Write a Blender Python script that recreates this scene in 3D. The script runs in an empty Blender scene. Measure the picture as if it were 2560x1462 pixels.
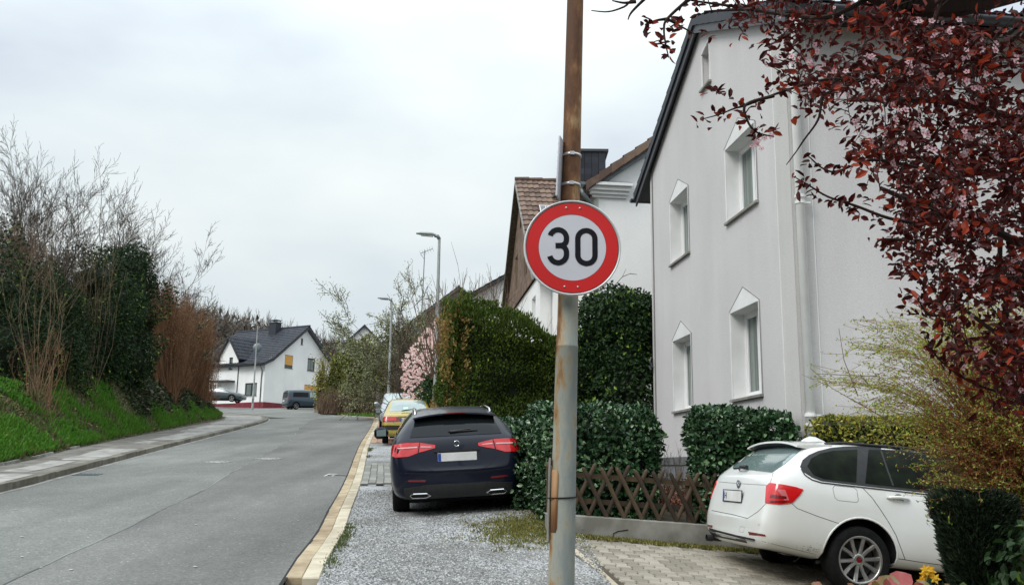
import bpy, bmesh, math, random
import numpy as np
from mathutils import Vector, Matrix, noise
from mathutils.bvhtree import BVHTree
from mathutils.geometry import delaunay_2d_cdt, tessellate_polygon
random.seed(7); RNG = np.random.default_rng(7)
scene = bpy.context.scene
COL = scene.collection
PI = math.pi
def rad(a): return math.radians(a)

# ---------------------------------------------------------------- camera
FPX = 2300.0; PITCH = rad(10.76); ROLL = rad(0.7); EYE = 1.65
cam_data = bpy.data.cameras.new('camera'); cam = bpy.data.objects.new('camera', cam_data); COL.objects.link(cam)
cam_data.sensor_width = 36.0; cam_data.lens = 36.0*FPX/2560.0
cam_data.clip_start = 0.05; cam_data.clip_end = 5000
CM = Matrix.Rotation(PI/2+PITCH, 3, 'X') @ Matrix.Rotation(ROLL, 3, 'Z')
cam.matrix_world = Matrix.Translation((0, 0, EYE)) @ CM.to_4x4()
scene.camera = cam

# ---------------------------------------------------------------- sky and sun
SUN_EL, SUN_AZ = rad(52), rad(-35)
world = bpy.data.worlds.new("World"); scene.world = world; world.use_nodes = True
nt = world.node_tree; nt.nodes.clear()
def wn(t, **k):
    n = nt.nodes.new(t)
    for a, b in k.items(): setattr(n, a, b)
    return n
out = wn('ShaderNodeOutputWorld'); bgs = wn('ShaderNodeBackground'); bgc = wn('ShaderNodeBackground'); mixs = wn('ShaderNodeMixShader')
sky = wn('ShaderNodeTexSky', sky_type='NISHITA', sun_disc=False); sky.sun_elevation = SUN_EL; sky.sun_rotation = SUN_AZ
bgs.inputs['Strength'].default_value = 0.1
nt.links.new(sky.outputs[0], bgs.inputs['Color'])
tc = wn('ShaderNodeTexCoord'); sep = wn('ShaderNodeSeparateXYZ'); nt.links.new(tc.outputs['Generated'], sep.inputs[0])
mp = wn('ShaderNodeMapping'); mp.inputs['Scale'].default_value = (1.0, 1.0, 2.2); mp.inputs['Location'].default_value = (0.35, 0.1, 0.2)
nt.links.new(tc.outputs['Generated'], mp.inputs[0])
nz = wn('ShaderNodeTexNoise'); nz.inputs['Scale'].default_value = 2.1; nz.inputs['Detail'].default_value = 5; nz.inputs['Roughness'].default_value = 0.45
nt.links.new(mp.outputs[0], nz.inputs['Vector'])
cr = wn('ShaderNodeValToRGB'); e = cr.color_ramp.elements
e[0].position = 0.40; e[0].color = (0.63, 0.70, 0.79, 1); e[1].position = 0.66; e[1].color = (0.94, 0.99, 0.98, 1)
m = cr.color_ramp.elements.new(0.52); m.color = (0.79, 0.87, 0.90, 1)
nt.links.new(nz.outputs['Fac'], cr.inputs[0])
er = wn('ShaderNodeMapRange'); er.inputs['From Min'].default_value = 0.0; er.inputs['From Max'].default_value = 1.0
er.inputs['To Min'].default_value = 0.80; er.inputs['To Max'].default_value = 2.7
zp = wn('ShaderNodeMath', operation='POWER'); zp.inputs[1].default_value = 2.4; zc = wn('ShaderNodeMath', operation='MAXIMUM'); zc.inputs[1].default_value = 0
nt.links.new(sep.outputs['Z'], zc.inputs[0]); nt.links.new(zc.outputs[0], zp.inputs[0]); nt.links.new(zp.outputs[0], er.inputs['Value'])
nt.links.new(cr.outputs[0], bgc.inputs['Color']); nt.links.new(er.outputs[0], bgc.inputs['Strength'])
mixs.inputs[0].default_value = 0.93
nt.links.new(bgs.outputs[0], mixs.inputs[1]); nt.links.new(bgc.outputs[0], mixs.inputs[2]); nt.links.new(mixs.outputs[0], out.inputs[0])
sd = bpy.data.lights.new('sun', 'SUN'); so = bpy.data.objects.new('sun', sd); COL.objects.link(so)
sd.energy = 1.5; sd.angle = rad(25); sd.color = (1.0, 0.97, 0.93)
sdir = Vector((math.sin(SUN_AZ)*math.cos(SUN_EL), math.cos(SUN_AZ)*math.cos(SUN_EL)*-1, math.sin(SUN_EL)))
sdir = Vector((-0.52, -0.52, 0.68)).normalized()
sky.sun_elevation = math.asin(sdir.z); sky.sun_rotation = math.atan2(sdir.x, sdir.y)
so.rotation_euler = sdir.to_track_quat('Z', 'Y').to_euler()
vs = scene.view_settings; vs.view_transform = 'Standard'; vs.look = 'None'; vs.gamma = 1; vs.exposure = 0.22; vs.use_curve_mapping = False
scene.display_settings.display_device = 'sRGB'
scene.cycles.max_bounces = 6; scene.cycles.transparent_max_bounces = 4

# ---------------------------------------------------------------- measuring helpers (camera rays onto real depths)
CAMP = Vector((0, 0, EYE))
def ray(x, y): return CM @ Vector(((x-1280)/FPX, -(y-731)/FPX, -1))
def W(x, y, Y):
    d = ray(x, y); return CAMP + d*(Y/d.y)
def G(x, y, s=.078):
    d = ray(x, y); return CAMP + d*(EYE/(s*d.y-d.z))
def proj(p):
    q = CM.transposed() @ (Vector(p)-CAMP); return (1280+FPX*q.x/-q.z, 731-FPX*q.y/-q.z)
def smooth(a, b, x):
    t = min(1, max(0, (x-a)/(b-a))); return t*t*(3-2*t)
def lerp(a, b, t): return a+(b-a)*t
def interp(keys, x): return float(np.interp(x, [k[0] for k in keys], [k[1] for k in keys]))

# ---------------------------------------------------------------- materials
MATS = {}
def M(name, c1, c2=None, rough=.7, scale=4, bump=0, bscale=60, metal=0, coat=0, attr=None, spec=.5, detail=4, c3=None, contrast=(.35, .65), trans=0, stretch=None, obj_rand=0, emit=None):
    """procedural principled material: noise mixes c1..c2(..c3), optional per-leaf 'rnd' face attribute"""
    if name in MATS: return MATS[name]
    m = bpy.data.materials.new(name); m.use_nodes = True; t = m.node_tree; b = t.nodes['Principled BSDF']
    L = t.links.new
    b.inputs['Roughness'].default_value = rough; b.inputs['Metallic'].default_value = metal
    b.inputs['Specular IOR Level'].default_value = spec
    if coat: b.inputs['Coat Weight'].default_value = coat; b.inputs['Coat Roughness'].default_value = 0.04
    tcn = t.nodes.new('ShaderNodeTexCoord'); vec = tcn.outputs['Object']
    if stretch:
        mpn = t.nodes.new('ShaderNodeMapping'); mpn.inputs['Scale'].default_value = stretch; L(vec, mpn.inputs[0]); vec = mpn.outputs[0]
    if c2 is None: c2 = tuple(v*.86 for v in c1)
    n = t.nodes.new('ShaderNodeTexNoise'); n.inputs['Scale'].default_value = scale; n.inputs['Detail'].default_value = detail; L(vec, n.inputs['Vector'])
    r = t.nodes.new('ShaderNodeValToRGB'); e = r.color_ramp.elements
    e[0].position, e[1].position = contrast; e[0].color = (*c1, 1); e[1].color = (*c2, 1)
    if c3: q = e.new((contrast[0]+contrast[1])/2); q.color = (*c3, 1)
    fac = n.outputs['Fac']
    if attr:
        a = t.nodes.new('ShaderNodeAttribute'); a.attribute_name = 'rnd'
        mx = t.nodes.new('ShaderNodeMix'); mx.inputs[0].default_value = attr; L(n.outputs['Fac'], mx.inputs[2]); L(a.outputs['Fac'], mx.inputs[3]); fac = mx.outputs[0]
        e[0].position, e[1].position = .25, .78
    if obj_rand:
        oi = t.nodes.new('ShaderNodeObjectInfo')
        mx = t.nodes.new('ShaderNodeMix'); mx.inputs[0].default_value = obj_rand; L(fac, mx.inputs[2]); L(oi.outputs['Random'], mx.inputs[3]); fac = mx.outputs[0]
    L(fac, r.inputs[0]); L(r.outputs[0], b.inputs['Base Color'])
    if bump:
        n2 = t.nodes.new('ShaderNodeTexNoise'); n2.inputs['Scale'].default_value = bscale; n2.inputs['Detail'].default_value = 3; L(vec, n2.inputs['Vector'])
        bp = t.nodes.new('ShaderNodeBump'); bp.inputs['Strength'].default_value = min(1, bump*8); bp.inputs['Distance'].default_value = bump*.1; L(n2.outputs['Fac'], bp.inputs['Height']); L(bp.outputs[0], b.inputs['Normal'])
    if trans:
        tr = t.nodes.new('ShaderNodeBsdfTranslucent'); L(r.outputs[0], tr.inputs['Color']); ms = t.nodes.new('ShaderNodeMixShader'); ms.inputs[0].default_value = trans
        L(b.outputs[0], ms.inputs[1]); L(tr.outputs[0], ms.inputs[2]); L(ms.outputs[0], t.nodes['Material Output'].inputs[0])
    MATS[name] = m; return m

# ---------------------------------------------------------------- mesh accumulator
class MB:
    def __init__(s): s.v = []; s.f = []; s.m = []; s.n = 0; s.r = []
    def add(s, verts, faces, mi=0, rnd=None):
        k = s.n
        s.v.extend([tuple(v) for v in verts]); s.n += len(verts)
        s.f.extend([tuple(i+k for i in f) for f in faces]); s.m.extend([mi]*len(faces))
        s.r.extend([random.random() if rnd is None else rnd]*len(faces)); return s
    def box(s, c, size, rot=None, mi=0, bev=0):
        x, y, z = [a/2 for a in size]
        if bev:
            b = bev
            V = []
            for zz, ins in ((-z, b), (-z+b, 0), (z-b, 0), (z, b)):
                X, Y = x-ins, y-ins
                V += [Vector((-X+b*(ins == 0), -Y, zz)), Vector((X-b*(ins == 0), -Y, zz)), Vector((X, -Y+b*(ins == 0), zz)), Vector((X, Y-b*(ins == 0), zz)), Vector((X-b*(ins == 0), Y, zz)), Vector((-X+b*(ins == 0), Y, zz)), Vector((-X, Y-b*(ins == 0), zz)), Vector((-X, -Y+b*(ins == 0), zz))]
            F = [tuple(range(7, -1, -1)), tuple(range(24, 32))]
            for l in range(3):
                for i in range(8): j = (i+1) % 8; F.append((l*8+i, l*8+j, l*8+8+j, l*8+8+i))
        else:
            V = [Vector((a, b_, c_)) for c_ in (-z, z) for a, b_ in ((-x, -y), (x, -y), (x, y), (-x, y))]
            F = [(3, 2, 1, 0), (4, 5, 6, 7), (0, 1, 5, 4), (1, 2, 6, 5), (2, 3, 7, 6), (3, 0, 4, 7)]
        if rot is not None: V = [rot @ v for v in V]
        c = Vector(c); return s.add([v+c for v in V], F, mi, random.random())
    def prism(s, poly, ext, mi=0):
        """poly: planar list of 3D points; ext: extrusion vector"""
        n = len(poly); poly = [Vector(p) for p in poly]; ext = Vector(ext)
        V = poly+[p+ext for p in poly]
        F = [tuple(range(n-1, -1, -1)), tuple(range(n, 2*n))]+[(i, (i+1) % n, n+(i+1) % n, n+i) for i in range(n)]
        return s.add(V, F, mi, random.random())
    def tube(s, pts, r, sides=8, mi=0, cap=True, rnd=None):
        pts = [Vector(p) for p in pts]; n = len(pts)
        if n < 2: return s
        rr = r if hasattr(r, '__len__') else [r]*n
        V = []; F = []; up = None
        for i, p in enumerate(pts):
            d = (pts[min(i+1, n-1)]-pts[max(i-1, 0)])
            d = d.normalized() if d.length > 1e-9 else Vector((0, 0, 1))
            if up is None: up = d.orthogonal().normalized()
            else:
                up = (up-d*up.dot(d)); up = up.normalized() if up.length > 1e-6 else d.orthogonal().normalized()
            b = d.cross(up)
            for k in range(sides):
                a = 2*PI*k/sides; V.append(p+(up*math.cos(a)+b*math.sin(a))*rr[i])
        for i in range(n-1):
            for k in range(sides):
                q = (k+1) % sides; F.append((i*sides+k, i*sides+q, (i+1)*sides+q, (i+1)*sides+k))
        if cap: F.append(tuple(range(sides-1, -1, -1))); F.append(tuple((n-1)*sides+k for k in range(sides)))
        return s.add(V, F, mi, rnd)
    def lathe(s, prof, c=(0, 0, 0), axis='z', seg=24, mi=0):
        V = []; F = []; c = Vector(c)
        for r, h in prof:
            for k in range(seg):
                a = 2*PI*k/seg; x, y = r*math.cos(a), r*math.sin(a)
                V.append(c+(Vector((x, y, h)) if axis == 'z' else Vector((x, h, y)) if axis == 'y' else Vector((h, x, y))))
        for i in range(len(prof)-1):
            for k in range(seg):
                q = (k+1) % seg; F.append((i*seg+k, i*seg+q, (i+1)*seg+q, (i+1)*seg+k))
        return s.add(V, F, mi)
    def build(s, name, mats, parent=None, smooth_=False, **kw):
        return mesh_obj(name, s.v, s.f, mats, parent, smooth_, s.m, s.r, **kw)

def origin_of(o):
    while o is not None:
        if 'ox' in o: return Vector(o['ox'])
        o = o.parent
    return Vector((0, 0, 0))
ORG = {}
def mesh_obj(name, v, f, mats, parent=None, smooth_=False, mi=None, rnd=None, origin=None, local=False):
    me = bpy.data.meshes.new(name)
    off = Vector((0, 0, 0))
    if not local:
        if parent is not None: off = ORG.get(parent.name, Vector((0, 0, 0)))
        elif origin is not None: off = Vector(origin)
    if len(v):
        va = np.asarray(v, dtype=np.float32).reshape(-1, 3)-np.array(off, dtype=np.float32)
    else: va = np.zeros((0, 3), np.float32)
    if isinstance(f, np.ndarray):
        k = f.shape[1]; nf = len(f); tot = np.full(nf, k, np.int32); lv = f.astype(np.int32).ravel()
    else:
        nf = len(f); tot = np.array([len(a) for a in f], np.int32); lv = np.fromiter((i for a in f for i in a), np.int32, int(tot.sum()))
    me.vertices.add(len(va)); me.vertices.foreach_set('co', va.ravel())
    me.loops.add(len(lv)); me.loops.foreach_set('vertex_index', lv)
    me.polygons.add(nf); me.polygons.foreach_set('loop_start', np.concatenate(([0], np.cumsum(tot)[:-1])).astype(np.int32) if nf else np.zeros(0, np.int32))
    me.polygons.foreach_set('loop_total', tot)
    mats = mats if isinstance(mats, (list, tuple)) else [mats]
    for m in mats: me.materials.append(m)
    if mi is not None and len(mats) > 1: me.polygons.foreach_set('material_index', np.asarray(mi, np.int32))
    me.update(calc_edges=True); me.validate()
    if rnd is not None and len(me.polygons) == len(rnd):
        at = me.attributes.new('rnd', 'FLOAT', 'FACE'); at.data.foreach_set('value', np.asarray(rnd, np.float32))
    me.polygons.foreach_set('use_smooth', np.full(len(me.polygons), bool(smooth_)))
    if smooth_ and len(me.polygons) < 3000 and not hasattr(smooth_, 'real'): pass
    o = bpy.data.objects.new(name, me); COL.objects.link(o)
    if parent is not None:
        o.parent = parent; ORG[o.name] = off
    elif origin is not None: o.location = off; ORG[o.name] = off
    return o
def thing(name, label, cat, loc, group=None, rot=None):
    o = bpy.data.objects.new(name, None); COL.objects.link(o); o.location = loc; o.empty_display_size = .2
    ORG[o.name] = Vector(loc)
    if rot is not None: o.rotation_euler = rot
    return tag(o, label, cat, group)
def local_thing(name, label, cat, group=None):
    """an empty whose children are modelled about its own origin"""
    o = bpy.data.objects.new(name, None); COL.objects.link(o); o.empty_display_size = .2; ORG[o.name] = Vector((0, 0, 0))
    return tag(o, label, cat, group)
def tag(o, label, cat, group=None):
    o['label'] = label; o['category'] = cat
    if group: o['group'] = group
    return o
def structure(o): o['kind'] = 'structure'; return o
def stuff(o): o['kind'] = 'stuff'; return o
def piece(name, me, parent, loc, rot=None, scale=None, sub=None):
    """a piece sharing mesh data"""
    o = bpy.data.objects.new(name, me); COL.objects.link(o); o.parent = parent
    o.location = Vector(loc)-ORG.get(parent.name, Vector((0, 0, 0)))
    if rot is not None: o.rotation_mode = 'XYZ'; o.rotation_euler = rot.to_euler() if hasattr(rot, 'to_euler') else rot
    if scale is not None: o.scale = scale
    return o
def copy_tree(o, parent=None):
    c = o.copy(); COL.objects.link(c); c.parent = parent
    for ch in list(o.children): copy_tree(ch, c)
    return c

# ---------------------------------------------------------------- leaves (numpy batches)
def rnd_unit(n):
    v = RNG.normal(size=(n, 3)); return v/np.linalg.norm(v, axis=1)[:, None]
def norm(a): return a/np.maximum(np.linalg.norm(a, axis=1)[:, None], 1e-9)
def leaf_arrays(P, D, N, Ln, Wd, kind='diamond', fold=.25):
    """P base, D growth direction, N leaf normal; returns verts, faces(quads), rnd"""
    n = len(P); D = norm(D); S = norm(np.cross(D, N)); N = np.cross(S, D)
    Ln = np.broadcast_to(Ln, n)[:, None]; Wd = np.broadcast_to(Wd, n)[:, None]
    if kind == 'diamond':
        pts = [(0, 0, 0), (.45, -.5, fold), (1, 0, 0), (.45, .5, fold)]; F = [[0, 1, 2, 3]]
    elif kind == 'leaf':
        pts = [(0, 0, 0), (.3, -.46, fold*.8), (.68, -.4, fold*.7), (1, 0, -.12), (.68, .4, fold*.7), (.3, .46, fold*.8), (.5, 0, 0)]
        F = [[0, 1, 2, 6], [6, 2, 3, 3], [0, 6, 4, 5], [6, 3, 3, 4]]
        F = [[0, 1, 2, 6], [0, 6, 4, 5], [6, 2, 3, 4]]
    elif kind == 'blade':
        pts = [(0, -.5, 0), (0, .5, 0), (.6, .3, .15), (.6, -.3, .15)]; F = [[0, 1, 2, 3]]
    V = np.stack([P+D*(a*Ln)+S*(b*Wd)+N*(c*Wd) for a, b, c in pts], 1)
    k = len(pts); base = (np.arange(n)*k)[:, None, None]
    Fc = (np.array(F)[None]+base).reshape(-1, 4)
    r = np.repeat(RNG.random(n), len(F))
    return V.reshape(-1, 3), Fc, r
def join_arrays(parts):
    V = []; F = []; R = []; k = 0
    for v, f, r in parts: V.append(v); F.append(f+k); R.append(r); k += len(v)
    return np.concatenate(V), np.concatenate(F), np.concatenate(R)
def leaf_mesh(name, mat, parts, parent=None, origin=None):
    v, f, r = join_arrays(parts); return mesh_obj(name, v, f, mat, parent, False, None, r, origin=origin)
m_asph_l0 = M('asphalt_plain', (.185, .20, .195), (.22, .235, .225), rough=.85, scale=1.1, bump=.03, bscale=260, c3=(.2, .213, .208), contrast=(.2, .8), detail=12)
m_asph_r0 = M('asphalt_plain_dark', (.155, .16, .16), (.20, .203, .2), rough=.85, scale=.9, bump=.03, bscale=260, contrast=(.2, .8), detail=12)
def asphalt(name, c, seed):
    m = bpy.data.materials.new(name); m.use_nodes = True; t = m.node_tree; b = t.nodes['Principled BSDF']; L = t.links.new
    tc = t.nodes.new('ShaderNodeTexCoord')
    def noise_(sc, det, stretch=None, off=0):
        mp = t.nodes.new('ShaderNodeMapping'); mp.inputs['Scale'].default_value = stretch or (1, 1, 1); mp.inputs['Location'].default_value = (off+seed, off, 0); mp.inputs['Rotation'].default_value = (0, 0, -.13); L(tc.outputs['Object'], mp.inputs[0])
        n = t.nodes.new('ShaderNodeTexNoise'); n.inputs['Scale'].default_value = sc; n.inputs['Detail'].default_value = det; L(mp.outputs[0], n.inputs[0]); return n.outputs[0]
    def rng(v, a, b_, lo, hi):
        r = t.nodes.new('ShaderNodeMapRange'); r.inputs[1].default_value = a; r.inputs[2].default_value = b_; r.inputs[3].default_value = lo; r.inputs[4].default_value = hi; L(v, r.inputs[0]); return r.outputs[0]
    def mul(a, b_): n = t.nodes.new('ShaderNodeMath'); n.operation = 'MULTIPLY'; L(a, n.inputs[0]); L(b_, n.inputs[1]); return n.outputs[0]
    tracks = rng(noise_(.9, 3, (1, .05, 1)), .35, .65, .82, 1.12); blot = rng(noise_(.35, 7, None, 5), .3, .7, .82, 1.12); patch = rng(noise_(3.2, 5, (1, .5, 1), 9), .3, .7, .94, 1.06)
    v = t.nodes.new('ShaderNodeTexVoronoi'); v.inputs['Scale'].default_value = 55; L(tc.outputs['Object'], v.inputs[0]); sc = t.nodes.new('ShaderNodeSeparateColor'); L(v.outputs['Color'], sc.inputs[0])
    grain = rng(sc.outputs[0], 0, 1, .78, 1.22); white = rng(sc.outputs[1], .975, 1.0, 1, 2.0)
    val = mul(mul(mul(tracks, blot), patch), mul(grain, white))
    mx = t.nodes.new('ShaderNodeMix'); mx.data_type = 'RGBA'; mx.blend_type = 'MULTIPLY'; mx.inputs[0].default_value = 1; mx.inputs[6].default_value = (*c, 1); cb = t.nodes.new('ShaderNodeCombineColor'); [L(val, cb.inputs[i]) for i in range(3)]; L(cb.outputs[0], mx.inputs[7]); L(mx.outputs[2], b.inputs['Base Color'])
    b.inputs['Roughness'].default_value = .88; b.inputs['Specular IOR Level'].default_value = .25
    bp = t.nodes.new('ShaderNodeBump'); bp.inputs['Strength'].default_value = .6; bp.inputs['Distance'].default_value = .006; L(v.outputs['Distance'], bp.inputs['Height']); L(bp.outputs[0], b.inputs['Normal'])
    return m
m_asph_l = asphalt('asphalt_left', (.178, .184, .170), 0); m_asph_r = asphalt('asphalt_right', (.156, .157, .147), 4)
m_crack = M('tar_seam', (.10, .10, .098), (.27, .275, .265), rough=.9, scale=.9, detail=2, contrast=(.4, .62))
m_gutter = M('gutter_stone', (.27, .20, .12), (.46, .375, .25), rough=.9, scale=5, detail=10, bump=.02, bscale=90, obj_rand=.22)
m_gutter_l = M('kerb_stone_light', (.36, .31, .22), (.56, .50, .38), rough=.9, scale=5, detail=10, bump=.02, bscale=90, obj_rand=.22)
m_kerb = M('kerb_grey', (.11, .10, .075), (.21, .20, .16), rough=.95, scale=5, bump=.03, bscale=60, obj_rand=.35)
m_pave = M('pavement_dark', (.10, .09, .075), (.2, .19, .17), rough=.95, scale=2.5, bump=.02, bscale=90)
m_slab = M('pavement_slab', (.20, .19, .17), (.36, .35, .325), rough=.9, scale=3, detail=8, bump=.02, bscale=90)
m_soil = M('garden_soil', (.05, .04, .028), (.10, .08, .05), rough=1, scale=6, bump=.06, bscale=40)
m_grassground = M('grass_ground', (.035, .032, .016), (.075, .08, .03), rough=1, scale=3, bump=.05, bscale=30)
m_concrete = M('concrete', (.30, .29, .26), (.17, .165, .14), rough=.95, scale=3.5, bump=.03, bscale=45, detail=9)
m_render = M('grey_render', (.60, .585, .575), (.66, .645, .635), rough=.9, scale=.6, bump=.05, bscale=220, contrast=(.3, .75), detail=8)
m_render2 = M('grey_render_strip', (.585, .57, .55), (.64, .625, .605), rough=.9, scale=.8, bump=.05, bscale=220)
def plaster(name, c, streak=(.93, 1.03)):
    m = bpy.data.materials.new(name); m.use_nodes = True; t = m.node_tree; b = t.nodes['Principled BSDF']; L = t.links.new; tc = t.nodes.new('ShaderNodeTexCoord')
    def nz(sc, det, st): 
        mp = t.nodes.new('ShaderNodeMapping'); mp.inputs['Scale'].default_value = st; L(tc.outputs['Object'], mp.inputs[0]); n = t.nodes.new('ShaderNodeTexNoise'); n.inputs['Scale'].default_value = sc; n.inputs['Detail'].default_value = det; L(mp.outputs[0], n.inputs[0]); return n.outputs[0]
    def rng(v, a, b_, lo, hi):
        r = t.nodes.new('ShaderNodeMapRange'); r.inputs[1].default_value = a; r.inputs[2].default_value = b_; r.inputs[3].default_value = lo; r.inputs[4].default_value = hi; L(v, r.inputs[0]); return r.outputs[0]
    def mul(a, b_): n = t.nodes.new('ShaderNodeMath'); n.operation = 'MULTIPLY'; L(a, n.inputs[0]); L(b_, n.inputs[1]); return n.outputs[0]
    f = nz(60, 3, (1, 1, 1)); val = mul(mul(rng(nz(2.2, 5, (1, 1, .12)), .3, .7, *streak), rng(nz(.7, 6, (1, 1, 1)), .3, .7, .95, 1.04)), rng(f, .3, .7, .93, 1.06))
    cb = t.nodes.new('ShaderNodeCombineColor'); [L(val, cb.inputs[i]) for i in range(3)]
    mx = t.nodes.new('ShaderNodeMix'); mx.data_type = 'RGBA'; mx.blend_type = 'MULTIPLY'; mx.inputs[0].default_value = 1; mx.inputs[6].default_value = (*c, 1); L(cb.outputs[0], mx.inputs[7]); L(mx.outputs[2], b.inputs['Base Color'])
    b.inputs['Roughness'].default_value = .92; b.inputs['Specular IOR Level'].default_value = .2
    bp = t.nodes.new('ShaderNodeBump'); bp.inputs['Strength'].default_value = .5; bp.inputs['Distance'].default_value = .006; L(f, bp.inputs['Height']); L(bp.outputs[0], b.inputs['Normal']); return m
m_render = plaster('grey_plaster', (.60, .58, .575), (.96, 1.02)); m_render2 = plaster('grey_plaster_strip', (.575, .56, .54)); 
m_trim = M('white_trim', (.80, .80, .79), (.72, .72, .70), rough=.6, scale=3)
m_groove = M('grey_line', (.24, .23, .22), rough=.9)
m_pvc = M('white_pvc', (.84, .84, .84), (.78, .78, .78), rough=.35, scale=2)
m_glass = M('window_glass', (.07, .09, .08), (.20, .24, .215), rough=.06, scale=3, spec=.6, stretch=(5, 5, .08))
m_curtain = M('net_curtain', (.55, .58, .56), (.38, .42, .4), rough=.9, scale=30, stretch=(1, 1, .02))
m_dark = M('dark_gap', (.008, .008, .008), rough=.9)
m_slate = M('dark_slate_tile', (.030, .033, .04), (.05, .056, .072), spec=.2, rough=.55, scale=7, obj_rand=.3, attr=.6)
m_slate_trim = M('slate_trim', (.035, .037, .045), (.05, .052, .06), rough=.5, scale=4)
m_zinc = M('zinc', (.20, .23, .24), (.12, .14, .15), rough=.45, scale=5, metal=.5)
m_whitewall = M('white_wall', (.84, .85, .85), (.74, .75, .75), rough=.9, scale=.7, bump=.02, bscale=80, detail=8, contrast=(.3, .8))
m_whitewall = plaster('white_plaster', (.86, .86, .84), (.96, 1.0))
m_redband = M('red_plinth', (.22, .025, .04), (.16, .02, .03), rough=.8, scale=2)
m_blind = M('orange_blind', (.70, .37, .09), (.6, .30, .06), rough=.7, scale=25, stretch=(.05, .05, 1))
m_browntile = M('brown_roof_tile', (.095, .058, .042), (.19, .125, .09), rough=.8, scale=8, obj_rand=.55, bump=.02)
m_shingle = M('brown_shingle', (.20, .13, .09), (.12, .08, .055), rough=.9, scale=9, attr=.6, bump=.02)
m_greyhouse = M('old_grey_wall', (.26, .25, .23), (.18, .17, .15), rough=.95, scale=1.2, detail=8, bump=.02)
m_oldslate = M('old_slate', (.075, .072, .06), (.12, .115, .095), rough=.9, scale=3, attr=.6)
m_redtile = M('red_roof', (.32, .09, .04), (.42, .14, .07), rough=.8, scale=5, attr=.5)
m_solar = M('solar_cell', (.012, .014, .035), (.02, .022, .05), rough=.15, spec=.8)
m_alu = M('aluminium', (.62, .62, .62), (.5, .5, .5), rough=.35, metal=.8, scale=6)
m_galv = M('galvanised', (.38, .40, .38), (.24, .26, .25), rough=.6, metal=.35, scale=5, detail=6, stretch=(1, 1, .35), bump=.01)
m_wood = M('fence_wood', (.028, .018, .010), (.085, .055, .03), rough=.85, scale=5, stretch=(1, 1, .6), bump=.03, bscale=50, obj_rand=.3)
m_bark = M('bark', (.05, .038, .026), (.10, .08, .055), rough=1, scale=12, bump=.04)
m_bark_grey = M('bark_grey', (.055, .045, .034), (.11, .09, .068), rough=1, scale=10)
m_twig_rust = M('twig_rust', (.12, .06, .032), (.25, .14, .075), rough=1, scale=1.5, attr=.6)
m_twig_brown = M('twig_brown', (.085, .055, .036), (.17, .115, .075), rough=1, scale=2.2, attr=.5)
m_twig_tan = M('twig_tan', (.14, .10, .06), (.27, .20, .125), rough=1, scale=3, attr=.5)
m_twig_dark = M('twig_dark', (.018, .011, .009), (.035, .02, .015), rough=1, scale=8)
m_laurel = M('laurel_leaf', (.022, .055, .022), (.17, .28, .13), rough=.25, scale=4, attr=.8, spec=.5, trans=.1, c3=(.03, .085, .028))
m_privet = M('hedge_leaf', (.04, .075, .010), (.25, .33, .045), spec=.2, rough=.5, scale=.9, attr=.55, trans=.2, c3=(.10, .14, .022))
m_privet_brown = M('hedge_leaf_brown', (.16, .09, .025), (.34, .24, .06), rough=.7, scale=1.5, attr=.6, trans=.2)
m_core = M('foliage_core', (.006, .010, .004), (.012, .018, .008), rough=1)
m_rustbud = M('russet_bud', (.14, .07, .035), (.34, .19, .10), rough=1, scale=2, attr=.8, trans=.3)
m_ivy = M('ivy_leaf', (.018, .042, .010), (.17, .24, .04), spec=.2, rough=.6, scale=.7, attr=.6, trans=.1, c3=(.02, .04, .015))
m_darkgreen = M('dark_evergreen', (.018, .046, .010), (.19, .30, .05), spec=.25, rough=.5, scale=1.3, attr=.6, trans=.1, c3=(.022, .05, .016))
m_grass = M('grass_blade', (.08, .18, .012), (.26, .50, .025), rough=.7, scale=.55, attr=.35, trans=.25, c3=(.08, .26, .02))
m_grass_dull = M('grass_dull', (.055, .075, .02), (.13, .16, .04), rough=.8, scale=1.2, attr=.6, trans=.2)
m_deadleaf = M('dead_leaf', (.10, .055, .03), (.26, .17, .10), rough=.9, scale=2, attr=.8)
m_yellowhedge = M('yellow_variegated_leaf', (.10, .13, .02), (.62, .52, .08), rough=.4, scale=3, attr=.85, trans=.2, c3=(.36, .34, .05))
m_budgreen = M('bud_green', (.19, .28, .03), (.46, .48, .09), rough=.6, scale=3, attr=.7, trans=.3)
m_paleleaf = M('pale_bud', (.24, .27, .11), (.42, .45, .24), rough=.7, scale=2, attr=.6, trans=.2)
m_magnolia = M('magnolia_petal', (.78, .50, .46), (.92, .80, .77), rough=.5, scale=3, attr=.8, trans=.3)
m_plumleaf = M('plum_leaf', (.045, .005, .004), (.34, .045, .018), rough=.5, scale=3, attr=.75, trans=.3, c3=(.11, .012, .008), spec=.25)
m_blossom = M('plum_blossom', (.66, .36, .40), (.82, .58, .62), rough=.5, scale=20, attr=.5, trans=.4)
m_blosscore = M('blossom_heart', (.22, .02, .05), rough=.6)
m_brick = M('paver_grey', (.20, .20, .18), (.28, .28, .26), rough=.95, scale=9, obj_rand=.5, bump=.02)
m_redpaver = M('paver_red', (.36, .20, .14), (.42, .28, .2), rough=.95, scale=9, obj_rand=.5)
m_drivepaver = M('paver_tan', (.22, .195, .155), (.36, .325, .265), rough=.95, scale=3, obj_rand=.45, bump=.04, bscale=70)
m_plinth = M('plinth_stone', (.12, .125, .135), (.22, .225, .235), rough=.8, scale=5, obj_rand=.4, bump=.05, bscale=25)

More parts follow.
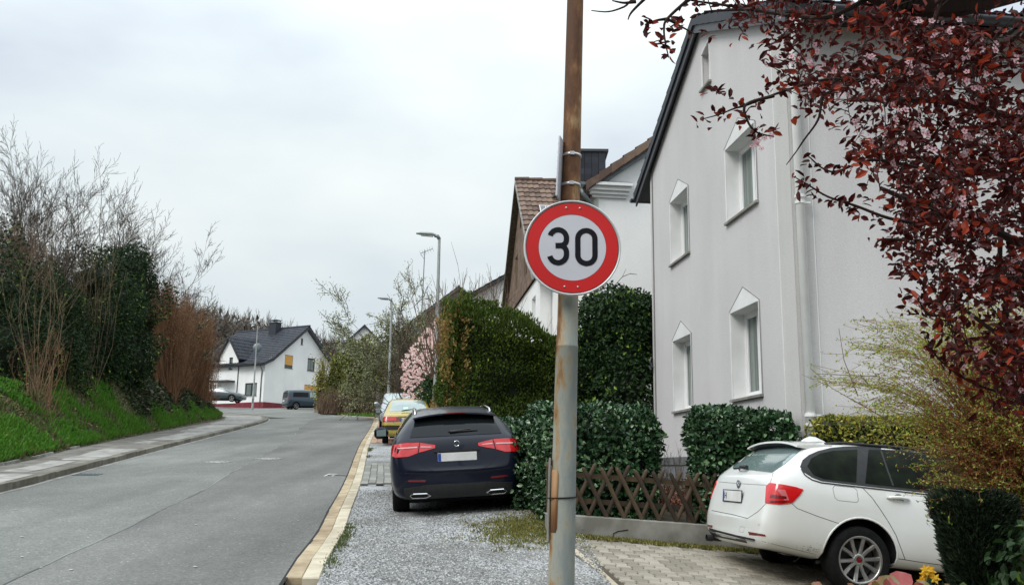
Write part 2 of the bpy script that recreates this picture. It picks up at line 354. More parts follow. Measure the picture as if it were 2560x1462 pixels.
def rust_pole():
    m = bpy.data.materials.new('rusty_galvanised_pole'); m.use_nodes = True; t = m.node_tree; b = t.nodes['Principled BSDF']; L = t.links.new
    tc = t.nodes.new('ShaderNodeTexCoord'); mp = t.nodes.new('ShaderNodeMapping'); mp.inputs['Scale'].default_value = (8, 8, 2.4); L(tc.outputs['Object'], mp.inputs[0])
    n = t.nodes.new('ShaderNodeTexNoise'); n.inputs['Scale'].default_value = 1.6; n.inputs['Detail'].default_value = 9; n.inputs['Roughness'].default_value = .65; L(mp.outputs[0], n.inputs[0])
    sp = t.nodes.new('ShaderNodeSeparateXYZ'); L(tc.outputs['Object'], sp.inputs[0])
    mr = t.nodes.new('ShaderNodeMapRange'); mr.inputs[1].default_value = 1.6; mr.inputs[2].default_value = 2.9; mr.inputs[3].default_value = -.05; mr.inputs[4].default_value = .30; L(sp.outputs['Z'], mr.inputs[0])
    mx = t.nodes.new('ShaderNodeMapRange'); mx.inputs[1].default_value = -.07; mx.inputs[2].default_value = .03; mx.inputs[3].default_value = .10; mx.inputs[4].default_value = -.05; L(sp.outputs['X'], mx.inputs[0])
    a = t.nodes.new('ShaderNodeMath'); L(n.outputs[0], a.inputs[0]); L(mr.outputs[0], a.inputs[1])
    a2 = t.nodes.new('ShaderNodeMath'); L(a.outputs[0], a2.inputs[0]); L(mx.outputs[0], a2.inputs[1])
    r = t.nodes.new('ShaderNodeValToRGB'); e = r.color_ramp.elements
    e[0].position = .36; e[0].color = (.25, .28, .27, 1); e[1].position = .86; e[1].color = (.10, .042, .018, 1)
    q = e.new(.52); q.color = (.33, .34, .29, 1); q = e.new(.62); q.color = (.36, .24, .12, 1); q = e.new(.74); q.color = (.19, .085, .032, 1)
    L(a2.outputs[0], r.inputs[0]); L(r.outputs[0], b.inputs['Base Color']); b.inputs['Roughness'].default_value = .72; b.inputs['Metallic'].default_value = .15
    n2 = t.nodes.new('ShaderNodeTexNoise'); n2.inputs['Scale'].default_value = 120; L(tc.outputs['Object'], n2.inputs[0])
    bp = t.nodes.new('ShaderNodeBump'); bp.inputs['Strength'].default_value = .25; bp.inputs['Distance'].default_value = .002; L(n2.outputs[0], bp.inputs['Height']); L(bp.outputs[0], b.inputs['Normal'])
    return m
m_rustpole = rust_pole()
def gravel_mat():
    m = bpy.data.materials.new('gravel_grey'); m.use_nodes = True; t = m.node_tree; b = t.nodes['Principled BSDF']; L = t.links.new
    tc = t.nodes.new('ShaderNodeTexCoord')
    v = t.nodes.new('ShaderNodeTexVoronoi'); v.inputs['Scale'].default_value = 48; L(tc.outputs['Object'], v.inputs[0])
    sp = t.nodes.new('ShaderNodeSeparateColor'); L(v.outputs['Color'], sp.inputs[0])
    r = t.nodes.new('ShaderNodeValToRGB'); e = r.color_ramp.elements; e[0].position = 0; e[0].color = (.14, .14, .135, 1); e[1].position = 1; e[1].color = (.48, .48, .48, 1); q = e.new(.5); q.color = (.30, .30, .295, 1)
    L(sp.outputs[0], r.inputs[0])
    n = t.nodes.new('ShaderNodeTexNoise'); n.inputs['Scale'].default_value = .9; n.inputs['Detail'].default_value = 6; L(tc.outputs['Object'], n.inputs[0])
    r2 = t.nodes.new('ShaderNodeValToRGB'); r2.color_ramp.elements[0].position = .35; r2.color_ramp.elements[0].color = (.62, .61, .58, 1); r2.color_ramp.elements[1].position = .62; r2.color_ramp.elements[1].color = (1.15, 1.17, 1.2, 1)
    L(n.outputs[0], r2.inputs[0])
    mx = t.nodes.new('ShaderNodeMix'); mx.data_type = 'RGBA'; mx.blend_type = 'MULTIPLY'; mx.inputs[0].default_value = 1; L(r.outputs[0], mx.inputs[6]); L(r2.outputs[0], mx.inputs[7])
    L(mx.outputs[2], b.inputs['Base Color']); b.inputs['Roughness'].default_value = .9
    bp = t.nodes.new('ShaderNodeBump'); bp.inputs['Strength'].default_value = .9; bp.inputs['Distance'].default_value = .012; bp.invert = True; L(v.outputs['Distance'], bp.inputs['Height']); L(bp.outputs[0], b.inputs['Normal'])
    return m
m_gravel = gravel_mat()
m_pebble = M('pebble', (.14, .14, .135), (.52, .52, .51), rough=.85, scale=2, attr=.95, c3=(.32, .32, .31))
# ================================================================ THE GROUND
SL = .078
def base(y): return SL*min(max(y, -40), 104)
gutL = [(-.7, -8), (-1.1, 0), (-1.94, 8.2), (-2.08, 9.32), (-2.25, 11.19), (-2.48, 12.92), (-3.13, 17.98), (-4.72, 29.3), (-6.55, 43.5), (-8.41, 57.05), (-9.31, 61.5), (-10.94, 64), (-12.6, 66.5), (-14.3, 72), (-16.5, 82), (-19, 100)]
kerbL = [(-6.4, -8), (-6.9, 0), (-7.5, 8), (-8.10, 15.13), (-8.43, 17.43), (-8.78, 19.91), (-9.3, 23.38), (-9.98, 28.13), (-10.85, 34.41), (-12.29, 44.76), (-13.5, 51.57), (-15.2, 57.5), (-17.6, 62), (-22, 66.5), (-30, 70), (-45, 73)]
inner = [(-8.6, -8), (-9.0, 0), (-9.4, 8), (-10.16, 18.69), (-10.63, 21.24), (-11.3, 24.08), (-11.9, 27.65), (-12.4, 30.5), (-13.67, 38.41), (-15.57, 49.93), (-17.4, 56), (-20.5, 61), (-25, 64.6), (-32, 67.5), (-45, 70.5)]
seamP = [(-3.2, -8), (-3.7, 2), (-4.25, 8.16), (-4.41, 9.56), (-4.57, 11.25), (-4.8, 13.14), (-5.09, 15.61), (-5.68, 19.35), (-6.26, 23.34), (-6.82, 27.34), (-7.6, 32.49), (-9.9, 44.0), (-12.0, 57)]
def resample(pl, step):
    P = [Vector((a, b)) for a, b in pl]; out = []
    for i in range(len(P)-1):
        p0 = P[max(i-1, 0)]; p1 = P[i]; p2 = P[i+1]; p3 = P[min(i+2, len(P)-1)]
        n = max(1, int((p2-p1).length/step))
        for k in range(n):
            t = k/n; out.append(.5*((2*p1)+(p2-p0)*t+(2*p0-5*p1+4*p2-p3)*t*t+(3*p1-p0-3*p2+p3)*t**3))
    out.append(P[-1]); return out
def tangent(P, i):
    a = P[max(i-1, 0)]; b = P[min(i+1, len(P)-1)]; return (b-a).normalized()
def offset(P, d):  # + to the right of travel
    return [P[i]+Vector((tangent(P, i).y, -tangent(P, i).x))*d for i in range(len(P))]
def x_at(pl, y): return float(np.interp(y, [p[1] for p in pl], [p[0] for p in pl]))
def strip_xy(A, B, zf, cols=4):
    """rows between two equal-count polylines"""
    V = []; F = []
    for a, b in zip(A, B):
        for k in range(cols+1):
            p = a.lerp(b, k/cols); V.append((p.x, p.y, zf(p.x, p.y)))
    for i in range(len(A)-1):
        for k in range(cols):
            q = i*(cols+1)+k; F.append((q, q+1, q+cols+2, q+cols+1))
    return V, F
def drive(x, y): return .84+SL*(y-11)-.09*(min(max(x, .6), 8)-.83)
def gz(x, y):
    d = x-x_at(gutL, y)-.3
    return base(y)+.065*min(max(d-.85, 0), 2.0)*smooth(9.8, 12.6, y)*(1-smooth(40, 60, y))+.002
# soil sheet to the horizon
xs = sorted(set(list(np.arange(-30, 30.1, .75))+[-3000, -1500, -800, -400, -200, -100, -60, 60, 100, 200, 400, 800, 1500, 3000]))
ys = sorted(set(list(np.arange(-20, 40.1, .75))+list(np.arange(42, 112, 3))+[-3000, -1000, -300, -100, -40, 130, 170, 220, 300, 500, 900, 1600, 4000]))
def gs(x, y):
    z = base(y)-.06
    if x > .55 and y < 12.3:
        z = drive(x, y)-.07
    elif x > .4 and y >= 12.3 and x < 40 and y < 60: z = base(y)+.1*smooth(.4, 1.6, x)
    return z
V = [(x, y, gs(x, y)) for y in ys for x in xs]; nx = len(xs)
F = [(j*nx+i, j*nx+i+1, (j+1)*nx+i+1, (j+1)*nx+i) for j in range(len(ys)-1) for i in range(nx-1)]
structure(mesh_obj('ground', V, F, m_soil, smooth_=True))

# road: two lanes either side of the tar seam
ysr = list(np.arange(-8, 57.01, .5))
def rowpts(pl): return [Vector((x_at([(p.x, p.y) for p in resample(pl, .5)], y), y)) for y in ysr]
RL, RS, RR = rowpts(kerbL), rowpts(seamP), rowpts(gutL)
for i, y in enumerate(ysr): RS[i].x += .012*math.sin(y*1.3)+.008*math.sin(y*5.1)
road = bpy.data.objects.new('road', None); COL.objects.link(road); structure(road)
v, f = strip_xy([p+Vector((.0, 0)) for p in RL], RS, lambda x, y: base(y), 5)
mesh_obj('asphalt_lane', v, f, m_asph_l, road)
v, f = strip_xy(RS, RR, lambda x, y: base(y), 5)
mesh_obj('asphalt_lane', v, f, m_asph_r, road)
v, f = strip_xy([p+Vector((-.010-.006*math.sin(p.y*3), 0)) for p in RS], [p+Vector((.010, 0)) for p in RS], lambda x, y: base(y)+.004, 1)
mesh_obj('tar_seam', v, f, m_crack, road)
# dark open joint between asphalt and gutter
rg = [p.copy() for p in RR]
for p in rg: p.x += -.02-.02*abs(noise.noise(Vector((0, p.y*1.8, 0))))*(1 if p.y < 14 else .4)
v, f = strip_xy(rg, [p+Vector((.012, 0)) for p in RR], lambda x, y: base(y)+.004, 1)
mesh_obj('edge_crack', v, f, m_dark, road)
poly = [(-12.0-1.6, 57), (-17.6, 62), (-22, 66.5), (-45, 73), (-60, 96), (-12, 101), (-16.5, 82), (-14.3, 72), (-12.6, 66.5), (-10.94, 64), (-9.31, 61.5), (-8.41, 57)]
tri = tessellate_polygon([[Vector((x, y, 0)) for x, y in poly]])
o = mesh_obj('far_asphalt', [(x, y, base(y)) for x, y in poly], [tuple(reversed(t)) if False else t for t in tri], m_asph_l, road)
# gutter: row of brown stones and row of light kerb stones
gut = bpy.data.objects.new('gutter', None); COL.objects.link(gut); structure(gut)
PL = resample([q for q in gutL if q[1] > 6 and q[1] < 67], .25)
def stones_along(P, d0, d1, length, z0, z1, parent, mat, nm, jit=.004, cap=300):
    acc = 0; i = 0; cnt = 0
    # arc length walk
    S = [0]
    for a, b in zip(P[:-1], P[1:]): S.append(S[-1]+(b-a).length)
    A = offset(P, d0); B = offset(P, d1)
    def at(Q, s): 
        x = float(np.interp(s, S, [q.x for q in Q])); y = float(np.interp(s, S, [q.y for q in Q])); return x, y
    s = random.random()*length
    while s+length < S[-1] and cnt < cap:
        L_ = length*(1+random.uniform(-.12, .12)); g = .008; e1, e2 = s+g, s+L_-g
        dz = random.uniform(-jit, jit)
        c = [at(A, e1), at(B, e1), at(B, e2), at(A, e2)]
        mb = MB(); bt = [(x, y, base(y)+z0) for x, y in c]
        cx = sum(x for x, y in c)/4; cy = sum(y for x, y in c)/4
        shoulder = [(x, y, base(y)+z1-.012+dz) for x, y in c]
        top = [(lerp(x, cx, .07), lerp(y, cy, .02), base(y)+z1+dz) for x, y in c]
        Vv = bt+shoulder+top; Ff = []
        for l in (0, 4):
            for k in range(4): Ff.append((l+k, l+(k+1) % 4, l+4+(k+1) % 4, l+4+k))
        Ff.append((8, 9, 10, 11)); mb.add(Vv, Ff)
        mb.build(nm, mat, parent); s += L_; cnt += 1
stones_along(PL, .0, .145, .95, -.06, .008, gut, m_gutter, 'gutter_stone')
stones_along(PL, .152, .30, .98, -.06, .022, gut, m_gutter_l, 'kerb_stone')
# left kerb
kb = bpy.data.objects.new('kerb', None); COL.objects.link(kb); structure(kb)
KL = resample(kerbL[2:14], .4)
stones_along(KL, -.14, 0, 1.0, -.06, .12, kb, m_kerb, 'kerb_stone', jit=.008)
v, f = strip_xy(offset(KL, .005), offset(KL, .11), lambda x, y: base(y)+.004, 1); mesh_obj('channel_line', v, f, m_slab, kb)
# left pavement
pv = bpy.data.objects.new('pavement', None); COL.objects.link(pv); structure(pv)
n_ = 160
def even(pl, n):
    P = resample(pl, .3); S = [0]
    for a, b in zip(P[:-1], P[1:]): S.append(S[-1]+(b-a).length)
    return [Vector((float(np.interp(s, S, [q.x for q in P])), float(np.interp(s, S, [q.y for q in P])))) for s in np.linspace(0, S[-1], n)]
KE = offset(even(kerbL, n_), -.145); IE = even(inner, n_)
v, f = strip_xy(KE, [p+Vector((-.3, 0)) for p in IE], lambda x, y: base(y)+.105, 3); mesh_obj('pavement_surface', v, f, m_pave, pv)
# pale concrete patches along the kerb
def pave_patch(y0, y1, t0, t1, wob=.06):
    A = []; B = []
    for y in np.linspace(y0, y1, max(3, int((y1-y0)/.4))):
        a = x_at(kerbL, y)-.16; b = x_at(inner, y)
        A.append(Vector((lerp(a, b, t0)+random.uniform(0, wob)*.3, y))); B.append(Vector((lerp(a, b, t1)+random.uniform(-wob, wob), y)))
    v, f = strip_xy(A, B, lambda x, y: base(y)+.111, 1); mesh_obj('concrete_slab', v, f, m_slab, pv)
for a in ((13.0, 16.9, .03, .62), (17.3, 20.1, .22, .60), (20.3, 24.4, .05, .55), (26.9, 28.3, .25, .5), (28.8, 34.6, .05, .50), (34.9, 42.6, .05, .68), (42.9, 49, .05, .82), (49.1, 57.5, .05, .9)): pave_patch(*a)
# patched paving and gravel beside the gutter
grv = bpy.data.objects.new('gravel_verge', None); COL.objects.link(grv); structure(grv)
ysg = list(np.arange(3, 60.1, .3)); A = []; B = []
for y in ysg:
    A.append(Vector((x_at(gutL, y)+.30, y)))
    xr = lerp(.92, .55, smooth(8, 11, y)) if y < 11.1 else .50-.125*(y-11.3)+.35
    if y > 19: xr += 1.5*smooth(19, 22, y)
    B.append(Vector((xr, y)))
v, f = strip_xy(A, B, lambda x, y: min(gz(x, y), drive(x, y)+.25*max(0, .9-x)+.02) if y < 11.2 and x > 0 else gz(x, y), 8)
mesh_obj('gravel_surface', v, f, m_gravel, grv)
# loose stones
me_cache = {}
def pebbles(n, area, zf, size, name, parent, mat):
    P = []
    while len(P) < n:
        x, y = random.uniform(area[0], area[1]), random.uniform(area[2], area[3])
        if x < x_at(gutL, y)+.33: continue
        if random.random() > (area[2]/y)**1.2: continue
        P.append((x, y, zf(x, y)))
    P = np.array(P); n = len(P)
    base_v = np.array([(1, 0, 0), (-1, 0, 0), (0, 1, 0), (0, -1, 0), (0, 0, .7), (0, 0, -.7)], float)
    Fc = np.array([(0, 2, 4), (2, 1, 4), (1, 3, 4), (3, 0, 4), (2, 0, 5), (1, 2, 5), (3, 1, 5), (0, 3, 5)])
    sc = RNG.uniform(.4, 1.3, (n, 1, 1))*size; jit = RNG.uniform(.6, 1.3, (n, 6, 3))
    a = RNG.uniform(0, 6.28, n); ca, sa = np.cos(a), np.sin(a)
    Vv = base_v[None]*jit*sc
    X = Vv[:, :, 0]*ca[:, None]-Vv[:, :, 1]*sa[:, None]; Y = Vv[:, :, 0]*sa[:, None]+Vv[:, :, 1]*ca[:, None]
    Vv = np.stack([X, Y, Vv[:, :, 2]], 2)+P[:, None]
    Ff = (Fc[None]+(np.arange(n)*6)[:, None, None]).reshape(-1, 3)
    return stuff(mesh_obj(name, Vv.reshape(-1, 3), Ff, mat, parent, False, None, np.repeat(RNG.random(n), 8)))
pebbles(26000, (-3.6, .9, 7.6, 16), lambda x, y: gz(x, y)+.002 if (y > 11.2 or x < 0) else min(gz(x, y), drive(x, y)+.25*max(0, .9-x)+.02), .011, 'loose_gravel', grv, m_pebble)
# grey pavers patch
def block_mesh(nm, w, l, h, bev, mat):
    mb = MB(); mb.box((0, 0, -h/2), (w, l, h), bev=bev); o = mb.build(nm, mat, None); me = o.data; bpy.data.objects.remove(o); return me
pp = bpy.data.objects.new('paved_patch', None); COL.objects.link(pp); structure(pp)
bm_ = block_mesh('paver', .128, .5, .05, .006, m_brick)
ang = math.atan(.128); c_ = 0
for i in range(8):
    y = 16.95+(i % 2)*.26
    while y < 21.5:
        xb = x_at(gutL, y)+.38+i*.138
        piece('paver', bm_, pp, (xb+random.uniform(-.003, .003), y, gz(xb, y)+.030), Matrix.Rotation(ang, 3, 'Z') @ Matrix.Rotation(SL, 3, 'X')); y += .515
mb = MB(); a = Vector((x_at(gutL, 16.6)+.31, 16.62)); b = Vector((a.x+1.2, 16.75)); mb.prism([(a.x, a.y, gz(a.x, a.y)+.02), (b.x, b.y, gz(b.x, b.y)+.02), (b.x, b.y+.06, gz(b.x, b.y)+.02), (a.x, a.y+.06, gz(a.x, a.y)+.02)], (0, 0, .02)); mb.build('edge_strip', m_kerb, pp)
rp = bpy.data.objects.new('red_paved_strip', None); COL.objects.link(rp); structure(rp)
bm_ = block_mesh('paver', .19, .55, .05, .006, m_redpaver)
for i in range(4):
    y = 30.6+(i % 2)*.28
    while y < 52:
        xb = x_at(gutL, y)+.42+i*.2
        piece('paver', bm_, rp, (xb, y, gz(xb, y)+.03), Matrix.Rotation(ang, 3, 'Z') @ Matrix.Rotation(SL, 3, 'X')); y += .57
# manholes, drain, painted mark
def manhole(x, y, label):
    t = thing('manhole_cover', label, 'manhole cover', (x, y, base(y)), 'manhole covers in the road', rot=(SL, 0, 0))
    t.rotation_euler = (math.atan(SL), 0, 0)
    mb = MB(); mb.lathe([(.325, -.02), (.325, .006), (.30, .007), (.285, .003), (.285, -.02)]); mb.build('rim', m_zinc, t, local=True)
    mb = MB(); mb.lathe([(.28, -.02), (.28, .004), (.27, .006), (.0, .007)]); o = mb.build('concrete_disc', m_slab, t, local=True)
    mb = MB()
    for k in range(8):
        mb = MB(); mb.lathe([(.02, .0065), (.02, .0085), (0, .0085)], (.2*math.cos(k*PI/4), .2*math.sin(k*PI/4), 0), seg=8)
        mb.build('vent_hole', m_dark, t, local=True)
manhole(-6.8, 21.75, 'round concrete manhole cover nearer the left kerb'); manhole(-5.93, 22.97, 'round concrete manhole cover on the tar seam, right of the other')
t = thing('street_drain', 'small dark iron drain grate in the road beside the left kerb', 'drain', (-8.15, 18.13, base(18.13)), rot=(math.atan(SL), 0, .12))
mb = MB()
for k in range(7): mb.box((-.2+k*.066, 0, .006), (.03, .32, .012))
mb.box((0, .17, .006), (.46, .03, .012)); mb.box((0, -.17, .006), (.46, .03, .012)); mb.build('grate', m_zinc, t, local=True)
mb = MB(); mb.box((0, 0, .002), (.44, .32, .002)); mb.build('drain_shaft', m_dark, t, local=True)
t = thing('painted_mark', 'small white painted survey mark on the asphalt by the gutter', 'road marking', (-3.58, 18.7, base(18.7)+.004), rot=(math.atan(SL), 0, 0))
m_paint = M('road_paint', (.7, .7, .68), (.45, .45, .44), scale=20)
mb = MB(); mb.box((-.06, .0, .001), (.03, .55, .002)); mb.box((.03, .22, .001), (.15, .07, .002)); mb.box((.03, .02, .001), (.12, .06, .002)); mb.box((.09, -.12, .001), (.03, .3, .002)); mb.build('paint', m_paint, t, local=True)
mb = MB(); mb.tube([(-.02+i*.08, -.12+.02*math.sin(i), .001) for i in range(8)], .008, 4); mb.build('crack', m_dark, t, local=True)
mb = MB()
for _ in range(60):
    y = random.uniform(8, 30); x = random.uniform(x_at(kerbL, y)+.3, x_at(gutL, y)-.2); s = random.uniform(.012, .03); a = random.uniform(0, 3)
    mb.box((x, y, base(y)+.006), (s*1.7, s, .004), Matrix.Rotation(a, 3, 'Z'))
stuff(tag(mb.build('road_litter', m_paint), 'tiny pale specks of litter scattered on the asphalt', 'litter'))

# ---- driveway of interlocking pavers
dw = bpy.data.objects.new('driveway', None); COL.objects.link(dw); structure(dw)
xs = np.linspace(.70, 9, 20); ys = np.linspace(2.5, 11.9, 16)
def dxl(y): return lerp(.90, .55, smooth(8, 11.2, y))
V = [(lerp(dxl(y), 9, i/19), y, drive(lerp(dxl(y), 9, i/19), y)-.010) for y in ys for i in range(20)]
F = [(j*20+i, j*20+i+1, (j+1)*20+i+1, (j+1)*20+i) for j in range(15) for i in range(19)]
mesh_obj('driveway_bedding', V, F, m_soil, dw)
def bone():
    a, b, h = .077, .053, .0965   # half wide, half narrow, half length
    o = [(-a, -h), (a, -h), (a, -h*.52), (b, -h*.30), (b, h*.30), (a, h*.52), (a, h), (-a, h), (-a, h*.52), (-b, h*.30), (-b, -h*.30), (-a, -h*.52)]
    return o
def bone_mb(mb, M4=None):
    o = bone(); n = len(o); sh = .86
    V = [Vector((x, y, -.04)) for x, y in o]+[Vector((x, y, -.010)) for x, y in o]+[Vector((x*sh, y*sh, 0)) for x, y in o]
    if M4 is not None: V = [M4 @ v for v in V]
    F = [(k, (k+1) % n, n+(k+1) % n, n+k) for k in range(n)]+[(n+k, n+(k+1) % n, 2*n+(k+1) % n, 2*n+k) for k in range(n)]+[tuple(range(2*n, 3*n))]
    mb.add(V, F)
mb = MB(); bone_mb(mb); o = mb.build('paver', m_drivepaver); bone_me = o.data; bpy.data.objects.remove(o)
tilt = Matrix.Rotation(.090, 3, 'Y') @ Matrix.Rotation(math.atan(SL), 3, 'X'); rz_ = Matrix.Rotation(rad(7), 3, 'Z')
cells = []
for j in range(-10, 60):
    for i in range(-35, 75):
        u, w = i*.1415, j*.2+(.1 if i % 2 else 0)
        x = .9+u*math.cos(rad(7))-w*math.sin(rad(7)); y = 3.4+u*math.sin(rad(7))+w*math.cos(rad(7))
        if x < dxl(y)+.12 or y > 11.02+.12*(x-.5)+.0 or y < 7.3 or x > 7.5: continue
        cells.append((x, y))
cells.sort(key=lambda c: c[0]*1.1+abs(c[1]-9.2)*.35)
mbs = MB()
for k, (x, y) in enumerate(cells):
    z = drive(x, y)+.004+random.uniform(-.002, .002)
    R_ = tilt @ rz_ @ Matrix.Rotation(random.uniform(-.015, .015), 3, 'Z') @ Matrix.Rotation(random.uniform(-.01, .01), 3, 'X')
    if k < 300: piece('paver', bone_me, dw, (x, y, z), R_)
    else: bone_mb(mbs, Matrix.Translation((x, y, z)) @ R_.to_4x4())
stuff(mbs.build('paver_field', m_drivepaver, dw))
# edging between gravel and driveway
mb = MB()
P = [(dxl(y)+.03, y) for y in np.arange(7.5, 11.1, .9)]
for (x0, y0), (x1, y1) in zip(P[:-1], P[1:]):
    z0, z1 = drive(x0, y0)+.012, drive(x1, y1)+.012
    mb = MB(); mb.prism([(x0, y0, z0), (x0+.06, y0, z0), (x1+.06, y1-.01, z1), (x1, y1-.01, z1)], (0, 0, -.06)); mb.build('edging_stone', m_gutter_l, dw)

# ---- embankment on the left
BK_D = [0, .1, .4, .8, 1.2, 1.7, 2.3, 3.2, 5, 9, 18, 60]; BK_H = [0, .05, .28, .58, .9, 1.18, 1.42, 1.65, 1.9, 2.2, 2.5, 2.6]
def hb(y): return interp([(-10, 1.0), (21, 1.0), (27, 1.35), (33, 1.7), (38, 1.8), (44, 1.6), (50, 1.15), (56, .6), (62, .15), (68, .03)], y)
IE2 = [Vector((p.x, p.y)) for p in resample([q for q in inner], 1.2)]
def bank_pt(i_or_y, d):
    pass
Vb = []
for i, p in enumerate(IE2):
    t = tangent(IE2, i); nrm = Vector((-t.y, t.x))
    for d, h in zip(BK_D, BK_H):
        q = p+nrm*d*(1 if d < 17 else .8)
        nn = noise.noise(Vector((q.x*.6, q.y*.6, 0)))*.22+noise.noise(Vector((q.x*2, q.y*2, 5)))*.08
        Vb.append((q.x, q.y, base(p.y)+.112+hb(p.y)*(h+(nn if d > .3 else nn*.2)*min(1, h*1.5))))
nc = len(BK_D)
Fb = [(i*nc+k, (i+1)*nc+k, (i+1)*nc+k+1, i*nc+k+1) for i in range(len(IE2)-1) for k in range(nc-1)]
bank = structure(mesh_obj('embankment', Vb, Fb, m_grassground, smooth_=True))
bank_tree = BVHTree.FromPolygons([Vector(v) for v in Vb], Fb)
def bank_z(x, y):
    h = bank_tree.ray_cast(Vector((x, y, 60)), Vector((0, 0, -1))); return h[0].z if h[0] else base(y)
def bank_xy(y, d): return x_at(inner, y)-d*.985, y-d*.16
# stone edging at the foot of the bank
eg = bpy.data.objects.new('bank_edging', None); COL.objects.link(eg); structure(eg)
y = 15.5
while y < 24.5:
    if random.random() < .75:
        x = x_at(inner, y); x2 = x_at(inner, y+.8); mb = MB()
        mb.prism([(x, y, base(y)+.08), (x+.05, y, base(y)+.08), (x2+.05, y+.8, base(y+.8)+.08), (x2, y+.8, base(y+.8)+.08)], (random.uniform(-.02, .02), 0, .085)); mb.build('edging_stone', m_slab, eg)
    y += .83
# ---- far hill
hl = []
xs = np.linspace(-260, 260, 53); ys = np.linspace(150, 420, 20)
def hillz(x, y):
    ridge = interp([(-260, 27), (-100, 28), (-75, 26.5), (-58, 22), (-45, 19), (-20, 13), (20, 12), (80, 20), (260, 20)], x)
    return 7.9+ridge*smooth(150, 255, y)*(1-.3*smooth(300, 420, y))+1.5*noise.noise(Vector((x*.02, y*.02, 0)))
V = [(x, y, hillz(x, y)) for y in ys for x in xs]
F = [(j*53+i, j*53+i+1, (j+1)*53+i+1, (j+1)*53+i) for j in range(19) for i in range(52)]
m_hill = M('hill_floor', (.07, .055, .04), (.10, .08, .06), rough=1, scale=.1)
structure(mesh_obj('hill', V, F, m_hill, smooth_=True))
# grass verge at the far right bend
vg = bpy.data.objects.new('grass_verge', None); COL.objects.link(vg); structure(vg)
poly = [(-9.0, 61.8), (-10.7, 64.3), (-12.4, 66.8), (-14.1, 72), (-16.2, 82), (-12, 84), (-8, 70), (-6.5, 62)]
tri = tessellate_polygon([[Vector((x, y, 0)) for x, y in poly]])
mesh_obj('verge_turf', [(x, y, base(y)+.05) for x, y in poly], tri, m_grassground, vg)
# ================================================================ BUILDINGS
def frame_mb(): return MB()
class Wall:
    """vertical wall plane: origin o, along-direction s, outward normal n"""
    def __init__(w, o, s, n): w.o = Vector(o); w.s = Vector(s).normalized(); w.n = Vector(n).normalized()
    def P(w, a, z, d=0): return Vector((w.o.x, w.o.y, 0))+w.s*a+Vector((0, 0, z))+w.n*d
def wall_panel(w, outline, holes, depth=.25, d=0, mi=0, mb=None):
    """face with holes plus reveals going inward"""
    mb = mb or MB(); loops = [outline]+holes
    pts = [Vector((a, z, 0)) for l in loops for a, z in l]
    tri = tessellate_polygon([[Vector((a, z, 0)) for a, z in l] for l in loops])
    mb.add([w.P(p.x, p.y, d) for p in pts], tri, mi)
    for h in holes:
        n = len(h)
        for k in range(n):
            a, b = h[k], h[(k+1) % n]
            mb.add([w.P(*a, d), w.P(*b, d), w.P(*b, d-depth), w.P(*a, d-depth)], [(0, 1, 2, 3)], mi)
    return mb
def window(w, a0, a1, z0, z1, parent, depth=.22, frame=.06, mats=None, mull=0, curtain=True, sill=True, sillmat=None, split=None, name='window', glass=None):
    """window unit in an opening: frame, pane(s), curtain, sill as children of one window part"""
    fm = mats or m_pvc
    mb = MB(); c = (a0+a1)/2
    def bar(a, b, za, zb, d, t): 
        mb.prism([w.P(a, za, d), w.P(b, za, d), w.P(b, zb, d), w.P(a, zb, d)], w.n*-t)
    D = -depth+.05
    bar(a0+.002, a1-.002, z0+.002, z0+frame, D, .07); bar(a0+.002, a1-.002, z1-frame, z1-.002, D, .07); bar(a0+.002, a0+frame, z0+frame+.001, z1-frame-.001, D, .07); bar(a1-frame, a1-.002, z0+frame+.001, z1-frame-.001, D, .07)
    nm = mull
    for k in range(nm):
        x = lerp(a0, a1, (k+1)/(nm+1)); bar(x-frame*.6, x+frame*.6, z0+frame+.001, z1-frame-.001, D, .07)
    o = mb.build(name, fm, parent)
    ed = [a0]+[lerp(a0, a1, (k+1)/(nm+1)) for k in range(nm)]+[a1]
    for k in range(nm+1):
        g = MB(); l, r = ed[k]+frame*.9, ed[k+1]-frame*.9
        s_ = MB()
        for (p, q, u, v_) in ((l, r, z0+frame, z0+frame*1.7), (l, r, z1-frame*1.7, z1-frame), (l, l+frame*.7, z0+frame*1.7+.001, z1-frame*1.7-.001), (r-frame*.7, r, z0+frame*1.7+.001, z1-frame*1.7-.001)):
            s_.prism([w.P(p, u, D-.015), w.P(q, u, D-.015), w.P(q, v_, D-.015), w.P(p, v_, D-.015)], w.n*-.04)
        s_.build('sash', fm, o)
        g.prism([w.P(l+frame*.6, z0+frame*1.6, D-.035), w.P(r-frame*.6, z0+frame*1.6, D-.035), w.P(r-frame*.6, z1-frame*1.6, D-.035), w.P(l+frame*.6, z1-frame*1.6, D-.035)], w.n*-.008)
        g.build('pane', glass or m_glass, o)
    # dark room box behind
    if sill:
        s_ = MB(); s_.prism([w.P(a0-.05, z0-.045, -depth+.05), w.P(a0-.05, z0-.002, -depth+.05), w.P(a0-.05, z0-.015, .05), w.P(a0-.05, z0-.05, .05)], w.s*(a1-a0+.1)); s_.build('sill', sillmat or m_concrete, o)
    return o
def slab(mb, pts, t, mi=0):
    """roof slab: 4 points, thickness downwards"""
    n = (Vector(pts[1])-Vector(pts[0])).cross(Vector(pts[2])-Vector(pts[0])).normalized()
    if n.z < 0: n = -n
    mb.prism(pts, n*-t, mi)
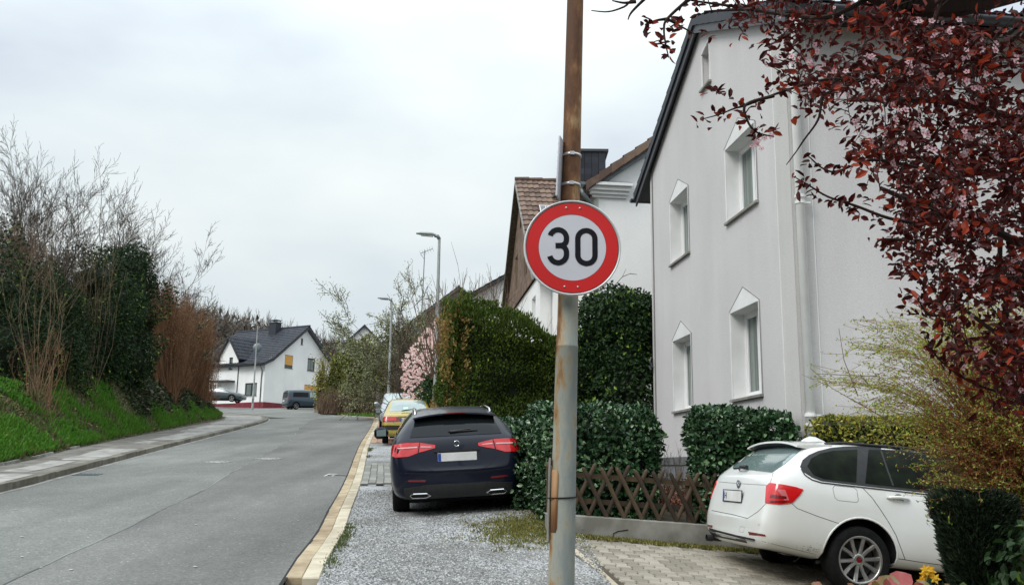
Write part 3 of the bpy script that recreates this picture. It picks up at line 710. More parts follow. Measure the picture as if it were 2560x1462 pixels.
def tile_mesh(nm, w, l, mat, wave=.022, th=.014, proud=.035):
    """one pantile: local x across, y up-slope; lower edge proud"""
    xs = [-.5, -.32, -.12, .1, .3, .5]; hs = [.012, -.004, 0, .016, wave, .012]
    V = []; F = []
    for y, lift in ((-.0, proud), (l*1.06, 0)):
        for x, h in zip(xs, hs): V.append((x*w*1.04, y, h+lift))
    for x, h in zip(xs, hs): V.append((x*w*1.04, 0, h+proud-th*1.6))
    for i in range(5): F.append((i, i+1, 6+i+1, 6+i)); F.append((12+i, 12+i+1, i+1, i))
    me = mesh_obj(nm, V, F, mat, local=True); m = me.data; bpy.data.objects.remove(me); return m, V, F
def tile_roof(parent, o, across, up, nx, ny, tw, tl, mat, individual=0, nm='roof_tile', keep=None, joined='tile_field'):
    """lay tiles from o; across/up are unit vectors"""
    o = Vector(o); across = Vector(across).normalized(); up = Vector(up).normalized(); nn = across.cross(up)
    if nn.z < 0: across2 = -across; nn = -nn
    R = Matrix((across, up, across.cross(up))).transposed()
    if R.determinant() < 0: R = Matrix((across, up, -across.cross(up))).transposed()
    flip = across.cross(up).z < 0
    me, V, F = tile_mesh(nm, tw, tl, mat)
    N = across.cross(up); N = N if N.z > 0 else -N
    cells = [(i, j) for j in range(ny) for i in range(nx)]
    if keep: cells = [c for c in cells if keep(*c)]
    mb = MB(); k = 0
    for i, j in cells:
        p = o+across*(tw*(i+.5))+up*(tl*j)+N*.012
        if k < individual:
            Rr = Matrix((across, up, N)).transposed()
            ob = piece(nm, me, parent, p, None)
            ob.rotation_mode = 'QUATERNION'
            if Rr.determinant() < 0: Rr = Matrix((-across, up, N)).transposed()
            ob.rotation_quaternion = Rr.to_quaternion()
        else:
            dz = random.uniform(-.004, .004)
            mb.add([p+across*x+up*y+N*(z+dz) for x, y, z in V], F)
        k += 1
    if mb.n: stuff(mb.build(joined, mat, parent))

# ---------------- big grey rendered house on the right
a_ = rad(6.4); ef = Vector((-math.sin(a_), math.cos(a_), 0)); er = Vector((math.cos(a_), math.sin(a_), 0))
P0 = Vector((3.3, 13.85, 0))
gh = thing('grey_house', 'large grey rendered house with white pointed window surrounds, right of the signpost', 'house', (3.58, 11.4, .9))
wg = Wall(P0, ef, -er)          # gable wall, s from near (-2.5) to far (4.3)
S0, S1, SA = -2.5, 4.32, .9; ZE, ZA = 7.62, 9.15
def opn(a0, a1, z0, z1): return [(a0, z0), (a1, z0), (a1, z1), (a0, z1)]
wins = [(1.86, 2.93, 2.69, 3.95), (-1.25, -.13, 2.69, 3.97), (1.83, 2.93, 5.40, 6.58), (-1.35, -.13, 5.40, 6.55)]
niche = [(.47, 8.0), (.88, 8.0), (.88, 8.62), (.47, 8.72)]
holes = [opn(*q) for q in wins]+[niche]
mb = wall_panel(wg, [(S0, 1.87), (S1, 1.87), (S1, ZE), (SA, ZA), (S0, ZE)], holes, .27)
wall_o = mb.build('gable_wall', m_render, gh)
ws = Wall(P0+ef*S0, er, -ef)    # side wall towards the camera, r from 0
mb = wall_panel(ws, [(0.0, 1.87), (11, 1.87), (11, ZE-.1), (0, ZE-.1)], []); mb.build('side_wall', m_render, gh)
# back walls
mb = MB(); A = P0+ef*S1; B = P0+ef*S1+er*11; C_ = P0+ef*S0+er*11
mb.add([A+Vector((0, 0, .8)), B+Vector((0, 0, .8)), B+Vector((0, 0, ZE)), A+Vector((0, 0, ZE))], [(0, 1, 2, 3)])
mb.add([B+Vector((0, 0, .8)), C_+Vector((0, 0, .8)), C_+Vector((0, 0, ZE)), P0+ef*SA+er*11+Vector((0, 0, ZA)), B+Vector((0, 0, ZE))], [(0, 1, 2, 3, 4)]); mb.build('rear_wall', m_render, gh)
# corner strips with thin white lines
for (w, a, b) in ((wg, S0, -2.06), (wg, 4.17, S1), (ws, .0, .26)):
    mb = MB(); top = ZE-.15
    mb.prism([w.P(a, 1.88, .003), w.P(b, 1.88, .003), w.P(b, top, .003), w.P(a, top, .003)], w.n*.006); mb.build('corner_strip', m_render2, gh)
for (w, a, z1, mt) in ((wg, -2.06, 7.5, m_trim), (ws, .26, 7.3, m_trim), (wg, 4.14, 7.6, m_groove)):
    t_ = .012 if mt is m_trim else .05
    mb = MB(); mb.prism([w.P(a, 1.88, .004), w.P(a+t_, 1.88, .004), w.P(a+t_, z1, .004), w.P(a, z1, .004)], w.n*.012); mb.build('trim_line', mt, gh)
# windows with white pointed surrounds
for i, (a0, a1, z0, z1) in enumerate(wins):
    o = window(wg, a0, a1, z0, z1, gh, depth=.25, frame=.055, mull=1, sillmat=m_concrete)
    mb = MB(); c = (a0+a1)/2; pt = z1+.30; sh = z1+.02
    out_ = [(a0-.035, z0-.01), (a0-.035, sh), (c, pt), (a1+.035, sh), (a1+.035, z0-.01)]
    # surround: two jamb strips, pediment triangle
    for poly in ([(a0-.035, z0), (a0, z0), (a0, z1), (a0-.035, z1)], [(a1, z0), (a1+.035, z0), (a1+.035, z1), (a1, z1)], [(a0-.035, z1+.001), (a1+.035, z1+.001), (a1+.035, sh), (c, pt), (a0-.035, sh)]):
        mb.prism([wg.P(x, z, .002) for x, z in poly], wg.n*.012)
    mb.build('window_surround', m_trim, o)
    mb = MB()      # white reveal lining
    for q in ([(a0+.001, z0), (a0+.001, z1)], [(a1-.001, z0), (a1-.001, z1)], [(a0, z1-.001), (a1, z1-.001)]):
        (x0, y0), (x1, y1) = q; mb.prism([wg.P(x0, y0, .0), wg.P(x1, y1, .0), wg.P(x1, y1, -.25), wg.P(x0, y0, -.25)], Vector((0, 0, -.006)) if y0 == y1 else wg.s*(.006 if x0 < c else -.006))
    mb.build('reveal_lining', m_trim, o)
    mb = MB(); sw_ = []
    for (p, q) in (((a0-.04, sh), (c, pt+.006)), ((c, pt+.006), (a1+.04, sh))):
        mb.tube([wg.P(*p, .014), wg.P(*q, .014)], .006, 4)
    mb.tube([wg.P(a0-.04, z0, .014), wg.P(a0-.04, sh, .014)], .005, 4); mb.build('surround_edge', m_groove, o)
    mb = MB(); mb.add([wg.P(a0, z0, -.34), wg.P(a1, z0, -.34), wg.P(a1, z1, -.34), wg.P(a0, z1, -.34)], [(0, 1, 2, 3)]); mb.build('net_curtain', m_curtain, o)
mb = MB(); mb.add([wg.P(.4, 7.9, -.16), wg.P(.95, 7.9, -.16), wg.P(.95, 8.8, -.16), wg.P(.4, 8.8, -.16)], [(0, 1, 2, 3)])
ni = mb.build('attic_window', m_render2, gh)
mb = MB()
for (p, q) in ((niche[0], niche[1]), (niche[1], niche[2]), (niche[2], niche[3]), (niche[3], niche[0])): mb.tube([wg.P(*p, .004), wg.P(*q, .004)], .018, 4)
mb.build('surround', m_trim, ni)
mb = MB(); mb.box((0, 0, 0), (.001, .001, .001)) if False else None; mb.prism([wg.P(.42, 7.95, -.1), wg.P(.42, 7.985, -.1), wg.P(.42, 7.975, .06), wg.P(.42, 7.94, .06)], wg.s*.5); mb.build('sill', m_concrete, ni)
# plinth of dressed stones
for w, L0, L1 in ((wg, S0, S1), (ws, 0, 7)):
    a = L0; 
    while a < L1-.05:
        for r_, (zb, zt) in enumerate(((.75, 1.12), (1.13, 1.48), (1.49, 1.72))):
            l = .62 if r_ != 2 else .62
            b = min(a+.62, L1)
            mb = MB(); o_ = random.uniform(.0, .012)
            mb.prism([w.P(a+.008+(.0), zb, .0), w.P(b-.008, zb, .0), w.P(b-.008, zt, .0), w.P(a+.008, zt, .0)], w.n*(.03+o_)); mb.build('plinth_stone', m_plinth, gh)
        a += .62
    mb = MB(); mb.prism([w.P(L0, 1.73, .0), w.P(L1, 1.73, .0), w.P(L1, 1.866, .0), w.P(L0, 1.866, .0)], w.n*.06); mb.build('plinth_cap', m_plinth, gh)
# roof
rs_l = (ZA-7.5)/(4.95-SA)
mb = MB(); ov = .32
def RP(s, r, z): return P0+ef*s+er*r+Vector((0, 0, z))
def rz_s(s): return ZA+.14-(abs(s-SA))*((ZA-ZE)/(S1-SA) if s > SA else (ZA-7.62)/(SA-S0))
slab(mb, [RP(SA, -.12, ZA+.16), RP(SA, 11.2, ZA+.16), RP(S0-.42, 11.2, rz_s(S0-.42)), RP(S0-.42, -.12, rz_s(S0-.42))], .12)
slab(mb, [RP(SA, -.12, ZA+.16), RP(SA, 11.2, ZA+.16), RP(S1+.85, 11.2, rz_s(S1+.85)), RP(S1+.85, -.12, rz_s(S1+.85))], .12)
roof = mb.build('roof', m_slate_trim, gh)
up = (RP(SA, 0, ZA+.16)-RP(S0-.42, 0, rz_s(S0-.42))); tile_roof(roof, RP(S0-.42, -.14, rz_s(S0-.42)+.01), er, up, 30, 11, .3, up.length/11, m_slate, 0, joined='roof_tiles')
up = (RP(SA, 0, ZA+.16)-RP(S1+.85, 0, rz_s(S1+.85))); tile_roof(roof, RP(S1+.85, -.14, rz_s(S1+.85)+.01), er, up, 8, 13, .3, up.length/13, m_slate, 0, joined='roof_tiles')
mb = MB()  # stepped verge tiles
for sgn, s_end in ((-1, S0-.42), (1, S1+.85)):
    n = 12
    for k in range(n):
        sa, sb = lerp(SA, s_end, k/n), lerp(SA, s_end, (k+1)/n)
        za, zb = rz_s(sa)+.03, rz_s(sb)+.06
        mb.prism([RP(sa, -.15, za-.15), RP(sb, -.15, zb-.17), RP(sb, -.15, zb), RP(sa, -.15, za)], er*.05)
mb.build('verge_tiles', m_slate, roof)
# white dentil-like underside strip near right verge, dark bargeboard, gutter
mb = MB()
for s_end in (S0-.3, S1+.8):
    mb.prism([RP(SA, -.115, ZA-.12), RP(s_end, -.115, rz_s(s_end)-.26), RP(s_end, -.115, rz_s(s_end)-.02), RP(SA, -.115, ZA+.1)], er*.03)
mb.build('bargeboard', m_slate_trim, roof)
def half_gutter(p0, p1, r, parent, mat, name='gutter'):
    mb = MB(); d = (Vector(p1)-Vector(p0)).normalized(); s = d.cross(Vector((0, 0, 1))).normalized(); V = []; n = 9
    for p in (p0, p1):
        for k in range(n): a = PI+PI*k/(n-1); V.append(Vector(p)+s*math.cos(a)*r+Vector((0, 0, math.sin(a)*r)))
        for k in range(n): a = 2*PI-PI*k/(n-1); V.append(Vector(p)+s*math.cos(a)*(r-.008)+Vector((0, 0, math.sin(a)*(r-.008))))
    m2 = 2*n; F = [(k, (k+1) % m2, m2+(k+1) % m2, m2+k) for k in range(m2)]
    F += [tuple(range(m2))]; F += [tuple(range(2*m2-1, m2-1, -1))]
    mb.add(V, F[:-2]); 
    mb.add([V[k] for k in range(n)], [tuple(range(n))]); mb.add([V[m2+k] for k in range(n)], [tuple(range(n))])
    return mb.build(name, mat, parent, True)
g1 = half_gutter(RP(S0-.50, .15, rz_s(S0-.42)-.06), RP(S0-.50, 11, rz_s(S0-.42)-.06), .075, gh, m_slate_trim)
half_gutter(RP(S1+.92, -.2, rz_s(S1+.85)-.05), RP(S1+.92, 8, rz_s(S1+.85)-.05), .075, gh, m_slate_trim)
# soffit
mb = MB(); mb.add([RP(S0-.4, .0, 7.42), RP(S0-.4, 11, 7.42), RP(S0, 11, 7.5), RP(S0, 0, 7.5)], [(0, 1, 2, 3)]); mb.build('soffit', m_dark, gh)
# white downpipe on the corner
px, pr = P0+ef*(S0-.10)+er*.06, .055
mb = MB(); mb.tube([(px.x, px.y, .8), (px.x, px.y, 7.05), tuple(px-ef*.12+Vector((0, 0, 7.25))), tuple(px-ef*.3+Vector((0, 0, 7.42)))], pr, 16); dp = mb.build('downpipe', m_trim, gh, True)
for z in (2.2, 2.32, 5.0, 5.08):
    mb = MB(); mb.lathe([(pr, -.02), (pr+.012, -.018), (pr+.012, .018), (pr, .02)], (px.x, px.y, z), seg=16); mb.box((px.x+.06, px.y, z), (.14, .03, .02)); mb.build('pipe_collar', m_trim, dp, False)
# little wall hook
mb = MB(); hp = wg.P(4.26, 3.62, .04); mb.tube([hp, hp+Vector((-.05, 0, .12)), hp+Vector((-.02, .02, .2))], .02, 6); mb.tube([hp+Vector((-.03, -.02, -.05)), hp+Vector((-.07, 0, .03))], .02, 6); mb.build('wall_hook', m_slate_trim, gh)

# ---------------- white neighbour house with moulded cornice
H2Y = 21.0
wh = thing('white_house', 'white house with moulded cornice and brown tiled verge, between the signpost and the grey house', 'house', (2.0, H2Y, 1.5))
w2 = Wall((2.03, H2Y, 0), er, -ef)
hw = 4.2; ze2 = 8.45; za2 = ze2+hw*.735
mb = wall_panel(w2, [(0, 1.2), (2*hw, 1.2), (2*hw, ze2-.1), (hw, za2-.1), (0, ze2-.1)], []); mb.build('gable_wall', m_whitewall, wh)
w2s = Wall((2.03, H2Y, 0), ef, -er)
mb = wall_panel(w2s, [(0, 1.2), (7, 1.2), (7, ze2-.1), (0, ze2-.1)], [opn(1.2, 2.1, 3.2, 4.5), opn(1.2, 2.1, 5.8, 7.0), opn(4.0, 5.0, 3.2, 4.5)], .2); mb.build('street_wall', m_whitewall, wh)
for q in ((1.2, 2.1, 3.2, 4.5), (1.2, 2.1, 5.8, 7.0), (4.0, 5.0, 3.2, 4.5)): window(w2s, *q, wh, depth=.2)
mb = MB()
def R2(r, f, z): return Vector((2.03, H2Y, 0))+er*r+ef*f+Vector((0, 0, z))
slab(mb, [R2(-.35, -.25, ze2-.25), R2(-.35, 7.4, ze2-.25), R2(hw, 7.4, za2+.02), R2(hw, -.25, za2+.02)], .14)
slab(mb, [R2(2*hw+.35, -.25, ze2-.25), R2(2*hw+.35, 7.4, ze2-.25), R2(hw, 7.4, za2+.02), R2(hw, -.25, za2+.02)], .14)
rf = mb.build('roof', m_browntile, wh)
upv = R2(hw, 0, za2+.02)-R2(-.35, 0, ze2-.25)
tile_roof(rf, R2(-.35, -.25, ze2-.24), ef, upv, 25, 15, .3, upv.length/15, m_browntile, 0, joined='roof_tiles')
n = 15
for k in range(n):   # verge tiles seen side on
    t0, t1 = k/n, (k+1)/n; a = R2(-.35, -.28, ze2-.24)+(R2(hw, -.28, za2+.03)-R2(-.35, -.28, ze2-.24))*t0; b = R2(-.35, -.28, ze2-.24)+(R2(hw, -.28, za2+.03)-R2(-.35, -.28, ze2-.24))*t1
    mb = MB(); mb.prism([a+Vector((0, 0, -.17)), b+Vector((0, 0, -.15)), b+Vector((0, 0, .02)), a+Vector((0, 0, .06))], ef*.05); o = mb.build('verge_tile', m_browntile, rf)
mb = MB(); mb.prism([R2(-.05, -.12, ze2-.28), R2(hw, -.12, za2-.30), R2(hw, -.12, za2-.13), R2(-.2, -.12, ze2-.28)], ef*.12); mb.build('verge_board', m_zinc, wh)
for k, (pr_, z0, z1) in enumerate(((.06, 7.95, 8.02), (.12, 8.02, 8.10), (.18, 8.10, 8.2), (.25, 8.2, 8.27))):
    mb = MB(); mb.prism([w2.P(-.1-pr_, z0, .0), w2.P(.62+pr_*.6, z0, .0), w2.P(.62+pr_*.6, z1, .0), w2.P(-.1-pr_, z1, .0)], w2.n*pr_); mb.build('cornice_moulding', m_trim, wh)
mb = MB(); mb.prism([R2(-.1, -.1, 8.26), R2(.8, -.1, 8.26), R2(.8, -.1, 8.33), R2(-.1, -.1, 8.33)], ef*.2); mb.build('cornice_capping', m_zinc, wh)
half_gutter(R2(-.42, -.25, ze2-.2), R2(-.42, 7.3, ze2-.2), .08, wh, m_zinc)
mb = MB(); mb.tube([R2(-.42, -.1, 8.12), R2(-.40, -.1, 8.0), R2(-.22, -.05, 7.82), R2(-.08, 0, 7.6), R2(-.08, -.06, 1.5)], .05, 10); mb.build('downpipe', m_zinc, wh, True)
# slate clad chimney
mb = MB(); cc = R2(.35, 3.2, 9.0); mb.box(cc, (.95, .7, 2.2)); ch = mb.build('chimney', m_slate, wh)
for fz in range(8):
    for k in range(5):
        mb = MB(); mb.box((cc.x-.38+k*.19, cc.y-.37, 8.9+fz*.16), (.18, .02, .17), Matrix.Rotation(.1, 3, 'X')); mb.build('slate', m_slate, ch)
mb = MB(); mb.box((cc.x, cc.y, 10.13), (1.1, .85, .07)); mb.box((cc.x+.2, cc.y, 10.2), (.25, .25, .12)); mb.build('chimney_cap', m_slate_trim, ch)

# ---------------- brown tiled house with shingled gable
bh = thing('brown_roofed_house', 'white house with brown shingled gable, brown tiled roof and solar panels, behind the tall hedge', 'house', (.85, 28, 2.1))
P3 = Vector((.87, 28, 0)); w3 = Wall(P3, ef, -er)   # gable to the street, s from 0 to 9
SP, ZR, ZEv = 4.46, 12.0, 7.85
far3 = 9.0
zs3 = lambda s: ZR-abs(s-SP)*(ZR-ZEv)/SP
lowz = lambda s: 7.4+ (0)*s
mb = wall_panel(w3, [(0, 2), (far3, 2), (far3, 7.6), (0, 7.6)], [opn(1.0, 1.9, 3.6, 4.9), opn(5.3, 6.3, 3.6, 4.9), opn(1.0, 1.9, 6.0, 7.1)], .2); mb.build('street_wall', m_whitewall, bh)
for q in ((1.0, 1.9, 3.6, 4.9), (5.3, 6.3, 3.6, 4.9), (1.0, 1.9, 6.0, 7.1)): window(w3, *q, bh, depth=.2)
mb = wall_panel(w3, [(0, 7.6), (far3, 7.6), (far3, 7.7), (SP, ZR-.1), (0, ZEv-.1)], [opn(5.2, 6.0, 8.0, 9.4), opn(2.4, 3.2, 8.0, 9.3), opn(4.2, 4.8, 10.1, 10.9)], .15, d=.06)
gb = mb.build('shingled_gable', m_shingle, bh)
mbq = MB(); z = 7.6; cnt = 0
while z < ZR-.2:      # shingles, joined: each only a few pixels wide
    s = 0
    while s < far3:
        if z < zs3(s+.15)-.25 and not (5.15 < s+.1 < 6.05 and 7.9 < z < 9.4) and not (2.35 < s+.1 < 3.25 and 7.9 < z < 9.3) and not (4.15 < s+.1 < 4.85 and 10.0 < z < 10.9):
            mbq.prism([w3.P(s+.01, z, .065), w3.P(s+.27, z, .065), w3.P(s+.27, z+.27, .062), w3.P(s+.01, z+.27, .062)], w3.n*.02)
        s += .28
    z += .26
stuff(mbq.build('gable_shingles', m_shingle, gb))
for q in ((5.2, 6.0, 8.0, 9.4), (2.4, 3.2, 8.0, 9.3), (4.2, 4.8, 10.1, 10.9)): window(w3, *q, bh, depth=.15, mats=m_bark)
w3f = Wall(P3, er, -ef)
mb = wall_panel(w3f, [(0, 2), (9, 2), (9, ZEv-.1), (0, ZEv-.1)], [opn(.9, 1.9, 5.2, 6.4)], .2); mb.build('front_wall', m_whitewall, bh); window(w3f, .9, 1.9, 5.2, 6.4, bh, depth=.2)
def R3(s, r, z): return P3+ef*s+er*r+Vector((0, 0, z))
mb = MB()
slab(mb, [R3(SP, -.3, ZR), R3(SP, 9, ZR), R3(-.45, 9, zs3(-.45)), R3(-.45, -.3, zs3(-.45))], .15)
slab(mb, [R3(SP, -.3, ZR), R3(SP, 9, ZR), R3(9.4, 9, zs3(9.4)), R3(9.4, -.3, zs3(9.4))], .15)
rf3 = mb.build('roof', m_bark, bh)
upv = R3(SP, 0, ZR)-R3(-.45, 0, zs3(-.45)); nrow = 19
tile_roof(rf3, R3(-.45, -.3, zs3(-.45)+.01), er, upv, 46, nrow, .2, upv.length/nrow, m_browntile, 280, keep=lambda i, j: True if (i < 15 and j > 0) else False)
tile_roof(rf3, R3(-.45, -.3, zs3(-.45)+.01), er, upv, 46, nrow, .2, upv.length/nrow, m_browntile, 0, keep=lambda i, j: not (i < 15 and j > 0), joined='tile_field')
mb = MB()
for k in range(18): mb.tube([R3(SP, -.32+k*.5, ZR+.03), R3(SP, .2+k*.5, ZR+.05)], [.09, .1], 8)
mb.build('ridge_tiles', m_browntile, rf3)
mb = MB()
for k in range(nrow):
    a = R3(-.45, -.33, zs3(-.45))+upv*(k/nrow); b = R3(-.45, -.33, zs3(-.45))+upv*((k+1)/nrow)
    mb.prism([a+Vector((0, 0, -.14)), b+Vector((0, 0, -.16)), b, a+Vector((0, 0, .04))], er*.06)
mb.build('white_verge', m_slab, rf3)
mb = MB(); mb.prism([R3(SP, -.32, ZR-.2), R3(9.4, -.32, zs3(9.4)-.2), R3(9.4, -.32, zs3(9.4)+.04), R3(SP, -.32, ZR+.04)], er*.1); mb.build('dark_verge', m_bark, rf3)
# solar panels on the front slope
un = upv.normalized(); nn_ = er.cross(un); nn_ = nn_ if nn_.z > 0 else -nn_
for k in range(2):
    for j in range(2):
        p = R3(-.45, 0, zs3(-.45)) + un*(3.55-j*1.1+.0) + er*(.35+k*1.68) + nn_*.1
        mb = MB(); mb.prism([p, p+er*1.62, p+er*1.62+un*1.02, p+un*1.02], nn_*-.035); pn = mb.build('solar_panel', m_alu, rf3)
        mb = MB()
        for i in range(8):
            for l in range(4):
                q = p+er*(.03+i*.197)+un*(.03+l*.243)+nn_*.003; mb.prism([q, q+er*.18, q+er*.18+un*.225, q+un*.225], nn_*-.003)
        mb.build('solar_cells', m_solar, pn)
mb = MB(); q = R3(-.45, 1.05, zs3(-.45))+un*5.1; mb.lathe([(.09, -.1), (.09, .15), (.14, .16), (.12, .24), (0, .27)], q, seg=10); mb.build('roof_vent', m_bark, rf3)
mb = MB(); q = P3+er*.55-ef*.08; mb.tube([(q.x, q.y, 2.4), (q.x, q.y, 6.9), (q.x+.1, q.y-.2, 7.3)], .05, 8); mb.build('downpipe', m_zinc, bh, True)

# ---------------- small white house further up the right side
def simple_house(name, label, o, yaw, wx, ly, zg, ze, zr, wallmat, roofmat, wins=(), ridge='y', tiles=(.3, .35), chimney=None, tiled=True, ovh=.3, verge=None, blinds=()):
    """gable faces local -y; width along local x, length along local y"""
    t = thing(name, label, 'house', (o[0], o[1], zg)); X = Vector((math.cos(yaw), math.sin(yaw), 0)); Y = Vector((-math.sin(yaw), math.cos(yaw), 0)); O = Vector((o[0], o[1], 0))
    Wf = Wall(O, X, -Y); Wl = Wall(O, Y, -X)
    front = [q for q in wins if q[0] == 'f']; left = [q for q in wins if q[0] == 'l']
    wall_panel(Wf, [(0, zg-.5), (wx, zg-.5), (wx, ze), (wx/2, zr-.08), (0, ze)], [opn(*q[1:5]) for q in front], .18).build('gable_wall', wallmat, t)
    wall_panel(Wl, [(0, zg-.5), (ly, zg-.5), (ly, ze), (0, ze)], [opn(*q[1:5]) for q in left], .18).build('side_wall', wallmat, t)
    mb = MB(); mb.add([O+X*wx+Vector((0, 0, zg-.5)), O+X*wx+Y*ly+Vector((0, 0, zg-.5)), O+X*wx+Y*ly+Vector((0, 0, ze)), O+X*wx+Vector((0, 0, ze))], [(0, 1, 2, 3)])
    mb.add([O+Y*ly+Vector((0, 0, zg-.5)), O+X*wx+Y*ly+Vector((0, 0, zg-.5)), O+X*wx+Y*ly+Vector((0, 0, ze)), O+X*wx/2+Y*ly+Vector((0, 0, zr-.08)), O+Y*ly+Vector((0, 0, ze))], [(0, 1, 2, 3, 4)]); mb.build('rear_wall', wallmat, t)
    for q in front: window(Wf, *q[1:5], t, depth=.18, mats=q[5] if len(q) > 5 else None)
    for q in left: window(Wl, *q[1:5], t, depth=.18, mats=q[5] if len(q) > 5 else None)
    sl = (zr-ze)/(wx/2); mb = MB()
    def RR_(x, y, z): return O+X*x+Y*y+Vector((0, 0, z))
    for sg in (-1, 1):
        xe = wx/2+sg*(wx/2+ovh); zz = zr-(wx/2+ovh)*sl+.05
        slab(mb, [RR_(wx/2, -ovh, zr+.06), RR_(wx/2, ly+ovh, zr+.06), RR_(xe, ly+ovh, zz), RR_(xe, -ovh, zz)], .14)
    r = mb.build('roof', verge or roofmat, t)
    if tiled:
        for sg in (-1, 1):
            xe = wx/2+sg*(wx/2+ovh); zz = zr-(wx/2+ovh)*sl+.06
            u = RR_(wx/2, -ovh, zr+.07)-RR_(xe, -ovh, zz); n = int(u.length/tiles[1])
            tile_roof(r, RR_(xe, -ovh, zz), Y, u, int((ly+2*ovh)/tiles[0]), n, tiles[0], u.length/n, roofmat, 0, joined='roof_tiles')
        mb = MB(); mb.tube([RR_(wx/2, -ovh, zr+.1), RR_(wx/2, ly+ovh, zr+.1)], .09, 6); mb.build('ridge', roofmat, r)
    return t, Wf, Wl, r, RR_
simple_house('white_house', 'white house with dark roof edge peeking out left of the brown shingled gable', (-1.9, 41.5), a_, 7.5, 8, 3.2, 9.35, 11.6, m_whitewall, m_slate, wins=(('f', 1, 2, 6.5, 7.8),))
# old grey house behind the magnolia
t5, Wf5, Wl5, r5, RR5 = simple_house('old_grey_house', 'old weathered grey house with dark slate gable behind the pink magnolia', (-8.75, 60), a_, 10.4, 12, 4.7, 9.3, 13.4, m_greyhouse, m_oldslate, wins=(('f', 6.3, 7.2, 9.6, 10.9, m_bark), ('f', 2.2, 3.1, 5.8, 7.2, m_bark), ('f', 7.2, 8.2, 6.0, 7.4, m_bark)))
mb = MB(); z = 8.3
while z < 12.9:
    s = 0
    while s < 6.1:
        zt = 9.3+(13.4-9.3)*(min(s, 10.8-s)/5.4)
        if z < zt-.35 and not (6.2 < s+.2 < 7.3 and 9.4 < z < 11): mb.prism([Wf5.P(s+.01, z, .01), Wf5.P(s+.37, z, .01), Wf5.P(s+.37, z+.31, .008), Wf5.P(s+.01, z+.31, .008)], Wf5.n*.05)
        s += .38
    z += .30
stuff(mb.build('gable_slates', m_oldslate, t5))
simple_house('small_white_house', 'small white gabled house far behind the bare budding tree', (-16.2, 86), .1, 4.6, 9, 6.7, 12.4, 14.7, m_whitewall, m_slate, tiled=False)
simple_house('red_roofed_house', 'house with red tiled roof and grey panels, left of the far white house', (-44, 96), rad(50), 10, 12, 7.5, 12.4, 15.6, m_whitewall, m_redtile, wins=(('f', 2, 3, 8.7, 10),))
simple_house('dark_roofed_house', 'house with plain dark roof just right behind the far white house', (-19.5, 108), rad(35), 9, 10, 8, 12.2, 15.2, m_whitewall, m_slate)

# ---------------- far white house with orange blinds at the bend
fh = thing('far_white_house', 'white house with orange blinds and red plinth at the bend of the road', 'house', (-24.2, 90.3, 7.0))
FO = Vector((-24.2, 90.3, 0)); FV = Vector((.51, .86, 0)).normalized(); FU = Vector((-.86, .51, 0)).normalized()
Wg = Wall(FO, FV, -FU*-1 if False else Vector((FV.y, -FV.x, 0)))   # gable wall
Wl = Wall(FO, FU, Vector((-FU.y, FU.x, 0)) if Vector((-FU.y, FU.x, 0)).y < 0 else Vector((FU.y, -FU.x, 0)))
zg = 6.7; ze = 11.55; zr = 15.75; HW = 5.5
def fhit(x, y, wl):
    d = ray(x, y); P = wl.o; t = (Vector((P.x, P.y, 0))-CAMP).dot(wl.n)/d.dot(wl.n); h = CAMP+d*t; return (h-Vector((P.x, P.y, 0))).dot(wl.s), h.z
def rect_px(wl, x0, y0, x1, y1):
    a, b = fhit(x0, y1, wl), fhit(x1, y0, wl); return min(a[0], b[0]), max(a[0], b[0]), min(a[1], b[1]), max(a[1], b[1])
gw = [rect_px(Wg, 711, 889, 733, 919), rect_px(Wg, 768, 897, 788, 926), rect_px(Wg, 759, 965, 798, 1001), rect_px(Wg, 752, 846, 758, 861)]
lw = [rect_px(Wl, 574, 893, 585, 924), rect_px(Wl, 611, 956, 643, 990), rect_px(Wl, 572, 959, 583, 986)]
wall_panel(Wg, [(0, zg+.9), (11, zg+.9), (11, ze-.3), (HW, zr-.1), (0, ze)], [opn(*q) for q in gw], .15).build('gable_wall', m_whitewall, fh)
wall_panel(Wl, [(0, zg+.9), (10, zg+.9), (10, ze), (0, ze)], [opn(*q) for q in lw[1:]], .15).build('front_wall', m_whitewall, fh)
for w, L_ in ((Wg, 11), (Wl, 10)):
    mb = MB(); mb.prism([w.P(0, zg-1, .02), w.P(L_, zg-1, .02), w.P(L_, zg+.95, .02), w.P(0, zg+.95, .02)], w.n*.04); mb.build('red_plinth', m_redband, fh)
for i, q in enumerate(gw+lw):
    w = Wg if i < 4 else Wl
    if i == 4: continue
    o = window(w, *q, fh, depth=.12, frame=.07, mats=m_slate_trim if i in (1, 2, 3, 5, 6) else m_slate_trim, mull=1 if i in (2, 5) else 0)
    if i in (0, 2):
        a0, a1, z0, z1 = q; mb = MB(); zb = lerp(z0, z1, .25 if i == 0 else .28)
        mb.prism([w.P(a0+.05, zb, -.02), w.P(a1-.05, zb, -.02), w.P(a1-.05, z1-.05, -.02), w.P(a0+.05, z1-.05, -.02)], w.n*-.02); mb.build('orange_blind', m_blind, o)
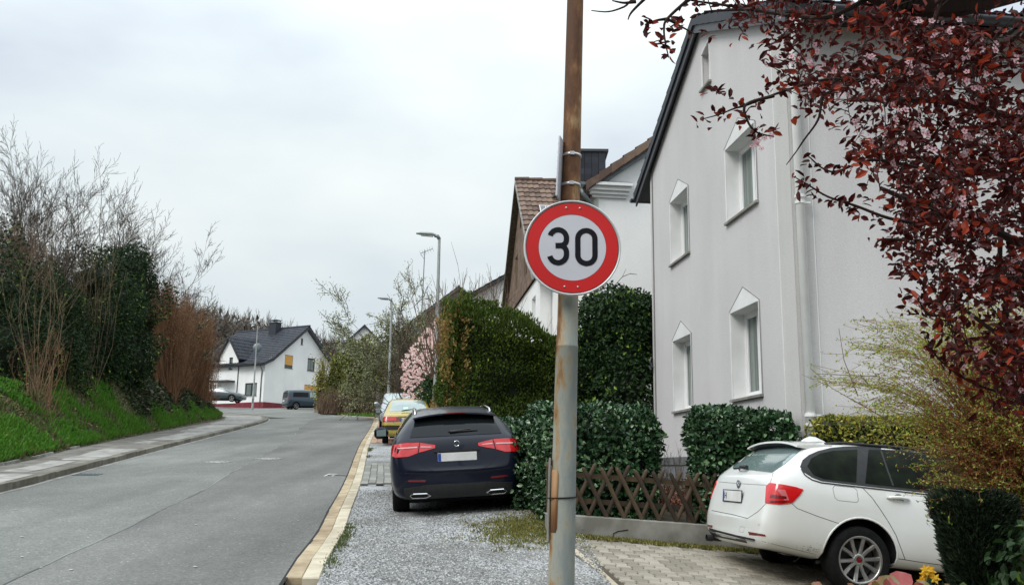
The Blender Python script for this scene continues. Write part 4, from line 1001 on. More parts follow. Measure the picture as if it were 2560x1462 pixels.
# bay with its own gable (wall dormer)
u0, u1 = 3.6, 6.3; Wb = Wall(FO+Wl.n*.12, FU, Wl.n); zb_e, zb_r = 12.55, 14.4
wall_panel(Wb, [(u0, zg+.9), (u1, zg+.9), (u1, zb_e), ((u0+u1)/2, zb_r-.1), (u0, zb_e)], [opn(*lw[0])], .2).build('bay_wall', m_whitewall, fh)
window(Wb, *lw[0], fh, depth=.15, mats=m_slate_trim)
mb = MB()
for uu in (u0, u1): mb.prism([Wb.P(uu, zg+.9, 0), Wb.P(uu, zb_e, 0), Wb.P(uu, zb_e, -3), Wb.P(uu, zg+.9, -.2)], FU*.02)
mb.build('bay_side', m_slate_trim, fh)
mb = MB(); um = (u0+u1)/2
for sg in (-1, 1):
    ue = um+sg*((u1-u0)/2+.45); zz = zb_r-((u1-u0)/2+.45)*(zb_r-zb_e)/((u1-u0)/2)
    slab(mb, [Wb.P(um, zb_r+.05, .35), Wb.P(um, zb_r+.05, -4), Wb.P(ue, zz, -4), Wb.P(ue, zz, .35)], .16)
br = mb.build('bay_roof', m_slate_trim, fh)
for sg in (-1, 1):
    ue = um+sg*((u1-u0)/2+.45); zz = zb_r-((u1-u0)/2+.45)*(zb_r-zb_e)/((u1-u0)/2)
    u_ = Wb.P(um, zb_r+.07, .35)-Wb.P(ue, zz+.02, .35); n = 7
    tile_roof(br, Wb.P(ue, zz+.02, .35), -Wl.n, u_, 14, n, .3, u_.length/n, m_slate, 0, joined='roof_tiles')
# main roof: ridge along FU from gable apex
def RF(v_, u_, z): return FO+FV*v_+FU*u_+Vector((0, 0, z))
mb = MB()
kk = (zr-ze)/HW
prof = [(-.6, ze-.20), (0.6, ze+.35), (HW, zr+.05)]; prof2 = [(HW, zr+.05), (9.6, ze+.75), (11, ze+.0), (12.4, ze-.5)]
for pr2 in (prof, prof2):
    for (va, za), (vb, zb) in zip(pr2[:-1], pr2[1:]): slab(mb, [RF(va, -.45, za), RF(va, 10.2, za), RF(vb, 10.2, zb), RF(vb, -.45, zb)], .2)
rfm = mb.build('roof', m_slate_trim, fh)
for pr2, fl in ((prof, 1), (prof2[::-1], 1)):
    for (va, za), (vb, zb) in zip(pr2[:-1], pr2[1:]):
        u_ = RF(vb, 0, zb)-RF(va, 0, za); n = max(1, int(u_.length/.36))
        tile_roof(rfm, RF(va, -.45, za+.02), FU, u_, 35, n, .304, u_.length/n, m_slate, 0, joined='roof_tiles', keep=(lambda i, j: not (10.6 < i*.304 < 0)) )
mb = MB(); mb.tube([RF(HW, -.5, zr+.12), RF(HW, 10.2, zr+.12)], .1, 6); mb.build('ridge', m_slate, rfm)
mb = MB(); c = RF(HW-.6, 3.9, 15.9); Rz = Matrix.Rotation(math.atan2(FV.y, FV.x), 3, 'Z'); mb.box(c+Vector((0, 0, -.25)), (.8, 1.0, 1.4), Rz); ch = mb.build('chimney', m_slate, fh)
mb = MB(); mb.box(c+Vector((0, 0, .5)), (.95, 1.15, .08), Rz); mb.box(c+Vector((0, 0, .75)), (.9, 1.1, .06), Rz)
for q in ((-.3, -.4), (.3, -.4), (.3, .4), (-.3, .4)): mb.box(c+Rz @ Vector((*q, .62)), (.08, .08, .24), Rz)
mb.build('chimney_cap', m_zinc, ch)
half_gutter(RF(-.68, -.4, ze-.22), RF(-.68, 3.5, ze-.22), .08, fh, m_slate_trim)
mb = MB(); mb.tube([RF(-.6, .1, ze-.35), RF(-.1, .25, ze-.8), RF(-.06, .35, ze-1.6), RF(-.06, .35, zg-.2)], .055, 8); mb.build('downpipe', m_zinc, fh, True)
mb = MB(); c = RF(.2, 1.3, 12.75); mb.lathe([(0, 0), (.25, .03), (.45, .12), (.44, .13), (.24, .05), (0, .02)], (0, 0, 0), axis='y', seg=18)
mb.v = [tuple(Matrix.Rotation(.2, 3, 'Z') @ Vector(v)+c+Vector((0, -.3, .3))) for v in mb.v]; mb.tube([c+Vector((0, 0, -.6)), c+Vector((0, -.25, .2))], .03, 6); mb.build('satellite_dish', m_zinc, fh)
mb = MB(); a = Wl.P(2.4+1.3, 9.95, 0); mb.prism([Wb.P(3.9, 9.7, .0), Wb.P(6.6, 9.7, 0), Wb.P(6.6, 9.85, 0), Wb.P(3.9, 9.85, 0)], Wb.n*1.0); mb.build('door_canopy', m_slate_trim, fh)
# ================================================================ SIGN POST AND STREET LAMPS
base_p = Vector((.305, 5.75, .45)); lean = Vector((.023, 0, 1)).normalized()
mb = MB(); prof = [(.086, 0), (.085, 1.93), (.083, 1.95), (.0665, 1.99), (.066, 2.4), (.060, 4.2), (.056, 5.9)]
zz = [(p[1]) for p in prof]
sg_post = thing('lamp_post', 'tall rusty galvanised post carrying the red and white speed sign', 'post', base_p)
Q = Vector((0, 0, 1)).rotation_difference(lean).to_matrix()
sg_post.rotation_euler = Q.to_euler()
LZ = lambda z: z-base_p.z
mb.lathe([(.083, -.3), (.0815, .2), (.079, .7), (.0725, 1.37), (.0692, 1.945), (.0705, 1.947), (.0705, 1.957), (.0672, 1.965), (.065, 2.15), (.058, 3.6), (.055, 4.4), (.051, 6.2)], seg=40)
post = mb.build('post_shaft', m_rustpole, sg_post, True, local=True)
mod = post.modifiers.new('edge', 'EDGE_SPLIT') if False else None
# rusty service door and mounting strip on the left side
m_rustdoor = M('rusty_door', (.26, .12, .05), (.42, .27, .14), rough=.8, scale=4, stretch=(1, 1, .4), c3=(.33, .19, .09), bump=.02)
mb = MB()
zc0, zc1 = LZ(1.27), LZ(1.64); n = 8
a0, a1 = rad(186), rad(242)
outl = []
for k in range(n+1):
    a = lerp(a0, a1, k/n)
    rr = .0808; dz = .03*(max(0, abs(k/n-.5)-.38)/.12)**2
    outl.append((rr*math.cos(a), rr*math.sin(a), zc0+dz, zc1-dz))
V = []; F = []
for (x, y, zl, zh) in outl: V += [(x, y, zl), (x, y, zh), (x*.95, y*.95, zl), (x*.95, y*.95, zh)]
for k in range(n): i, j = k*4, (k+1)*4; F += [(i, j, j+1, i+1), (i, i+2, j+2, j), (i+1, j+1, j+3, i+3)]
F += [(0, 1, 3, 2), (n*4, n*4+2, n*4+3, n*4+1)]
mb.add(V, F); mb.build('service_door', m_rustdoor, sg_post, True, local=True)
mb = MB(); mb.box((-.088, -.012, LZ(1.46)), (.014, .045, .50), bev=.004); mb.build('mounting_strip', m_concrete, sg_post, local=True)
mb = MB()
ring = [(math.cos(t)*.081-(.016 if math.cos(t) < -.8 else 0), math.sin(t)*.081, LZ(1.475)+.006*math.cos(t)) for t in np.linspace(0, 2*PI, 33)]
mb.tube(ring, .0045, 5); mb.build('cable_tie', m_dark, sg_post, local=True)
# the speed sign
SC = Vector((.374, 5.60, 3.004)); yaw_s = rad(1.5)
sign = thing('speed_sign', 'round red and white speed limit sign reading 30 on the rusty post', 'traffic sign', SC)
sign.rotation_euler = (0, 0, yaw_s)
m_signred = M('sign_red', (.64, .009, .009), (.55, .008, .007), rough=.45, scale=2)
m_signwhite = M('sign_white', (.62, .625, .67), (.56, .57, .61), rough=.4, scale=1.5)
m_signblack = M('sign_black', (.006, .006, .010), rough=.6, spec=.2)
m_signrim = M('sign_rim', (.74, .74, .73), (.6, .6, .59), rough=.4, scale=6, metal=.2)
mb = MB(); mb.lathe([(0, .014), (.297, .014), (.301, .018), (.305, .012), (.305, -.006), (.301, -.012), (.296, -.010), (.293, -.002), (0, -.002)], axis='y', seg=96); mb.build('sign_plate', m_signrim, sign, True, local=True)
def ring_mesh(r0, r1, y, seg=96):
    mb = MB(); V = []
    for k in range(seg):
        a = 2*PI*k/seg
        for r, yy in ((r0, y), (r1, y)): V.append((r*math.cos(a), yy, r*math.sin(a)))
    mb.add(V, [(2*k, 2*((k+1) % seg), 2*((k+1) % seg)+1, 2*k+1) for k in range(seg)]); return mb
ring_mesh(.2875, .2895, -.0045).build('dark_edge_line', m_signblack, sign, local=True)
ring_mesh(.2125, .2875, -.0045).build('red_ring', m_signred, sign, local=True)
mb = MB(); mb.lathe([(.212, -.004), (.0, -.004)], axis='y', seg=96); mb.build('white_disc', m_signwhite, sign, local=True)
ring_mesh(.2110, .2125, -.0047).build('inner_line', m_signblack, sign, local=True)
U = .305/335.0   # crop pixels to metres
def stroke(path, w, closed=False, y=-.0062, flat=None):
    n = len(path); V = []; F = []
    for i, p in enumerate(path):
        a = path[(i-1) % n] if closed or i > 0 else path[i]; b = path[(i+1) % n] if closed or i < n-1 else path[i]
        t = Vector((b[0]-a[0], b[1]-a[1])).normalized(); nn = Vector((-t.y, t.x))
        if flat and i in (0, n-1): nn = Vector((-1 if nn.x < 0 else 1, 0))*1.0; nn *= 1.0/max(.55, abs(Vector((-t.y, t.x)).x))
        for s in (-1, 1): V.append((p[0]+nn.x*s*w/2, y, p[1]+nn.y*s*w/2))
    k = n if closed else n-1
    for i in range(k): j = (i+1) % n; F.append((2*i, 2*j, 2*j+1, 2*i+1))
    mb = MB(); mb.add(V, F); mb.add([(v[0], y+.0012, v[2]) for v in V], [tuple(reversed(f)) for f in F]); return mb
def arc(cx, cy, rx, ry, a0, a1, n=14): return [(cx+rx*math.cos(rad(lerp(a0, a1, k/n))), cy+ry*math.sin(rad(lerp(a0, a1, k/n)))) for k in range(n+1)]
def px2(p): return ((p[0]-527)*U, -(p[1]-797)*U)
# digit 3 (image coordinates y down; arc angle measured accordingly)
top = arc(430, 733, 57, 58, 205, 345); top = arc(429, 732, 57, 58, 196, 360)
up3 = top+arc(446, 742, 40, 42, 10, 88, 8)+[(411, 786)]
lo3 = [(411, 786)]+arc(443, 833, 43, 47, -88, -8, 8)+arc(428, 846, 58, 60, 0, 166)
stroke([px2(p) for p in up3], 37*U, flat=None).build('digit_three', m_signblack, sign, local=True)
stroke([px2(p) for p in lo3], 37*U, y=-.0066).build('digit_three', m_signblack, sign, local=True)
zero = arc(623, 734, 59, 58, 180, 360, 16)+arc(623, 850, 59, 58, 0, 180, 16)
stroke([px2(p) for p in zero], 37*U, closed=True).build('digit_zero', m_signblack, sign, local=True)
for (x, y) in ((484, 516), (578, 517), (473, 1071), (564, 1072)):
    q = px2((x, y)); mb = MB(); mb.lathe([(.007, -.004), (.0065, -.008), (.003, -.0105), (0, -.011)], (q[0], 0, q[1]), axis='y', seg=12); mb.build('rivet', m_alu, sign, True, local=True)
# steel bands with the plate they hold
for z in (3.655, 3.455):
    c = base_p+lean*((z-base_p.z)); mb = MB(); r = .0615
    mb.lathe([(r, -.009), (r+.003, -.008), (r+.003, .008), (r, .009)], (0, 0, LZ(z)), seg=40); b_ = mb.build('clamp_band', m_alu, sg_post, True, local=True)
    mb = MB(); mb.box((0.0, -r-.004, LZ(z)), (.03, .012, .024), bev=.002); mb.build('clamp_buckle', m_alu, b_, local=True)
sp = thing('street_plate', 'white perforated sign plate seen edge-on, clamped left of the rusty post top', 'sign', W(1404, 430, 5.75))
c = W(1408, 430, 5.75); mb = MB()
p1 = W(1397, 500, 5.72); p2 = W(1411, 350, 5.72)
xa = c.x-.018; H_ = .36
Rr = Matrix.Rotation(rad(-14), 3, 'Z')
mb.box((c.x-.012, 5.74, 3.55), (.012, .24, .40), Rr @ Matrix.Rotation(.05, 3, 'Y'), bev=.003); pl_ = mb.build('plate', m_signwhite, sp)
mb = MB()
for i in range(5):
    for j in range(14):
        q = Vector((-.0075, -.095+i*.047+(.02 if j % 2 else 0), -.18+j*.0275)); q = Vector((c.x-.012, 5.74, 3.55))+Rr @ (Matrix.Rotation(.05, 3, 'Y') @ q)
        mb.box(q, (.002, .03, .010), Rr @ Matrix.Rotation(.05, 3, 'Y') @ Matrix.Rotation(.5, 3, 'X'))
mb.build('plate_pattern', m_slate_trim, sp)

# street lamps
def lamp(Y, x, ground, h, label, armlen=.55, ang=PI, first=None):
    t = local_thing('street_lamp', label, 'street lamp', 'street lamps along the road')
    mb = MB(); mb.lathe([(.10, -.5), (.095, 1.6), (.07, 1.75), (.045, h)], seg=14); mb.build('pole', m_galv, t, True, local=True)
    mb = MB(); mb.tube([(0, 0, h-.02), (-.06, 0, h+.08), (-.16, 0, h+.10)], [.06, .065, .06], 10); mb.build('bracket', m_zinc, t, True, local=True)
    # lamp head: flattened pod
    V = []; F = []; st = [(-.12, .05, .04), (-.2, .10, .07), (-.4, .14, .075), (-.62, .12, .06), (-.78, .05, .03)]
    for x_, wy, hz in st:
        for k in range(12): a = 2*PI*k/12; V.append((x_, wy*math.cos(a), h+.115+(-x_)*.06+hz*math.sin(a)*(1 if math.sin(a) > 0 else .6)))
    for i in range(len(st)-1):
        for k in range(12): F.append((i*12+k, i*12+(k+1) % 12, (i+1)*12+(k+1) % 12, (i+1)*12+k))
    F += [tuple(range(12)), tuple(range(59, 47, -1))]
    mb = MB(); mb.add(V, F); hd = mb.build('lamp_head', m_galv, t, True, local=True)
    mb = MB(); mb.prism([(-.22, -.09, h+.085), (-.62, -.08, h+.115), (-.62, .08, h+.115), (-.22, .09, h+.085)], (0, 0, -.02)); mb.build('lamp_glass', m_curtain, hd, local=True)
    mb = MB(); mb.box((0, -.1, .9), (.1, .02, .4), bev=.004); mb.build('service_door', m_zinc, t, local=True)
    t.location = (x, Y, ground)
    return t
L1 = lamp(30, -2.46, gz(-2.46, 30), 9.28-gz(-2.46, 30)-.12, 'tall grey street lamp beside the brown end of the tall hedge')
for ch in L1.children: pass
def lamp_at(Y, x, ground, h, label, dyaw=0):
    c = lamp(Y, x, ground, h, label); c.rotation_euler.z = dyaw; return c
lamp_at(50, -6.63, base(50), 10.72-base(50)-.15, 'slim grey street lamp in front of the budding tree', .1)
l3 = lamp_at(80, -22.3, base(80)-.1, 13.85-base(80)-.1, 'grey street lamp standing in front of the far white house', .0)
l3.rotation_euler.y = .0
t = thing('antenna_mast', 'thin roof aerial mast with small crossed antenna behind the street lamp', 'antenna', (-6.2, 63, 11.0))
ax = W(1062, 625, 63); mb = MB(); mb.tube([(ax.x-.1, 63, 11.0), (ax.x, 63, ax.z)], [.05, .03], 6); mb.build('mast', m_zinc, t)
mb = MB(); mb.tube([ax+Vector((-.3, 0, -.25)), ax+Vector((.55, 0, .1))], .025, 4)
for k in range(6): q = ax+Vector((-.3, 0, -.25)).lerp(Vector((.55, 0, .1)), k/5); mb.tube([q+Vector((.08, -.2, -.22)), q+Vector((-.08, .2, .22))], .015, 4)
mb.tube([ax+Vector((0, 0, -.7)), ax+Vector((-.25, 0, -.3))], .02, 4); mb.build('aerial', m_zinc, t)

# ---------------- low wall and lattice fence
def wy(x): return 11.2+.12*(x-.46)
def wtop(x): return 1.10-.063*(x-.85)
cw = thing('garden_wall', 'low weathered concrete wall under the wooden lattice fence', 'wall', (.45, 11.2, .85))
xs_ = list(np.linspace(.43, 6.5, 26)); mb = MB()
for i, (xa, xb) in enumerate(((.43, 2.9), (2.91, 6.5))):
    n = 14; V = []; F = []
    for k in range(n+1):
        x = lerp(xa, xb, k/n); y = wy(x); g = drive(x, y)-.15
        V += [(x, y, g), (x, y, wtop(x)-.012), (x, y+.012, wtop(x)), (x, y+.17, wtop(x)), (x, y+.18, wtop(x)-.012), (x, y+.18, g)]
    for k in range(n):
        for j in range(5): q = k*6+j; F.append((q, q+6, q+7, q+1))
    F += [tuple(range(5, -1, -1)), tuple(n*6+j for j in range(6))]
    mb = MB(); mb.add(V, F); mb.build('wall_section', m_concrete, cw)
mb = MB()
pc = [(1.22, .10), (1.26, .16), (1.24, .20), (1.33, .225), (1.40, .235)]
mb.tube([(x, wy(x)-.002, wtop(x)-.3+z) for x, z in [(1.24, .0), (1.25, .07), (1.24, .12), (1.30, .15), (1.42, .175)]], .006, 4); mb.build('wall_crack', m_dark, cw)
fn = thing('lattice_fence', 'brown wooden criss-cross lattice fence standing on the low concrete wall', 'fence', (.6, 11.28, 1.1))
mb = MB(); n = 9
V = []; F = []; L_ = .66; wd = .052; dp_ = .026
pr_ = [(-wd/2, 0)]+[(wd/2*math.cos(PI-PI*k/6), -dp_*math.sin(PI*k/6)) for k in range(7)]+[]
pr_ = [(wd/2*math.cos(PI-PI*k/6), -dp_*math.sin(PI*k/6)) for k in range(7)]
for z in (0, L_-.03, L_):
    s_ = 1 if z < L_ else .6
    for x, y in pr_: V.append((x*s_, y*s_, z))
m7 = 7
for l in range(2):
    for k in range(6): F.append((l*m7+k, l*m7+k+1, (l+1)*m7+k+1, (l+1)*m7+k))
    F.append((l*m7+6, l*m7, (l+1)*m7, (l+1)*m7+6))
F += [tuple(range(2*m7, 3*m7)), tuple(range(6, -1, -1))]
o = mesh_obj('slat', V, F, m_wood, local=True); slat_me = o.data; bpy.data.objects.remove(o)
k = 0; x = .50
fy = rad(6.9)
while x < 3.9:
    zb = wtop(x+.1)+.012+random.uniform(-.008, .008)
    # front layer leaning one way: bottom right, top left
    R1 = Matrix.Rotation(fy, 3, 'Z') @ Matrix.Rotation(rad(-26.5+random.uniform(-1, 1)), 3, 'Y')
    piece('slat', slat_me, fn, (x+.235, wy(x+.235)+.045, zb-.014), R1, (1, 1, random.uniform(.97, 1.03)))
    R2_ = Matrix.Rotation(fy, 3, 'Z') @ Matrix.Rotation(rad(26.5+random.uniform(-1, 1)), 3, 'Y')
    piece('slat', slat_me, fn, (x+.02, wy(x+.02)+.078, zb), R2_, (1, 1, random.uniform(.97, 1.03)))
    x += .215
for dz in (.14, .44):
    a = Vector((.46, wy(.46)+.105, wtop(.46)+dz)); b = Vector((3.95, wy(3.95)+.105, wtop(3.95)+dz))
    mb = MB(); d = (b-a); mb.prism([a, a+Vector((0, .03, 0)), a+Vector((0, .03, .06)), a+Vector((0, 0, .06))], d); mb.build('rail', m_wood, fn)
for x in (.48, 2.2, 3.9):
    mb = MB(); mb.box((x, wy(x)+.15, wtop(x)+.22), (.07, .05, .62), bev=.006); mb.build('fence_post', m_wood, fn)
# ================================================================ VEGETATION
def seg_mesh(name, segs, mat, parent=None, sides=3, origin=None):
    A = np.array([s[0] for s in segs], float); B = np.array([s[1] for s in segs], float); r0 = np.array([s[2] for s in segs]); r1 = np.array([s[3] for s in segs])
    D = norm(B-A); ref = np.where(np.abs(D[:, 2:3]) > .9, np.array([[1., 0, 0]]), np.array([[0, 0, 1.]])); U_ = norm(np.cross(D, ref)); Vv = np.cross(D, U_)
    n = len(A); ring = []
    for P_, r in ((A, r0), (B, r1)):
        for k in range(sides):
            a = 2*PI*k/sides; ring.append(P_+(U_*math.cos(a)+Vv*math.sin(a))*r[:, None])
    V = np.stack(ring, 1).reshape(-1, 3)
    F = np.array([[k, (k+1) % sides, sides+(k+1) % sides, sides+k] for k in range(sides)])
    F = (F[None]+(np.arange(n)*2*sides)[:, None, None]).reshape(-1, 4)
    return mesh_obj(name, V, F, mat, parent, False, None, np.repeat(RNG.random(n), sides), origin=origin)
def grow(segs, tips, p, d, L, r, lvl, nb=4, wander=.18, up=.06, ang=(25, 50), ratio=.62, nseg=4, taper=.55, minr=.004, start=.25):
    pts = [Vector(p)]; d = Vector(d).normalized(); rr = [r]
    for i in range(nseg):
        d = (d+Vector((random.gauss(0, wander), random.gauss(0, wander), random.gauss(0, wander)+up))).normalized()
        q = pts[-1]+d*(L/nseg); r2 = max(minr, r*(1-(1-taper)*(i+1)/nseg)); segs.append((tuple(pts[-1]), tuple(q), rr[-1], r2)); pts.append(q); rr.append(r2)
    if lvl == 0: tips.append((pts[-1], d)); tips.append((pts[-2], d)); return
    for k in range(nb):
        t = start+(1-start)*(k+random.random()*.8)/nb; i = min(nseg-1, int(t*nseg)); f = t*nseg-i
        q = pts[i].lerp(pts[i+1], min(1, f)); dd = (pts[i+1]-pts[i]).normalized()
        ax = dd.orthogonal().normalized(); ax.rotate(Matrix.Rotation(random.uniform(0, 2*PI), 3, dd)); nd = dd.copy(); nd.rotate(Matrix.Rotation(rad(random.uniform(*ang)), 3, ax))
        grow(segs, tips, q, nd, L*ratio*random.uniform(.7, 1.15)*(1.1-.4*t), max(minr, rr[i]*.55), lvl-1, nb, wander, up, ang, ratio, nseg, taper, minr, start)
    grow(segs, tips, pts[-1], d, L*ratio, rr[-1]*.9, lvl-1, nb, wander, up, ang, ratio, nseg, taper, minr, start)
def bare_tree(name, label, px, Y, ztop, stems=1, spread=.12, lvl=4, r=.09, zbase=None, mat=None, cat='tree', group=None, nb=4, minr=.008, ang=(22, 45), wander=.12, leaf=None, leaf_size=.05, leaf_n=3, leafmat=None, leanx=0, ratio=.62, up=.05):
    x = W(px, 900, Y).x; zb = (bank_z(x, Y) if zbase is None else zbase); H = ztop-zb
    t = thing(name, label, cat, (x, Y, zb), group); segs = []; tips = []
    # total height of recursion ~ L*(1+r+r^2..)
    S = sum(ratio**i for i in range(lvl+1))
    for s in range(stems):
        a = random.uniform(0, 2*PI); d = Vector((math.cos(a)*spread*random.random()+leanx, math.sin(a)*spread*random.random(), 1)) if stems > 1 else Vector((leanx, 0, 1))
        off = Vector((random.uniform(-.35, .35), random.uniform(-.35, .35), -.1)) if stems > 1 else Vector((0, 0, -.1))
        grow(segs, tips, Vector((x, Y, zb))+off, d, H/S*1.12*random.uniform(.8, 1.05), r*random.uniform(.7, 1), lvl, nb, wander, up, ang, ratio, minr=minr)
    thick = [q for q in segs if q[2] > r*.4]; thin = [q for q in segs if q[2] <= r*.4]
    if thick: seg_mesh('trunk', thick, mat or m_bark, t, 6)
    o = seg_mesh('branches', thin, mat or m_bark_grey, t, 3)
    if leafmat:
        P = []; 
        for q, d in tips:
            for _ in range(leaf_n): P.append(tuple(q+Vector((random.gauss(0, .12), random.gauss(0, .12), random.gauss(0, .12)))))
        P = np.array(P); leaf_mesh('leaves', leafmat, [leaf_arrays(P, rnd_unit(len(P)), rnd_unit(len(P)), RNG.uniform(.6, 1.3, len(P))*leaf_size, leaf_size*.6)], t)
    return t

def blob_points(n, blobs, shell=.55, lump=.22, freq=1.1):
    """points in the outer shell of lumpy ellipsoids; returns points and outward normals"""
    P = []; N = []
    w = np.array([b[1][0]*b[1][2]+b[1][1]*b[1][2] for b in blobs]); w = w/w.sum()
    for (c, r), k in zip(blobs, (w*n).astype(int)):
        u = rnd_unit(k); rr = shell+(1-shell)*RNG.random(k)**.45
        nz_ = np.array([noise.noise(Vector(((c[0]+a*r[0])*freq, (c[1]+b*r[1])*freq, (c[2]+d*r[2])*freq))) for a, b, d in u])
        rr = rr*(1+lump*nz_*1.8); P.append(np.array(c)+u*np.array(r)*rr[:, None]); N.append(norm(u/np.array(r)))
    return np.concatenate(P), np.concatenate(N)
def core_blob(mb, c, r, k=.62, seg=10):
    V = []; F = []; n = 6
    for i in range(n+1):
        ph = -PI/2+PI*i/n
        for j in range(seg):
            th = 2*PI*j/seg; q = 1+.2*noise.noise(Vector((c[0]+math.cos(th)*2, c[1]+math.sin(th)*2, i*1.3)))
            V.append((c[0]+r[0]*k*q*math.cos(ph)*math.cos(th), c[1]+r[1]*k*q*math.cos(ph)*math.sin(th), c[2]+r[2]*k*q*math.sin(ph)))
    for i in range(n):
        for j in range(seg): F.append((i*seg+j, i*seg+(j+1) % seg, (i+1)*seg+(j+1) % seg, (i+1)*seg+j))
    mb.add(V, F)
def leafy(name, label, cat, blobs, n, size, mat, trunk_from=None, kind='diamond', droop=.3, shell=.6, lump=.25, group=None, core=.62, trunk_r=.1, core_mat=None, stems=None, freq=1.1):
    c0 = blobs[0][0]; zb = trunk_from if trunk_from is not None else min(c[2]-r[2] for c, r in blobs)
    t = thing(name, label, cat, (c0[0], c0[1], zb), group)
    P, N = blob_points(n, blobs, shell, lump, freq); k = len(P)
    D = norm(N*.5+rnd_unit(k)*.8+np.array([[0, 0, -droop]])); NN = norm(N+rnd_unit(k)*.7)
    leaf_mesh('foliage', mat, [leaf_arrays(P, D, NN, RNG.uniform(.6, 1.3, k)*size, size*.6, kind)], t)
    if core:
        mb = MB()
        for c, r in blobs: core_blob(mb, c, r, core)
        mb.build('opaque_core', core_mat or m_core, t)  # added opaque dark core, keeps light from showing through the leaves
    segs = []
    for c, r in blobs:
        segs.append(((c[0]+random.uniform(-.1, .1), c[1], zb-.1), (c[0], c[1], c[2]), trunk_r, trunk_r*.5))
    seg_mesh('trunk', segs, m_bark, t, 7)
    return t
def whips(name, label, cat, bases, tops, n, mat, r=.012, curve=.25, leaves=None, group=None, sub=3, origin=None, jit=.35, nseg=4):
    """bush of many thin stems from base region to a top region: bases/tops are functions giving points"""
    b0 = bases(); t = thing(name, label, cat, origin or tuple(b0), group); segs = []; tipsP = []
    for _ in range(n):
        a = Vector(bases()); b = Vector(tops(a)); mid = a.lerp(b, .5)+Vector((random.gauss(0, curve), random.gauss(0, curve), random.gauss(0, curve*.3)+curve*.4)); prev = a; ln = (b-a).length
        ps = []
        for i in range(1, nseg+1):
            s = i/nseg; q = a*(1-s)**2+mid*2*s*(1-s)+b*s*s; segs.append((tuple(prev), tuple(q), r*(1-.75*(i-1)/nseg), r*(1-.75*i/nseg))); ps.append((prev, q)); prev = q
        for k in range(sub):
            p_, q_ = ps[random.randint(nseg//2, nseg-1)]; s0 = p_.lerp(q_, random.random()); d = (q_-p_).normalized()+Vector((random.gauss(0, jit), random.gauss(0, jit), random.gauss(0, jit)))
            e_ = s0+d.normalized()*ln*random.uniform(.08, .25); segs.append((tuple(s0), tuple(e_), r*.4, r*.2)); tipsP += [s0.lerp(e_, z) for z in (.3, .6, 1)]
        tipsP += [q for p, q in ps[1:]]
    seg_mesh('stems', segs, mat, t, 3)
    if leaves:
        lm, ls, ln_ = leaves; P = np.array([tuple(p+Vector((random.gauss(0, ls), random.gauss(0, ls), random.gauss(0, ls)))) for p in tipsP for _ in range(ln_)])
        leaf_mesh('leaves', lm, [leaf_arrays(P, rnd_unit(len(P)), rnd_unit(len(P)), RNG.uniform(.6, 1.4, len(P))*ls, ls*.55)], t)
    return t

# ---- far wood on the hill: far bare trees that read as one mass
segs = []; tips = []
def tiny_tree(x, y, z, H):
    for s in range(1):
        grow(segs, tips, Vector((x, y, z)), Vector((random.gauss(0, .05), 0, 1)), H*.42, .13, 3, 4, .12, .10, (20, 48), .62, 2, .5, .035, .2)
for k in range(210):
    x = random.uniform(-112, -36); y = random.uniform(225, 262)
    tiny_tree(x, y, hillz(x, y)-.3, random.uniform(8.5, 13))
m_farwood = M('far_wood_twigs', (.085, .07, .055), (.19, .17, .145), rough=1, scale=.03, attr=.6)
stuff(tag(seg_mesh('far_wood', segs, m_farwood, origin=(-80, 240, 30)), 'bare brown winter wood covering the far hill above the white house', 'wood'))
P = []
for k in range(9000):
    x = random.uniform(-125, -25); y = random.uniform(205, 262); P.append((x, y, hillz(x, y)+random.uniform(0, 7.5)*random.random()))
P = np.array(P); m_under = M('wood_undergrowth', (.055, .040, .030), (.11, .08, .06), rough=1, scale=.05, attr=.6)
stuff(tag(leaf_mesh('wood_undergrowth', m_under, [leaf_arrays(P, norm(rnd_unit(len(P))+np.array([[0, 0, 1.]])), rnd_unit(len(P)), RNG.uniform(1, 3, len(P)), .8)]), 'dark brown undergrowth beneath the trees of the far hill', 'undergrowth'))

# ---- left bank trees
BT = dict(group='bare trees on the bank', ratio=.64)
bare_tree('bare_tree', 'tall bare multi-stemmed tree at the far left edge of the bank', 25, 31, W(40, 338, 31).z, 8, .5, 5, .05, nb=3, minr=.005, **BT)
bare_tree('bare_tree', 'bare slender tree second from the left on the bank', 110, 33, W(110, 400, 33).z, 5, .4, 5, .045, nb=3, minr=.005, **BT)
bare_tree('bare_tree', 'bare birch with the highest fine crown rising behind the ivy', 225, 39, W(265, 392, 39).z, 4, .30, 5, .07, nb=3, minr=.006, leanx=.06, mat=m_bark, **BT)
bare_tree('bare_tree', 'bare tree leaning right with a spray of twigs over the ivy top', 315, 42, W(370, 500, 42).z, 3, .5, 5, .06, nb=3, minr=.006, leanx=.30, **BT)
bare_tree('bare_tree', 'low bare tree right of the ivy mass, above the brown brush', 405, 47, W(430, 690, 47).z, 5, .5, 4, .05, nb=3, minr=.012, leafmat=m_paleleaf, leaf_size=.06, leaf_n=1, **BT)
bare_tree('bare_tree', 'bare shrubby tree in the brush where the bank falls away', 480, 52, W(500, 750, 52).z, 5, .6, 4, .05, nb=3, minr=.014, **BT)
def EL(px, py, Y, rx, ry, rz): c = W(px, py, Y); return (tuple(c), (rx, ry, rz))
leafy('ivy_clad_tree', 'tall ivy-smothered tree, the rightmost and highest of the dark green mass', 'tree', [EL(308, 690, 36, 1.0, 1.2, 1.15), EL(322, 790, 35.5, 1.15, 1.3, 1.8), EL(300, 890, 34.5, 1.4, 1.2, 1.9)], 19000, .13, m_ivy, group='ivy clad trees on the bank', kind='diamond', lump=.5, freq=.9)
